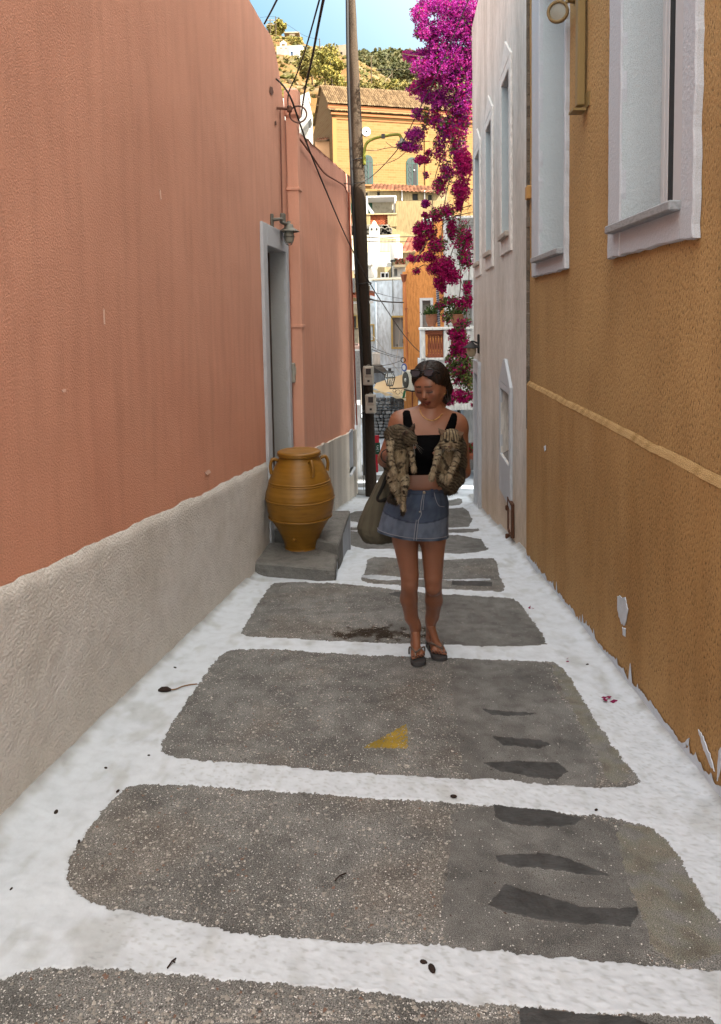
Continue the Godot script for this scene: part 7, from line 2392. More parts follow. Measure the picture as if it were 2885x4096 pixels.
# ---------------------------------------------------------------- small litter
func litter() -> void:
	var seed_m := mat(lin(0.018, 0.0108, 0.0084), 0.8)
	var petal_m := mat(lin(0.168, 0.006, 0.06), 0.7, {"back": Color(0.6, 0.1, 0.3)})
	for s in [[225, 3257, 0.009, "dark round pebble alone on the white gutter, nearest of the left gutter"], [46, 3564, 0.005, "tiny dark seed at the left edge of the picture on white paint"], [317, 3373, 0.006, "dark seed at the rim of the grey panel on the left"], [472, 3172, 0.007, "reddish brown seed near the corner of a grey panel"], [424, 3078, 0.006, "dark seed in the left gutter between two panels"], [596, 3027, 0.005, "small dark seed where the left gutter meets the white band"], [1728, 3888, 0.011, "dark pebble on the nearest white band"], [1695, 3860, 0.008, "small grey pebble on the nearest white band"], [1815, 3195, 0.010, "brown crumb on the second white band"], [2385, 3247, 0.006, "small dark seed at the end of the second white band"], [2350, 2664, 0.008, "dark crumb in the right gutter above the woman's panel"], [700, 2678, 0.010, "dark seed pod in the left gutter beside the roughcast wall"]]:
		var g := on_ground(s[0], s[1])
		var mb := MB.new()
		var prof := []
		for j in 7: prof.append(Vector2(sin(PI * j / 6) * s[2], (1.0 - cos(PI * j / 6)) * s[2] * 0.55))
		mb.lathe(prof, 9, Transform3D(Basis(Vector3.UP, rng.randf() * TAU) * Basis.from_scale(Vector3(1.3, 1, 0.8)), Vector3.ZERO))
		var o := obj("seed", mb, seed_m, self, true)
		o.position = g + Vector3(0, 0.004, 0)
		tag(o, s[3], "pebble" if "pebble" in s[3] else "seed")
	for s in [[2435, 2813, 5, 0.030, "wilted magenta petals on the white gutter beside the ochre wall"], [2127, 2436, 3, 0.022, "small magenta petal in the right gutter nearer the white house"], [2255, 2640, 2, 0.020, "pale pink petal in the right gutter by the white band"]]:
		var g := on_ground(s[0], s[1])
		var t := thing("fallen_petals", s[4], "petals", g)
		for k in s[2]:
			var mb := MB.new()
			var b := turned(0.9)
			var o := Vector3(rng.randfn(0, 0.018), 0.006 + 0.003 * k, rng.randfn(0, 0.012))
			var z: float = s[3]
			mb.quad(o + b * Vector3(-0.5, 0.1, 0) * z, o + b * Vector3(0, 0, 0.4) * z, o + b * Vector3(0.5, 0.15, 0) * z, o + b * Vector3(0, 0.05, -0.4) * z)
			obj("petal", mb, petal_m, t)
	var g0 := on_ground(657, 2771)
	var lf := thing("fallen_pod", "brown pod with a curled pale stem lying in the left gutter", "seed pod", g0)
	var pm := MB.new()
	pm.tube([Vector3(-0.028, 0.012, 0), Vector3(-0.01, 0.018, 0.002), Vector3(0.015, 0.018, 0), Vector3(0.034, 0.012, -0.004)], [0.006, 0.014, 0.014, 0.006], 8)
	obj("pod", pm, seed_m, lf, true)
	var sm := MB.new()
	var sp := []
	for q in [[680, 2769], [705, 2765], [730, 2755], [760, 2748], [790, 2745]]: sp.append(on_ground(q[0], q[1]) - g0 + Vector3(0, 0.012, 0))
	sm.tube(curve(sp, 4), 0.0035, 5)
	obj("stem", sm, mat(lin(0.18, 0.102, 0.048), 0.8), lf, true)
	for s in [[[670, 3880], [690, 3858], [704, 3842], "dark forked twig at the lower edge of the nearest white band"], [[1340, 3530], [1360, 3515], [1385, 3500], "thin brown twig on the nearest grey panel"]]:
		var a := on_ground(s[0][0], s[0][1])
		var tm := MB.new()
		tm.tube([Vector3(0, 0.005, 0), on_ground(s[1][0], s[1][1]) - a + Vector3(0, 0.01, 0), on_ground(s[2][0], s[2][1]) - a + Vector3(0, 0.006, 0)], 0.0022, 5)
		tm.tube([on_ground(s[1][0], s[1][1]) - a + Vector3(0, 0.01, 0), on_ground(s[1][0] + 12, s[1][1] + 4) - a + Vector3(0, 0.008, 0)], 0.0016, 5)
		var o := obj("twig", tm, seed_m, self, true)
		o.position = a
		tag(o, s[3], "twig")

# ---------------------------------------------------------------- bodies: smooth joins of tapered bones, meshed as surface nets
# a bone: [a, b, ra, rb, blend, squash z (1 = round), tag]
func bone(a: Vector3, b: Vector3, ra: float, rb: float, k := 0.03, sq := 1.0, part := 0) -> Array:
	return [a, b, ra, rb, k, sq, part]

func bone_d(q: Array, p: Vector3) -> Vector2:      # distance, place along
	var pa: Vector3 = p - q[0]
	var ba: Vector3 = q[1] - q[0]
	var s: float = q[5]
	pa.z /= s; ba.z /= s
	var l := ba.length_squared()
	var t := 0.0 if l < 1e-9 else clampf(pa.dot(ba) / l, 0.0, 1.0)
	return Vector2(((pa - ba * t).length() - lerpf(q[2], q[3], t)) * minf(1.0, s * 1.15), t)

func blob(mb: MB, bones: Array, cell: float, shape: Variant, tint: Callable) -> Dictionary:
	var lo := Vector3.INF
	var hi := -Vector3.INF
	for q in bones:
		var r: float = maxf(q[2], q[3]) + q[4] * 0.3 + cell * 3.0
		lo = lo.min((q[0] as Vector3).min(q[1]) - Vector3.ONE * r)
		hi = hi.max((q[0] as Vector3).max(q[1]) + Vector3.ONE * r)
	var nx := int((hi.x - lo.x) / cell) + 2
	var ny := int((hi.y - lo.y) / cell) + 2
	var nz := int((hi.z - lo.z) / cell) + 2
	var f := PackedFloat32Array()
	f.resize(nx * ny * nz)
	f.fill(9.0)
	for q in bones:
		var cut: bool = q[2] < 0.0
		var r: float = absf(maxf(absf(q[2]), absf(q[3]))) + q[4] + cell * 2.5
		var a: Vector3 = ((q[0] as Vector3).min(q[1]) - Vector3.ONE * r - lo) / cell
		var b: Vector3 = ((q[0] as Vector3).max(q[1]) + Vector3.ONE * r - lo) / cell
		var k: float = q[4]
		var qq: Array = q if not cut else [q[0], q[1], -q[2], -q[3], q[4], q[5]]
		for z in range(maxi(0, int(a.z)), mini(nz - 1, int(b.z) + 1) + 1):
			for y in range(maxi(0, int(a.y)), mini(ny - 1, int(b.y) + 1) + 1):
				var row := (z * ny + y) * nx
				for x in range(maxi(0, int(a.x)), mini(nx - 1, int(b.x) + 1) + 1):
					var d := bone_d(qq, lo + Vector3(x, y, z) * cell).x
					var g := f[row + x]
					if cut:
						var h := maxf(k - absf(g + d), 0.0) / k
						f[row + x] = maxf(g, -d) + h * h * k * 0.25
					else:
						var h := maxf(k - absf(g - d), 0.0) / k
						f[row + x] = minf(g, d) - h * h * k * 0.25
	if shape != null:
		for z in nz:
			for y in ny:
				for x in nx:
					var k := (z * ny + y) * nx + x
					if f[k] < cell * 6.0: f[k] = (shape as Callable).call(lo + Vector3(x, y, z) * cell, f[k])
	var index := PackedInt32Array()
	index.resize(nx * ny * nz)
	index.fill(-1)
	var step := [0, 1, nx, nx + 1, nx * ny, nx * ny + 1, nx * ny + nx, nx * ny + nx + 1]
	var offs := [Vector3(0, 0, 0), Vector3(1, 0, 0), Vector3(0, 1, 0), Vector3(1, 1, 0), Vector3(0, 0, 1), Vector3(1, 0, 1), Vector3(0, 1, 1), Vector3(1, 1, 1)]
	var edges := [[0, 1], [2, 3], [4, 5], [6, 7], [0, 2], [1, 3], [4, 6], [5, 7], [0, 4], [1, 5], [2, 6], [3, 7]]
	for z in nz - 1:
		for y in ny - 1:
			var row := (z * ny + y) * nx
			for x in nx - 1:
				var k := row + x
				if absf(f[k]) > cell * 2.2: continue
				var neg := 0
				for j in 8:
					if f[k + step[j]] < 0.0: neg += 1
				if neg == 0 or neg == 8: continue
				var s := Vector3.ZERO
				var n := 0
				for e in edges:
					var u := f[k + step[e[0]]]
					var v := f[k + step[e[1]]]
					if (u < 0.0) != (v < 0.0):
						s += (offs[e[0]] as Vector3).lerp(offs[e[1]], u / (u - v))
						n += 1
				var p := lo + (Vector3(x, y, z) + s / n) * cell
				index[k] = mb.p(p, tint.call(p))
	for z in range(1, nz - 1):
		for y in range(1, ny - 1):
			for x in range(1, nx - 1):
				var k := (z * ny + y) * nx + x
				var u := f[k]
				if absf(u) > cell * 2.2: continue
				for ax in 3:
					var st: int = [1, nx, nx * ny][ax]
					var v := f[k + st]
					if (u < 0.0) == (v < 0.0): continue
					var s1: int = [nx, nx * ny, 1][ax]
					var s2: int = [nx * ny, 1, nx][ax]
					var q := [index[k], index[k - s1], index[k - s1 - s2], index[k - s2]]
					if q.min() < 0: continue
					if u < 0.0: mb.i.append_array([q[0], q[2], q[1], q[0], q[3], q[2]])
					else: mb.i.append_array([q[0], q[1], q[2], q[0], q[2], q[3]])
	return {"f": f, "lo": lo, "nx": nx, "ny": ny, "nz": nz, "cell": cell}

func field(g: Dictionary, p: Vector3) -> float:
	var q: Vector3 = (p - g.lo) / g.cell
	var x := int(q.x)
	var y := int(q.y)
	var z := int(q.z)
	if x < 0 or y < 0 or z < 0 or x >= g.nx - 1 or y >= g.ny - 1 or z >= g.nz - 1: return 9.0
	var k: int = (z * g.ny + y) * g.nx + x
	var f: PackedFloat32Array = g.f
	var nx: int = g.nx
	var pl: int = g.nx * g.ny
	var fx := q.x - x
	var fy := q.y - y
	var a := lerpf(lerpf(f[k], f[k + 1], fx), lerpf(f[k + nx], f[k + nx + 1], fx), fy)
	var b := lerpf(lerpf(f[k + pl], f[k + pl + 1], fx), lerpf(f[k + pl + nx], f[k + pl + nx + 1], fx), fy)
	return lerpf(a, b, q.z - z)

# where a sight line first meets the body
func onto(g: Dictionary, o: Vector3, x: float, y: float, d0: float, lift := 0.0) -> Vector3:
	var d := d0 - 0.35
	while d < d0 + 0.3:
		var p := at(x, y, d) - o
		if field(g, p) < lift: return p
		d += 0.003
	return at(x, y, d0) - o

# ---------------------------------------------------------------- the woman
const WD := 3.94
var wo := Vector3.ZERO          # where she stands
var body_g := {}

func J(x: float, y: float, dz := 0.0) -> Vector3:
	return at(x, y, WD + dz) - wo

func hand(bones: Array, wrist: Vector3, palm: Vector3, dir: Vector3, across: Vector3, n: Vector3) -> void:
	# palm and five fingers of different lengths curling towards n
	dir = dir.normalized(); across = across.normalized(); n = n.normalized()
	var k := palm + dir * 0.045
	bones.append(bone(wrist, palm, 0.024, 0.026, 0.02))
	for j in 4:
		var o := across * (-0.030 + j * 0.020)
		bones.append(bone(palm - dir * 0.02 + o * 0.7, k + o, 0.015, 0.012, 0.018))
		var l: float = [0.062, 0.074, 0.070, 0.054][j]
		var b := k + o + dir * (l * 0.42) + n * (l * 0.14)
		var c := b + dir * (l * 0.26) + n * (l * 0.30)
		var e := c + dir * (l * 0.02) + n * (l * 0.28)
		bones.append(bone(k + o, b, 0.0115, 0.0098, 0.008))
		bones.append(bone(b, c, 0.0098, 0.0088, 0.004))
		bones.append(bone(c, e, 0.0088, 0.0072, 0.004))
	var t0 := palm - dir * 0.012 - across * 0.030
	var t1 := t0 - across * 0.028 + dir * 0.028 + n * 0.010
	var t2 := t1 - across * 0.006 + dir * 0.030 + n * 0.012
	bones.append(bone(t0, t1, 0.016, 0.012, 0.012))
	bones.append(bone(t1, t2, 0.012, 0.0085, 0.005))

func person() -> void:
	var skin := lin(0.165, 0.070, 0.040)
	var g0 := on_ground(1690, 2640)
	wo = Vector3(g0.x, ground_y(3.95), -3.95)
	var t := thing("person", "person in black crop top and denim skirt walking up the lane holding two cats", "person", wo)
	# feet on the ground, in their own depth
	var gy := func(x: float, d: float, h: float) -> Vector3: return Vector3(at(x, 2640, d).x, ground_y(d) + 0.004 + h, -d) - wo
	var toe_l: Vector3 = gy.call(1672, 3.85, 0.061)
	var heel_l: Vector3 = gy.call(1663, 4.02, 0.061)
	var toe_r: Vector3 = gy.call(1762, 3.90, 0.061)
	var heel_r: Vector3 = gy.call(1724, 4.085, 0.066)
	var ank_l := heel_l + Vector3(0, 0.062, 0.022)
	var ank_r := heel_r + Vector3(0, 0.064, 0.018)
	var b := []
	# trunk
	var torso := [
		bone(J(1642, 2032, 0.02), J(1722, 2034, 0.02), 0.092, 0.092, 0.06), bone(J(1648, 1950, 0.0), J(1718, 1950, 0.0), 0.078, 0.078, 0.06), bone(J(1655, 1900), J(1722, 1900), 0.074, 0.074, 0.06),
		bone(J(1652, 1815, 0.005), J(1745, 1818, 0.005), 0.082, 0.082, 0.06), bone(J(1646, 1745, 0.005), J(1768, 1750, 0.005), 0.082, 0.082, 0.06), bone(J(1660, 1700, 0.015), J(1765, 1703, 0.015), 0.062, 0.062, 0.06),
		bone(J(1662, 1800, -0.085), J(1662, 1806, -0.085), 0.052, 0.052, 0.05), bone(J(1745, 1804, -0.085), J(1745, 1808, -0.085), 0.052, 0.052, 0.05),
		bone(J(1700, 1668, 0.02), J(1604, 1678, 0.02), 0.050, 0.046, 0.05), bone(J(1738, 1668, 0.02), J(1824, 1688, 0.02), 0.050, 0.046, 0.05)]
	b.append_array(torso)
	b.append_array([
		bone(J(1721, 1680, 0.02), J(1733, 1590, -0.005), 0.058, 0.052, 0.04), bone(J(1700, 1650, 0.03), J(1625, 1668, 0.025), 0.036, 0.026, 0.05), bone(J(1745, 1650, 0.03), J(1806, 1676, 0.025), 0.036, 0.026, 0.05),
		# arms
		bone(J(1596, 1690, 0.02), J(1590, 1708, 0.02), 0.052, 0.052, 0.04), bone(J(1591, 1700, 0.02), J(1539, 1840, 0.05), 0.046, 0.041, 0.012), bone(J(1541, 1838, 0.05), J(1545, 1832, 0.0), 0.040, 0.040, 0.012), bone(J(1541, 1836, 0.03), J(1562, 1812, -0.17), 0.041, 0.026, 0.012),
		bone(J(1834, 1700, 0.02), J(1838, 1716, 0.02), 0.052, 0.052, 0.04), bone(J(1838, 1708, 0.02), J(1853, 1886, 0.04), 0.047, 0.041, 0.012), bone(J(1853, 1886, 0.03), J(1828, 1850, -0.15), 0.041, 0.027, 0.012),
		# legs
		bone(J(1628, 2070, 0.012), J(1621, 2155, 0.01), 0.084, 0.073, 0.03), bone(J(1621, 2155, 0.01), J(1639, 2300, 0.0), 0.073, 0.051, 0.012), bone(J(1639, 2300, 0.0), J(1639, 2345, 0.0), 0.050, 0.046, 0.012),
		bone(J(1639, 2335, -0.005), J(1636, 2395, 0.035), 0.046, 0.050, 0.012), bone(J(1636, 2395, 0.035), J(1646, 2470, 0.055), 0.050, 0.038, 0.012), bone(J(1646, 2470, 0.055), ank_l + Vector3(0, 0.03, 0), 0.038, 0.029, 0.012), bone(ank_l + Vector3(0, 0.05, 0), heel_l + Vector3(0, 0.01, 0), 0.029, 0.029, 0.02),
		bone(J(1722, 2070, 0.012), J(1732, 2155, 0.02), 0.080, 0.073, 0.03), bone(J(1732, 2155, 0.02), J(1733, 2305, 0.01), 0.073, 0.052, 0.012), bone(J(1733, 2305, 0.01), J(1734, 2350, 0.01), 0.051, 0.047, 0.012),
		bone(J(1734, 2340, 0.03), J(1736, 2400, 0.08), 0.047, 0.050, 0.012), bone(J(1736, 2400, 0.08), J(1730, 2465, 0.13), 0.050, 0.038, 0.012), bone(J(1730, 2465, 0.13), ank_r + Vector3(0, 0.03, 0), 0.038, 0.028, 0.012), bone(ank_r + Vector3(0, 0.05, 0), heel_r + Vector3(0, 0.01, 0), 0.028, 0.028, 0.02)])
	for q in b:
		q[2] *= 0.973; q[3] *= 0.973
	var mb := MB.new()
	var skin_at := func(p: Vector3) -> Color: return skin * clampf(1.0 + 0.12 * na.get_noise_3d(p.x * 150, p.y * 150, p.z * 150), 0.8, 1.2)
	body_g = blob(mb, b, 0.010, null, skin_at)
	# feet with their toes
	for s in [[heel_l, toe_l, ank_l, -1.0], [heel_r, toe_r, ank_r, 1.0]]:
		var fb := []
		var fw: Vector3 = (s[1] - s[0]).normalized()
		var sd: Vector3 = fw.cross(Vector3.UP).normalized() * s[3]      # towards the little toe
		fb.append(bone(s[2] + Vector3(0, 0.005, 0), s[0] + Vector3(0, -0.012, 0), 0.026, 0.027, 0.010))
		fb.append(bone(s[0] + Vector3(0, -0.012, 0), s[1] - fw * 0.035 - sd * 0.012 + Vector3(0, -0.016, 0), 0.027, 0.023, 0.010))
		fb.append(bone(s[2] - Vector3(0, 0.005, 0) + fw * 0.01, s[1] - fw * 0.05 + Vector3(0, -0.010, 0), 0.024, 0.019, 0.010))
		fb.append(bone(s[0] + fw * 0.04 - Vector3(0, 0.015, 0), s[1] - fw * 0.045 + sd * 0.02 - Vector3(0, 0.020, 0), 0.022, 0.018, 0.010))
		var nails := []
		for k in 5:
			var o: Vector3 = s[1] + sd * (-0.026 + k * 0.0155) - fw * (0.032 + 0.004 * k) - Vector3(0, 0.022, 0)
			var e: Vector3 = o + fw * ([0.040, 0.040, 0.034, 0.027, 0.018][k]) + Vector3(0, -0.007, 0)
			var r: float = [0.0115, 0.0078, 0.0074, 0.0072, 0.0072][k]
			fb.append(bone(o, e, r, r * 0.9, 0.004))
			nails.append(e + fw * r * 0.35 + Vector3(0, r * 0.75, 0))
		var foot_col := func(p: Vector3) -> Color:
			for n in nails:
				if p.distance_to(n) < 0.0050: return lin(0.0136, 0.00408, 0.00544)
			return skin_at.call(p)
		blob(mb, fb, 0.0036, null, foot_col)
	# hands under the cats' forelegs
	var hb := []
	hand(hb, J(1560, 1812, -0.165), J(1578, 1800, -0.225), Vector3(0.75, 0.15, -0.35), Vector3(0.1, -1, 0.1), Vector3(0.4, 0.1, 0.9))
	blob(mb, hb, 0.004, null, skin_at)
	hb = []
	hand(hb, J(1828, 1850, -0.15), J(1816, 1840, -0.18), Vector3(-0.8, 0.25, -0.2), Vector3(0.1, -1, 0.1), Vector3(-0.3, 0.1, 0.95))
	blob(mb, hb, 0.004, null, skin_at)
	# head: turned to her right and bowed to the cat
	var hc := J(1722, 1540, -0.01)
	var hbz := Basis(Vector3.UP, -0.52) * Basis(Vector3.RIGHT, 0.36) * Basis(Vector3.BACK, 0.05)
	var sc := 0.90
	var L := func(x: float, y: float, z: float) -> Vector3: return hc + hbz * (Vector3(x, y, z) * sc)
	var Q := func(p: Vector3) -> Vector3: return (hbz.transposed() * (p - hc)) / sc
	var hd := [
		bone(L.call(0, 0.035, -0.030), L.call(0, 0.030, 0.005), 0.078, 0.074, 0.03), bone(L.call(-0.02, 0.03, -0.02), L.call(0.02, 0.03, -0.02), 0.072, 0.072, 0.03),
		bone(L.call(0, 0.0, 0.025), L.call(0, -0.06, 0.042), 0.060, 0.046, 0.04), bone(L.call(0, -0.095, 0.058), L.call(0, -0.102, 0.060), 0.024, 0.022, 0.04),
		bone(L.call(-0.038, -0.024, 0.058), L.call(-0.034, -0.034, 0.060), 0.032, 0.030, 0.03), bone(L.call(0.038, -0.024, 0.058), L.call(0.034, -0.034, 0.060), 0.032, 0.030, 0.03),
		bone(L.call(-0.056, -0.045, 0.0), L.call(-0.022, -0.098, 0.045), 0.026, 0.022, 0.03), bone(L.call(0.056, -0.045, 0.0), L.call(0.022, -0.098, 0.045), 0.026, 0.022, 0.03),
		bone(L.call(-0.036, 0.032, 0.074), L.call(0.036, 0.032, 0.074), 0.016, 0.016, 0.02),
		bone(L.call(-0.033, 0.006, 0.074), L.call(-0.031, 0.004, 0.075), 0.0155, 0.0155, 0.008), bone(L.call(0.033, 0.006, 0.074), L.call(0.031, 0.004, 0.075), 0.0155, 0.0155, 0.008),
		bone(L.call(0, 0.018, 0.086), L.call(0, -0.026, 0.110), 0.0085, 0.0125, 0.014), bone(L.call(-0.012, -0.034, 0.096), L.call(0.012, -0.034, 0.096), 0.0085, 0.0085, 0.008),
		bone(L.call(0, -0.054, 0.088), L.call(0, -0.056, 0.090), 0.012, 0.012, 0.02),
		bone(L.call(-0.028, -0.055, 0.079), L.call(0, -0.064, 0.095), 0.0055, 0.0075, 0.008), bone(L.call(0.028, -0.055, 0.079), L.call(0, -0.064, 0.095), 0.0055, 0.0075, 0.008),
		bone(L.call(-0.019, -0.067, 0.084), L.call(0, -0.075, 0.093), 0.005, 0.0085, 0.007), bone(L.call(0.019, -0.067, 0.084), L.call(0, -0.075, 0.093), 0.005, 0.0085, 0.007),
		bone(L.call(0.077, 0.018, -0.012), L.call(0.078, -0.026, -0.002), 0.013, 0.009, 0.01), bone(L.call(-0.077, 0.018, -0.012), L.call(-0.078, -0.026, -0.002), 0.013, 0.009, 0.01),
		bone(L.call(0, -0.05, -0.02), L.call(0, -0.14, -0.045), 0.052, 0.050, 0.04)]
	var face := func(p: Vector3) -> Color:
		var q: Vector3 = Q.call(p)
		var c: Color = skin_at.call(p)
		var ax := absf(q.x)
		if q.z > 0.05:
			if q.y < -0.055 and q.y > -0.083 and ax < 0.030 - absf(q.y + 0.067) * 0.6 and q.z > 0.078: c = c.lerp(lin(0.1122, 0.02584, 0.02176), 0.75)
			if absf(q.y + 0.0685 - ax * 0.12) < 0.0026 and ax < 0.025 and q.z > 0.074: c = lin(0.0306, 0.00952, 0.00816)
			var by := 0.034 + 0.10 * ax - 2.4 * ax * ax
			if absf(q.y - by) < 0.0040 - 0.05 * maxf(0, ax - 0.035) and ax > 0.012 and ax < 0.055: c = c.lerp(lin(0.00952, 0.00544, 0.00408), 0.85)
			var ly := -0.004 - 9.0 * pow(ax - 0.032, 2.0) * -1.0
			if absf(q.y - ly) < 0.0034 and ax > 0.014 and ax < 0.052: c = lin(0.00816, 0.00476, 0.00408)
			elif q.y > ly and q.y < 0.014 and ax > 0.014 and ax < 0.05: c = c.lerp(lin(0.068, 0.02448, 0.01768), 0.6)
			if Vector2(ax - 0.008, q.y + 0.040).length() < 0.0042: c = lin(0.0272, 0.00952, 0.0068)
			c = c.lerp(lin(0.1428, 0.04624, 0.03264), smoothstep(0.03, 0.005, Vector2(ax - 0.042, q.y + 0.026).length()) * 0.35)
		return c
	blob(mb, hd, 0.0034, null, face)
	var sm := mat(Color.WHITE, 0.5, {"spec": 0.5, "nrm": M.grain, "nk": 0.06, "scale": 4.0})
	obj("body", mb, sm, t, true)
	# hair: centre parting, tucked behind the ear, to the jaw
	var hr := [
		bone(L.call(0, 0.044, -0.034), L.call(0, 0.040, 0.000), 0.085, 0.079, 0.03), bone(L.call(-0.022, 0.043, -0.02), L.call(0.022, 0.043, -0.02), 0.078, 0.078, 0.03),
		bone(L.call(0, 0.0, -0.075), L.call(0.0, -0.085, -0.060), 0.066, 0.050, 0.03),
		bone(L.call(0.055, 0.03, -0.045), L.call(0.068, -0.050, -0.050), 0.038, 0.034, 0.03), bone(L.call(0.068, -0.050, -0.050), L.call(0.066, -0.112, -0.026), 0.034, 0.016, 0.025), bone(L.call(0.074, -0.07, -0.03), L.call(0.074, -0.122, -0.004), 0.022, 0.008, 0.02),
		bone(L.call(-0.060, 0.03, -0.030), L.call(-0.078, -0.05, -0.030), 0.034, 0.030, 0.03), bone(L.call(-0.078, -0.04, -0.028), L.call(-0.068, -0.10, -0.004), 0.030, 0.012, 0.025), bone(L.call(-0.074, 0.045, 0.02), L.call(-0.083, -0.01, 0.012), 0.016, 0.010, 0.02),
		bone(L.call(0.070, 0.05, 0.02), L.call(0.084, 0.012, -0.014), 0.018, 0.016, 0.02),
		bone(L.call(0, -0.038, 0.105), L.call(0, 0.040, 0.118), -0.086, -0.058, 0.02)]
	var strands := func(p: Vector3, d: float) -> float:
		var q: Vector3 = Q.call(p)
		var a := atan2(q.x, q.z + 0.02)
		var part := 0.006 * exp(-absf(q.x) / 0.004) if q.z > -0.03 and q.y > 0.05 else 0.0
		return d + part + 0.0028 * nb.get_noise_2d(a * 900.0, q.y * 160.0) + 0.0016 * sin(a * 70.0 + q.y * 30.0)
	var hm := MB.new()
	var hcol := func(p: Vector3) -> Color:
		var q: Vector3 = Q.call(p)
		var c := lin(0.0068, 0.0051, 0.004624).lerp(lin(0.02312, 0.0136, 0.00952), clampf(0.4 + nb.get_noise_2d(atan2(q.x, q.z + 0.02) * 1500.0, q.y * 120.0), 0, 1))
		return c.lerp(lin(0.068, 0.034, 0.02312), smoothstep(0.0035, 0.001, absf(q.x)) * (1.0 if q.z > 0.0 and q.y > 0.07 else 0.0))
	blob(hm, hr, 0.0036, strands, hcol)
	obj("hair", hm, mat(Color.WHITE, 0.5, {"spec": 0.28}), t, true)
	# loose strands at the ends
	var lk := MB.new()
	for k in 46:
		var sx := 1.0 if k % 3 else -1.0
		var a: Vector3 = L.call(sx * rng.randf_range(0.062, 0.098), rng.randf_range(-0.06, -0.02), rng.randf_range(-0.07, 0.0))
		var c: Vector3 = L.call(sx * rng.randf_range(0.060, 0.106), rng.randf_range(-0.135, -0.105), rng.randf_range(-0.06, 0.015))
		lk.tube(curve([a, a.lerp(c, 0.5) + Vector3(rng.randfn(0, 0.006), 0, rng.randfn(0, 0.006)), c], 4), [0.003, 0.003, 0.003, 0.003, 0.0026, 0.0022, 0.0018, 0.0012, 0.0006], 4)
	obj("hair_strands", lk, mat(lin(0.01088, 0.00748, 0.00612), 0.45, {"spec": 0.5}), t, true)
	# sunglasses pushed up on the hair
	var gl := Node3D.new()
	gl.name = "sunglasses"
	t.add_child(gl)
	var gb := hbz * Basis(Vector3.RIGHT, -0.50)
	var go: Vector3 = L.call(0, 0.110, 0.066)
	for s in [-1.0, 1.0]:
		var q := PackedVector2Array()
		for e in [[0.010, 0.016], [0.044, 0.019], [0.066, 0.016], [0.068, 0.006], [0.056, -0.018], [0.036, -0.022], [0.014, -0.014]]: q.append(Vector2(e[0] * s, e[1]))
		var lm := MB.new()
		lm.slab(q, go, gb.x, gb.y, gb.z, 0.003)
		obj("lens", lm, mat(lin(0.03, 0.035, 0.05), 0.06, {"spec": 0.9, "metal": 0.25}), gl)
		var pts := []
		for e in q: pts.append(go + gb * Vector3(e.x, e.y, 0.002))
		pts.append(pts[0])
		pts.append(pts[1])
		var rim := MB.new()
		rim.tube(pts, 0.0042, 6)
		rim.tube([go + gb * Vector3(s * 0.067, 0.012, 0), L.call(s * 0.090, 0.075, 0.01), L.call(s * 0.092, 0.040, -0.05)], 0.0036, 6)
		obj("frame", rim, mat(lin(0.0068, 0.0068, 0.00816), 0.25), gl, true)
	var br := MB.new()
	br.tube([go + gb * Vector3(-0.012, 0.008, 0.002), go + gb * Vector3(0, 0.012, 0.005), go + gb * Vector3(0.012, 0.008, 0.002)], 0.0042, 6)
	obj("bridge", br, mat(lin(0.0068, 0.0068, 0.00816), 0.25), gl, true)
	# crop top: the trunk a little thicker, cut at neckline and hem, with wide straps
	var ty0: float = J(1680, 1889).y
	var ty1: float = J(1710, 1731).y
	var tb := []
	for q in torso: tb.append([q[0], q[1], q[2] + 0.0075, q[3] + 0.0075, q[4], q[5], 0])
	var straps := [bone(J(1640, 1740, -0.08), J(1625, 1652, -0.02), 0.029, 0.023), bone(J(1625, 1652, -0.02), J(1640, 1700, 0.13), 0.023, 0.024), bone(J(1794, 1742, -0.08), J(1820, 1664, -0.02), 0.029, 0.023), bone(J(1820, 1664, -0.02), J(1790, 1705, 0.13), 0.023, 0.024)]
	var cutter := func(p: Vector3, d: float) -> float:
		var yt := ty1 + 0.03 * absf(p.x - 0.02) * 4.0 * absf(p.x - 0.02) + (0.03 if p.z < wo.z * 0.0 - 0.0 else 0.0)
		var r := maxf(p.y - yt, ty0 - p.y)
		for s in straps: r = minf(r, (bone_d(s, p).x) if p.y > ty1 - 0.05 else 9.0)
		return maxf(d, r)
	var tm := MB.new()
	blob(tm, tb, 0.0062, cutter, func(p): return grey(clampf(0.9 + 0.2 * na.get_noise_2d(p.x * 300, p.y * 500), 0.7, 1.1)))
	obj("crop_top", tm, mat(lin(0.0028, 0.0028, 0.0032), 0.95, {"spec": 0.12}), t, true)
	skirt(t)
	# necklace, earrings, hair tie
	var gold := mat(lin(0.408, 0.2448, 0.0884), 0.25, {"metal": 1.0})
	var np := []
	for q in [[1679, 1634], [1686, 1655], [1698, 1670], [1715, 1680], [1735, 1681], [1755, 1671], [1770, 1655]]: np.append(onto(body_g, wo, q[0], q[1], WD, 0.003))
	var nk := MB.new()
	nk.tube(curve(np, 5), 0.0023, 5)
	for q in [2, 3, 3.4, 4, 4.3]:
		var c: Vector3 = curve(np, 5)[int(q * 5)]
		nk.box(c, Vector3(0.008, 0.006, 0.006), Basis(), Color.WHITE, 0.002)
	obj("necklace", nk, gold, t, true)
	var er := MB.new()
	var ep := []
	var eo: Vector3 = L.call(0.086, -0.046, 0.004)
	for j in 15: ep.append(eo + Vector3(cos(TAU * j / 14) * 0.008, sin(TAU * j / 14) * 0.012, 0))
	er.tube(ep, 0.002, 5)
	obj("earring", er, gold, t, true)
	var ht := MB.new()
	var hp := []
	var ha := J(1541, 1836, 0.03)
	var hq := J(1562, 1812, -0.17)
	var hx := (hq - ha).normalized()
	var hs := hx.cross(Vector3.UP).normalized()
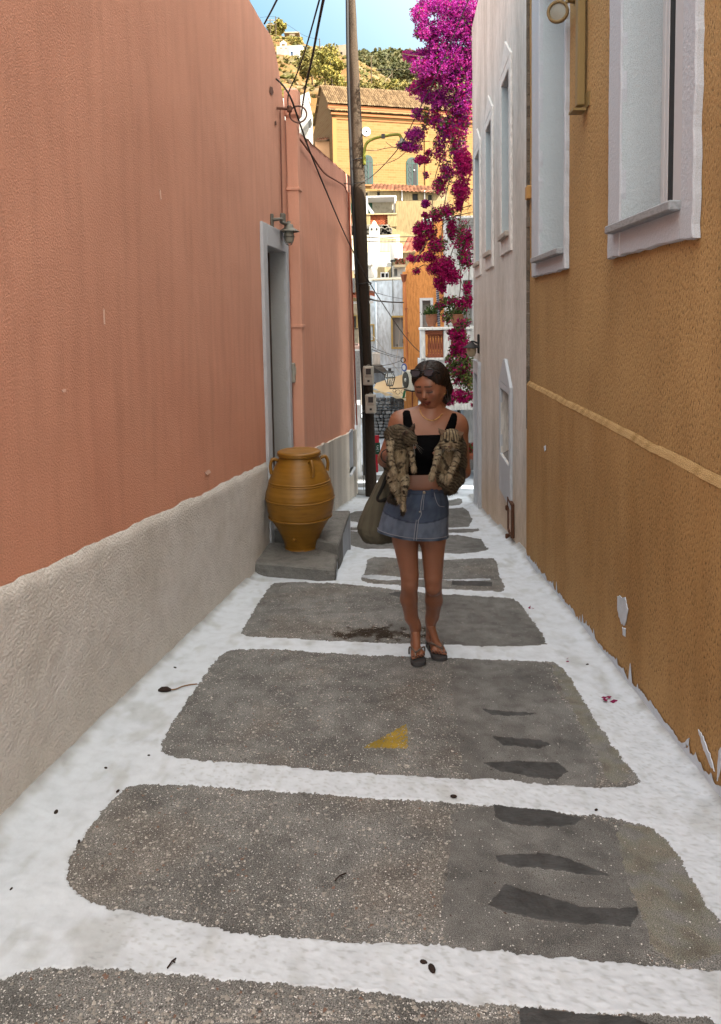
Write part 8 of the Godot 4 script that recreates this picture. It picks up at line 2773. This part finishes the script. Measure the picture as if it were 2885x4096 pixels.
	for j in 19: hp.append(ha.lerp(hq, 0.50) + (hs * cos(TAU * j / 18) + hs.cross(hx) * sin(TAU * j / 18)) * 0.0365)
	ht.tube(hp, 0.0035, 5)
	obj("hair_tie", ht, M.black, t, true)
	# flip flops
	var sole := mat(lin(0.0374, 0.0374, 0.0408), 0.8)
	var strap := mat(lin(0.136, 0.1156, 0.102), 0.3, {"metal": 0.4})
	for s in [[heel_l, toe_l, -1.0], [heel_r, toe_r, 1.0]]:
		var fp := Node3D.new()
		fp.name = "flip_flop"
		t.add_child(fp, true)
		var fw: Vector3 = (s[1] - s[0]).normalized()
		var sd: Vector3 = fw.cross(Vector3.UP).normalized() * s[2]
		var up: Vector3 = sd.cross(fw).normalized()
		if up.y < 0: up = -up
		var q := PackedVector2Array()
		for e in [[-0.045, 0.0], [-0.036, 0.026], [0.02, 0.030], [0.10, 0.034], [0.155, 0.046], [0.195, 0.042], [0.222, 0.014], [0.226, -0.018], [0.205, -0.038], [0.15, -0.040], [0.09, -0.032], [0.0, -0.030], [-0.036, -0.024]]: q.append(Vector2(e[0], e[1]))
		var so := MB.new()
		so.slab(rounded(q, 2), s[0] - up * 0.060, fw, sd, up, 0.021, Color.WHITE, 0.004)
		obj("sole", so, sole, fp)
		var post: Vector3 = s[1] - fw * 0.006 - sd * 0.012 - up * 0.016
		for e in [1.0, -1.0]:
			var st := MB.new()
			var a: Vector3 = s[0] + fw * 0.085 + sd * 0.042 * e - up * 0.040
			var m: Vector3 = s[0] + fw * 0.125 + sd * 0.034 * e + up * 0.010
			st.tube(curve([a, a.lerp(m, 0.6) + sd * 0.006 * e + up * 0.006, m, post + up * 0.010], 4), 0.0048, 6)
			obj("strap", st, strap, fp, true)
		var tp := MB.new()
		tp.tube([post + up * 0.010, post - up * 0.028], 0.004, 6)
		obj("toe_post", tp, strap, fp, true)

var rings := []
func skirt_pt(a: float, f: float, lift := 0.0) -> Vector3:      # a: turn, 0 at the front centre; f: 0 waist to 1 hem
	var k := clampf(f, 0, 1) * (rings.size() - 1)
	var i0 := mini(int(k), rings.size() - 2)
	var c: Vector3 = rings[i0][0].lerp(rings[i0 + 1][0], k - i0)
	var hw: float = lerpf(rings[i0][1], rings[i0 + 1][1], k - i0) + lift
	var dp: float = lerpf(rings[i0][2], rings[i0 + 1][2], k - i0) + lift
	var w := 1.0 + 0.012 * sin(a * 5.0 + 1.0 + f) * f + 0.012 * na.get_noise_2d(a * 60.0, f * 90.0)
	return c + Vector3(sin(a) * hw * w, 0.020 * sin(a) * -f, cos(a) * dp * w)

func skirt(t: Node3D) -> void:
	rings = [[J(1683, 1945, 0.0), 0.125, 0.096], [J(1679, 1972, 0.005), 0.148, 0.112], [J(1671, 2005, 0.01), 0.168, 0.124], [J(1664, 2040, 0.015), 0.178, 0.130], [J(1659, 2075, 0.015), 0.184, 0.134], [J(1655, 2105, 0.015), 0.190, 0.138], [J(1652, 2132, 0.015), 0.195, 0.142]]
	var sk := Node3D.new()
	sk.name = "denim_skirt"
	t.add_child(sk)
	var mb := MB.new()
	var na_ := 120
	var nf := 60
	for b in nf + 1:
		var f := float(b) / nf
		for a in na_ + 1:
			var an := TAU * a / na_
			var s := sin(an)
			var seam := 0.585 + 0.035 * cos(an * 2.0) - 0.02 * absf(s)
			var up := lin(0.052, 0.072, 0.115)
			var dn := lin(0.105, 0.132, 0.185)
			var c := up.lerp(dn, smoothstep(seam - 0.012, seam + 0.012, f))
			var n := na.get_noise_2d(an * 90.0, f * 220.0)
			c = c.lerp(lin(0.102, 0.119, 0.1564), clampf(n * 1.1, 0, 1) * 0.5)
			c = c.lerp(lin(0.01904, 0.02584, 0.0476), clampf(nb.get_noise_2d(an * 160.0 + 40, f * 120.0) + 0.05, 0, 1) * 0.4)
			if absf(f - seam) < 0.012: c = c.lerp(lin(0.0204, 0.0272, 0.0476), 0.6)
			if f > 0.94: c = c.lerp(lin(0.034, 0.0476, 0.0748), 0.5 + 0.4 * sin(an * 130.0))
			if f < 0.07: c = c.lerp(lin(0.034, 0.0442, 0.0748), 0.5)
			mb.p(skirt_pt(an, f, 0.004 * na.get_noise_2d(an * 120, f * 160) + (0.002 if f > 0.945 else 0.0)), c, Vector2(an, f))
	for b in nf:
		for a in na_:
			var k := b * (na_ + 1) + a
			mb.i.append_array([k, k + 1, k + na_ + 1, k + na_ + 1, k + 1, k + na_ + 2])
	obj("cloth", mb, mat(Color.WHITE, 0.9, {"tex": M.fine, "scale": 6.0, "nrm": M.grain, "nk": 0.4}), sk, true)
	var thread := mat(lin(0.1768, 0.1836, 0.2108), 0.9)
	var dark := mat(lin(0.0238, 0.034, 0.0612), 0.9)
	var line := func(called: String, pts: Array, r: float, m: Material) -> void:
		var tm := MB.new()
		var p := []
		for q in pts: p.append(skirt_pt(q[0], q[1], 0.002))
		tm.tube(curve(p, 5), r, 5)
		obj(called, tm, m, sk, true)
	line.call("fly_seam", [[0.06, 0.03], [0.03, 0.25], [0.05, 0.38], [0.09, 0.46], [0.04, 0.55], [0.0, 0.58]], 0.0022, thread)
	line.call("fly_seam", [[0.10, 0.05], [0.10, 0.25], [0.12, 0.38]], 0.0016, thread)
	for a in [-0.03, 0.0, 0.035]: line.call("front_seam", [[a, 0.56], [a, 0.75], [a, 0.98]], 0.0020, thread if a != 0.0 else dark)
	line.call("pocket_seam", [[0.52, 0.06], [0.55, 0.20], [0.68, 0.32], [0.95, 0.36]], 0.0018, thread)
	line.call("pocket_seam", [[-0.52, 0.06], [-0.56, 0.20], [-0.70, 0.30], [-0.95, 0.33]], 0.0018, thread)
	line.call("waist_seam", [[-1.0, 0.085], [-0.5, 0.08], [0, 0.085], [0.5, 0.08], [1.0, 0.085]], 0.0016, dark)
	var hem := []
	for k in 41: hem.append([-1.6 + k * 0.08, 0.935])
	line.call("hem_seam", hem, 0.0016, thread)
	for a in [0.42, -0.5]:
		var lm := MB.new()
		for f in 5: lm.box(skirt_pt(a, 0.0 + f * 0.032, 0.004), Vector3(0.014, 0.010, 0.005))
		obj("belt_loop", lm, dark, sk)
	var bt := MB.new()
	bt.lathe([Vector2(0.0085, 0), Vector2(0.0085, 0.003), Vector2(0.006, 0.0045), Vector2(0, 0.004)], 14, Transform3D(Basis(Vector3.RIGHT, PI / 2), skirt_pt(0.09, 0.045, 0.002)))
	obj("button", bt, mat(lin(0.2176, 0.1768, 0.136), 0.35, {"metal": 0.8}), sk, true)
	var b2 := MB.new()
	b2.lathe([Vector2(0.005, 0), Vector2(0.005, 0.003), Vector2(0, 0.004)], 10, Transform3D(Basis(Vector3.RIGHT, PI / 2), skirt_pt(0.03, 0.41, 0.002)))
	obj("button", b2, mat(lin(0.2176, 0.204, 0.1904), 0.35, {"metal": 0.8}), sk, true)

# ---------------------------------------------------------------- the cats
func K(x: float, y: float, dz: float, o: Vector3) -> Vector3:      # enlarged-photograph measure of the pair of cats
	return at(1480.0 + x / 3.675, 1640.0 + y / 3.675, 3.69 + dz) - o

const KM := 0.000343

func cat(called_label: String, o: Vector3, spec: Array, mark: Callable, detail: Callable, face: Vector3) -> void:
	var t := thing("cat", called_label, "cat", o)
	var bones := []
	for s in spec: bones.append(bone(K(s[0], s[1], s[2], o), K(s[4], s[5], s[6], o), s[3] * KM, s[7] * KM, s[8] * KM, 1.0, s[9]))
	var tint := func(p: Vector3) -> Color:
		var best := 9.0
		var part := 0
		var along := 0.0
		var across := 0.0
		for q in bones:
			var d := bone_d(q, p)
			if d.x < best:
				best = d.x; part = q[6]
				along = d.y * (q[1] - q[0]).length()
				across = (p - (q[0] as Vector3).lerp(q[1], d.y)).z
		return mark.call(p, part, along, across)
	var mb := MB.new()
	var shaggy := func(p: Vector3, d: float) -> float:
		return d + 0.0022 * nb.get_noise_3d(p.x * 2600, p.y * 1500, p.z * 2600) + 0.0012 * na.get_noise_3d(p.x * 5000, p.y * 3000, p.z * 5000)
	blob(mb, bones, 0.0037, shaggy, tint)
	var fur := mat(Color.WHITE, 0.95, {"nrm": M.grain, "nk": 0.8, "scale": 6.0})
	obj("body", mb, fur, t, true)
	# a nap of short hairs lying over the skin
	var am: ArrayMesh = mb.build(true)
	var arr := am.surface_get_arrays(0)
	var vs: PackedVector3Array = arr[Mesh.ARRAY_VERTEX]
	var ns: PackedVector3Array = arr[Mesh.ARRAY_NORMAL]
	var cs: PackedColorArray = arr[Mesh.ARRAY_COLOR]
	var hm := MB.new()
	hm.tri(Vector3(-0.5, 0, 0), Vector3(0.5, 0, 0), Vector3(0.1, 1, 0.3))
	var xf := []
	var cl := []
	var mid := Vector3.ZERO
	for v in vs: mid += v
	mid /= vs.size()
	for k in 9000:
		var j := rng.randi() % vs.size()
		var n := ns[j]
		if n.dot(vs[j] - mid) < 0 and field_sign(bones, vs[j] + n * 0.004) < field_sign(bones, vs[j] - n * 0.004): n = -n
		var lay := (n * 0.45 + Vector3(rng.randfn(0, 0.25), -0.8 + rng.randfn(0, 0.2), rng.randfn(0, 0.25))).normalized()
		var sd := lay.cross(n).normalized()
		if sd.length() < 0.5: continue
		var l := rng.randf_range(0.006, 0.012) * (0.4 if vs[j].distance_to(face) < 0.048 else 1.0)
		xf.append(Transform3D(Basis(sd * 0.0016, lay * l, n * 0.004), vs[j]))
		cl.append(cs[j] * rng.randf_range(0.75, 1.35))
	many("fur", hm.build(), mat(Color.WHITE, 0.9), xf, cl, t)
	detail.call(t)

func field_sign(bones: Array, p: Vector3) -> float:
	var best := 9.0
	for q in bones: best = minf(best, bone_d(q, p).x)
	return best

func tabby(p: Vector3, part: int, along: float, seedx: float) -> Color:
	# parts: 0 flank, 1 belly, 2 leg, 3 head, 4 dark tail or spine, 5 paw, 6 ear
	var n := na.get_noise_3d(p.x * 500, p.y * 500, p.z * 500)
	var h := nb.get_noise_3d(p.x * 2600, p.y * 900, p.z * 2600)
	var ground := lin(0.042, 0.033, 0.021).lerp(lin(0.075, 0.060, 0.040), clampf(0.5 + h, 0, 1))
	var dark := lin(0.0121, 0.00935, 0.00715)
	var c := ground
	if part == 0:
		var s := sin((p.y * 1.0 + p.x * 0.5 + 0.012 * n) * 360.0 + n * 4.5 + seedx)
		c = ground.lerp(dark, smoothstep(0.0, 0.8, s + h * 0.9) * 0.8)
	elif part == 1:
		c = lin(0.115, 0.086, 0.052).lerp(lin(0.17, 0.135, 0.088), clampf(0.5 + h, 0, 1))
		c = c.lerp(dark, smoothstep(0.18, 0.42, nb.get_noise_3d(p.x * 1100 + 9, p.y * 1100, p.z * 1100)) * 0.7)
	elif part == 2:
		c = lin(0.118, 0.094, 0.062).lerp(lin(0.18, 0.152, 0.108), clampf(0.5 + h, 0, 1))
		c = c.lerp(dark, smoothstep(0.5, 0.95, sin(along * 215.0 + n * 7.0 + seedx) + h * 0.8 + 0.35 * n) * 0.9)
	elif part == 4:
		c = dark.lerp(lin(0.0275, 0.022, 0.0165), clampf(0.4 + h, 0, 1))
	elif part == 5:
		c = lin(0.16, 0.13, 0.088).lerp(dark, clampf(h * 0.9, 0, 0.7))
	elif part == 6:
		c = lin(0.04675, 0.03025, 0.022).lerp(dark, clampf(0.3 + h, 0, 1))
	return c

func cats() -> void:
	var oa := at(1480.0 + 430 / 3.675, 1640.0 + 1540 / 3.675, 3.69)
	# part: x, y, dz, r  ->  x, y, dz, r, blend, kind
	var a := [
		[340, 380, 0.0, 122, 420, 350, -0.01, 128, 80, 0], [320, 330, 0.01, 92, 420, 310, 0.0, 92, 60, 0], [380, 470, -0.01, 120, 430, 560, -0.01, 108, 80, 0],
		[430, 560, -0.01, 108, 440, 760, -0.01, 118, 80, 1], [440, 760, -0.01, 118, 425, 960, -0.01, 140, 80, 1], [330, 700, 0.03, 80, 320, 930, 0.03, 90, 60, 0],
		[450, 340, -0.02, 90, 540, 380, -0.045, 80, 40, 0], [565, 385, -0.065, 88, 605, 415, -0.072, 86, 30, 3], [560, 450, -0.075, 60, 600, 470, -0.082, 58, 30, 3], [632, 468, -0.085, 44, 668, 490, -0.092, 34, 20, 3], [618, 508, -0.082, 30, 648, 510, -0.09, 26, 18, 3],
		[610, 320, -0.03, 44, 636, 250, -0.03, 28, 20, 6], [636, 250, -0.03, 28, 655, 200, -0.03, 9, 14, 6], [505, 345, -0.075, 26, 535, 330, -0.085, 30, 16, 6],
		[440, 262, 0.0, 40, 590, 300, -0.02, 36, 40, 4],
		[295, 470, -0.04, 58, 298, 600, -0.085, 50, 26, 2], [298, 600, -0.085, 50, 318, 770, -0.105, 38, 16, 2], [318, 770, -0.105, 38, 350, 880, -0.11, 43, 14, 2], [345, 890, -0.112, 47, 362, 925, -0.118, 42, 14, 5],
		[585, 550, -0.04, 42, 618, 690, -0.08, 41, 18, 2], [618, 690, -0.08, 41, 634, 800, -0.09, 36, 14, 2], [634, 800, -0.09, 36, 648, 880, -0.096, 44, 14, 5],
		[345, 1000, -0.02, 100, 375, 1130, -0.05, 74, 50, 2], [375, 1130, -0.05, 74, 425, 1260, -0.04, 48, 30, 2], [425, 1260, -0.04, 46, 440, 1340, -0.05, 42, 24, 5],
		[510, 1010, -0.03, 78, 518, 1110, -0.085, 54, 26, 2], [518, 1110, -0.085, 54, 500, 1230, -0.085, 38, 16, 2], [500, 1230, -0.085, 38, 492, 1400, -0.09, 31, 16, 2], [490, 1400, -0.09, 36, 492, 1460, -0.098, 40, 14, 5], [484, 1470, -0.098, 36, 482, 1530, -0.092, 31, 14, 4],
		[400, 1150, 0.03, 46, 330, 1250, 0.03, 46, 30, 4], [330, 1250, 0.03, 46, 300, 1320, 0.0, 46, 30, 4], [300, 1320, 0.0, 46, 385, 1365, -0.01, 42, 30, 4]]
	var mark_a := func(p: Vector3, part: int, along: float, _ac: float) -> Color:
		if part == 3:
			var c := tabby(p, 0, along, 0.7)
			return c.lerp(lin(0.099, 0.077, 0.0495), smoothstep(-0.045, -0.02, -(p - K(650, 500, -0.06, oa)).length()) * 0.7)
		return tabby(p, part, along, 1.3)
	var det_a := func(t: Node3D) -> void:
		var em := MB.new()
		em.lathe([Vector2(0, 0.0030), Vector2(0.004, 0.002), Vector2(0.0052, 0), Vector2(0.004, -0.002), Vector2(0, -0.003)], 12, Transform3D(Basis(Vector3.RIGHT, PI / 2), K(622, 428, -0.1035, oa)))
		obj("eye", em, mat(lin(0.0165, 0.0154, 0.0055), 0.15), t, true)
		var nm := MB.new()
		nm.box(K(692, 490, -0.100, oa), Vector3(0.006, 0.006, 0.007), Basis(Vector3.BACK, 0.6), Color.WHITE, 0.002)
		obj("nose", nm, mat(lin(0.0275, 0.0121, 0.0099), 0.4), t)
		whiskers(t, [[K(660, 505, -0.105, oa), Vector3(0.6, -0.45, 0.5)], [K(640, 510, -0.11, oa), Vector3(0.1, -0.8, 0.5)]])
	cat("tabby cat at her right hand with its head turned to her, hind legs dangling", oa, a, mark_a, det_a, K(625, 440, -0.08, oa))

	var ob := at(1480.0 + 1150 / 3.675, 1640.0 + 1240 / 3.675, 3.69)
	var b := [
		[1190, 400, -0.055, 124, 1185, 420, -0.065, 124, 34, 3], [1150, 410, -0.07, 106, 1225, 420, -0.07, 102, 34, 3], [1095, 490, -0.078, 76, 1120, 505, -0.088, 72, 34, 3], [1245, 505, -0.078, 76, 1215, 515, -0.088, 72, 34, 3],
		[1165, 470, -0.100, 44, 1160, 545, -0.120, 36, 30, 3], [1135, 560, -0.113, 32, 1188, 562, -0.113, 32, 20, 3], [1160, 585, -0.10, 36, 1160, 590, -0.10, 34, 24, 3],
		[1085, 350, -0.02, 50, 1045, 318, -0.02, 34, 22, 6], [1045, 318, -0.02, 34, 1016, 284, -0.02, 8, 14, 6], [1285, 372, -0.02, 46, 1330, 360, -0.02, 32, 22, 6], [1330, 360, -0.02, 32, 1364, 346, -0.02, 8, 14, 6],
		[1225, 420, 0.03, 145, 1275, 560, 0.04, 125, 80, 0], [1060, 560, 0.0, 90, 1030, 590, -0.01, 80, 60, 0], [1290, 560, 0.03, 130, 1310, 760, 0.05, 110, 80, 0], [1310, 760, 0.05, 105, 1290, 960, 0.04, 110, 80, 0],
		[1150, 640, 0.0, 118, 1135, 800, 0.0, 122, 80, 1], [1135, 800, 0.0, 122, 1150, 950, 0.0, 140, 80, 1],
		[1010, 590, -0.04, 62, 990, 720, -0.085, 50, 24, 2], [990, 720, -0.085, 48, 945, 860, -0.10, 41, 16, 2], [945, 860, -0.10, 41, 922, 960, -0.105, 47, 14, 2], [918, 965, -0.108, 53, 908, 1005, -0.11, 46, 14, 5],
		[1280, 630, -0.04, 58, 1262, 745, -0.09, 50, 24, 2], [1262, 745, -0.09, 48, 1205, 880, -0.112, 43, 16, 2], [1205, 880, -0.112, 43, 1165, 985, -0.122, 49, 14, 2], [1160, 990, -0.124, 55, 1140, 1050, -0.122, 48, 14, 5],
		[1200, 990, -0.01, 150, 1270, 1020, 0.0, 120, 80, 0], [1180, 1080, -0.01, 130, 1200, 1140, 0.0, 100, 60, 0], [1040, 960, -0.01, 74, 1050, 1060, -0.02, 66, 40, 0], [1130, 1150, -0.02, 66, 1120, 1215, -0.02, 34, 40, 4], [1180, 1160, 0.0, 70, 1165, 1225, 0.0, 34, 40, 4],
		[1060, 985, -0.06, 44, 1080, 1020, -0.075, 42, 26, 5], [1330, 930, 0.0, 74, 1320, 1010, 0.0, 66, 50, 4]]
	var mark_b := func(p: Vector3, part: int, along: float, _ac: float) -> Color:
		if part == 3:
			var q := (p - K(1170, 440, -0.05, ob)) / KM      # enlarged-photograph pixels from the face centre
			var h := nb.get_noise_3d(p.x * 2600, p.y * 900, p.z * 2600)
			var c := lin(0.105, 0.082, 0.052).lerp(lin(0.165, 0.135, 0.09), clampf(0.5 + h, 0, 1))
			var dark := lin(0.0121, 0.00935, 0.00715)
			if q.y > 10:      # stripes up the brow
				c = c.lerp(dark, smoothstep(0.2, 0.8, sin((q.x + q.y * 0.12 * signf(q.x)) * 0.155)) * 0.85)
			elif absf(q.x) > 60:
				c = c.lerp(dark, smoothstep(0.25, 0.8, sin((q.y + absf(q.x) * 0.35) * 0.15)) * 0.7)
			if absf(absf(q.x + 3) - 64) < 36 and absf(q.y + 8) < 26: c = c.lerp(lin(0.121, 0.099, 0.066), 0.5)
			if Vector2((absf(q.x + 3) - 60) / 30.0, (q.y - 0 + q.x * 0.13) / 15.0).length() < 1.0: c = dark
			if absf(q.x + 6) < 24 and q.y < -10 and q.y > -90: c = c.lerp(lin(0.0715, 0.04675, 0.03025), 0.7)
			if q.y < -100 and absf(q.x + 8) < 60: c = c.lerp(lin(0.187, 0.1595, 0.121), 0.75)
			if absf(q.x + 8) < 4 and q.y < -108 and q.y > -138: c = dark
			if absf(q.y + 136 - absf(q.x + 8) * 0.2) < 5 and absf(q.x + 8) < 34: c = dark.lerp(c, 0.3)
			return c
		if part == 6:
			var q := (p - K(1190, 350, -0.02, ob))
			return tabby(p, 6, along, 0.0).lerp(lin(0.11, 0.0715, 0.0495), 0.5 if q.z > 0.008 else 0.0)
		return tabby(p, part, along, 0.4)
	var det_b := func(t: Node3D) -> void:
		for s in [[1108, 440, -0.25], [1226, 456, 0.25]]:
			var em := MB.new()
			em.lathe([Vector2(0, 0.003), Vector2(0.006, 0.002), Vector2(0.008, 0), Vector2(0.006, -0.002), Vector2(0, -0.003)], 14, Transform3D(Basis(Vector3.BACK, -s[2]) * Basis.from_scale(Vector3(1, 0.55, 1)) * Basis(Vector3.RIGHT, PI / 2), K(s[0], s[1], -0.1145, ob)))
			obj("eye", em, mat(lin(0.02475, 0.022, 0.0077), 0.15), t, true)
			var pm := MB.new()
			pm.box(K(s[0] - 2, s[1], -0.1185, ob), Vector3(0.0042, 0.0062, 0.002))
			obj("pupil", pm, M.black, t)
			var ld := MB.new()
			ld.tube([K(s[0] - 26, s[1] - 4 + s[2] * 30, -0.1160, ob), K(s[0], s[1] - 13, -0.1185, ob), K(s[0] + 26, s[1] - 4 - s[2] * 30, -0.1160, ob)], 0.0017, 5)
			obj("eyelid", ld, mat(lin(0.0099, 0.0077, 0.00605), 0.8), t, true)
		for e in [[[1140, 310], [1065, 385], [996, 262], [1062, 282]], [[1255, 318], [1322, 404], [1388, 336], [1318, 312]]]:
			var em2 := MB.new()
			var ctr := K(e[2][0], e[2][1], -0.075, ob)
			var pl := PackedVector2Array()
			for v in e:
				var pp := K(v[0], v[1], -0.075, ob) - ctr
				pl.append(Vector2(pp.x, pp.y))
			em2.slab(pl, ctr, Vector3.RIGHT, Vector3.UP, Vector3(0, 0.1, 1).normalized(), 0.006, Color.WHITE, 0.002)
			obj("ear", em2, mat(lin(0.115, 0.075, 0.050), 0.95, {"nrm": M.grain, "nk": 0.8, "scale": 6.0}), t)
		var nm := MB.new()
		nm.slab(PackedVector2Array([Vector2(-0.008, 0.004), Vector2(0.008, 0.004), Vector2(0.0, -0.006)]), K(1161, 540, -0.1345, ob), Vector3.RIGHT, Vector3.UP, Vector3.BACK, 0.002)
		obj("nose", nm, mat(lin(0.04675, 0.01925, 0.0143), 0.4), t)
		whiskers(t, [[K(1120, 565, -0.124, ob), Vector3(-1, -0.35, 0.3)], [K(1200, 565, -0.124, ob), Vector3(1, -0.4, 0.3)]])
	cat("tabby cat facing the viewer with flattened ears, held at her left hand", ob, b, mark_b, det_b, K(1168, 480, -0.10, ob))

func whiskers(t: Node3D, roots: Array) -> void:
	for r in roots:
		var wm := MB.new()
		for k in 3:
			var dir: Vector3 = (r[1] + Vector3(0, (k - 1.0) * 0.2, rng.randfn(0, 0.08))).normalized()
			var a: Vector3 = r[0] + Vector3(0, (k - 1.0) * 0.003, 0)
			wm.tube([a, a + dir * 0.028 + Vector3(0, -0.001, 0), a + dir * 0.055 + Vector3(0, -0.007, 0)], [0.0005, 0.0004, 0.0002], 4)
		obj("whiskers", wm, mat(lin(0.16, 0.155, 0.14), 0.5), t, true)

# ---------------------------------------------------------------- the cloth bag
func bag() -> void:
	var o := at(1500, 2160, 4.13)
	var t := thing("tote_bag", "slouchy olive grey cloth bag hanging at her side behind the skirt", "bag", o)
	var rows := [[1880, 1538, 1556, 0.02], [1905, 1524, 1560, 0.035], [1945, 1500, 1566, 0.05], [1985, 1479, 1572, 0.06], [2030, 1456, 1578, 0.07], [2075, 1436, 1584, 0.08], [2105, 1427, 1586, 0.085], [2130, 1432, 1586, 0.085], [2152, 1444, 1584, 0.075], [2166, 1454, 1578, 0.05], [2172, 1470, 1566, 0.012]]
	var mb := MB.new()
	var n := 64
	var nr := 60
	for b in nr + 1:
		var k := float(b) / nr * (rows.size() - 1)
		var i0 := mini(int(k), rows.size() - 2)
		var f := k - i0
		var y := lerpf(rows[i0][0], rows[i0 + 1][0], f)
		var xa := lerpf(rows[i0][1], rows[i0 + 1][1], f)
		var xb := lerpf(rows[i0][2], rows[i0 + 1][2], f)
		var dp := lerpf(rows[i0][3], rows[i0 + 1][3], f)
		var c := at((xa + xb) / 2, y, 4.13) - o
		var hw := (xb - xa) / 2 / F * 4.13
		for a in n:
			var an := TAU * a / n
			# folds gathered at the top fan out downwards
			var fold := 0.16 * sin(an * 9.0 + 1.5 * sin(an * 2.0)) * (1.0 - k / rows.size()) + 0.05 * na.get_noise_2d(an * 120.0, k * 45.0) + 0.06 * sin(an * 4.0 + k * 0.7)
			var r := 1.0 + fold * 0.7
			mb.p(c + Vector3(cos(an) * hw * (1.0 + fold * 0.25), 0.006 * na.get_noise_2d(an * 90, k * 30), sin(an) * dp * r), grey(clampf(0.92 + 0.12 * na.get_noise_2d(an * 200, k * 20), 0.7, 1.1)))
	for b in nr:
		for a in n:
			var k := b * n + a
			var l := b * n + (a + 1) % n
			mb.i.append_array([k, l, k + n, k + n, l, l + n])
	obj("sack", mb, mat(lin(0.0715, 0.0649, 0.04675), 0.92, {"nrm": M.grain, "nk": 0.3, "scale": 4.0}), t, true)
	var hm := MB.new()
	hm.tube(curve([at(1546, 1888, 4.22) - o, at(1540, 1870, 4.16) - o, at(1538, 1858, 4.09) - o, at(1552, 1870, 4.02) - o, at(1556, 1892, 4.06) - o], 5), 0.010, 8)
	obj("handle", hm, mat(lin(0.05775, 0.0539, 0.04125), 0.92), t, true)
	var sm := MB.new()
	sm.tube(curve([at(1548, 1900, 4.10) - o, at(1530, 1950, 4.08) - o, at(1512, 1992, 4.08) - o, at(1522, 2004, 4.07) - o, at(1545, 1996, 4.06) - o], 5), 0.011, 8)
	obj("strap", sm, mat(lin(0.0066, 0.0066, 0.0066), 0.85), t, true)
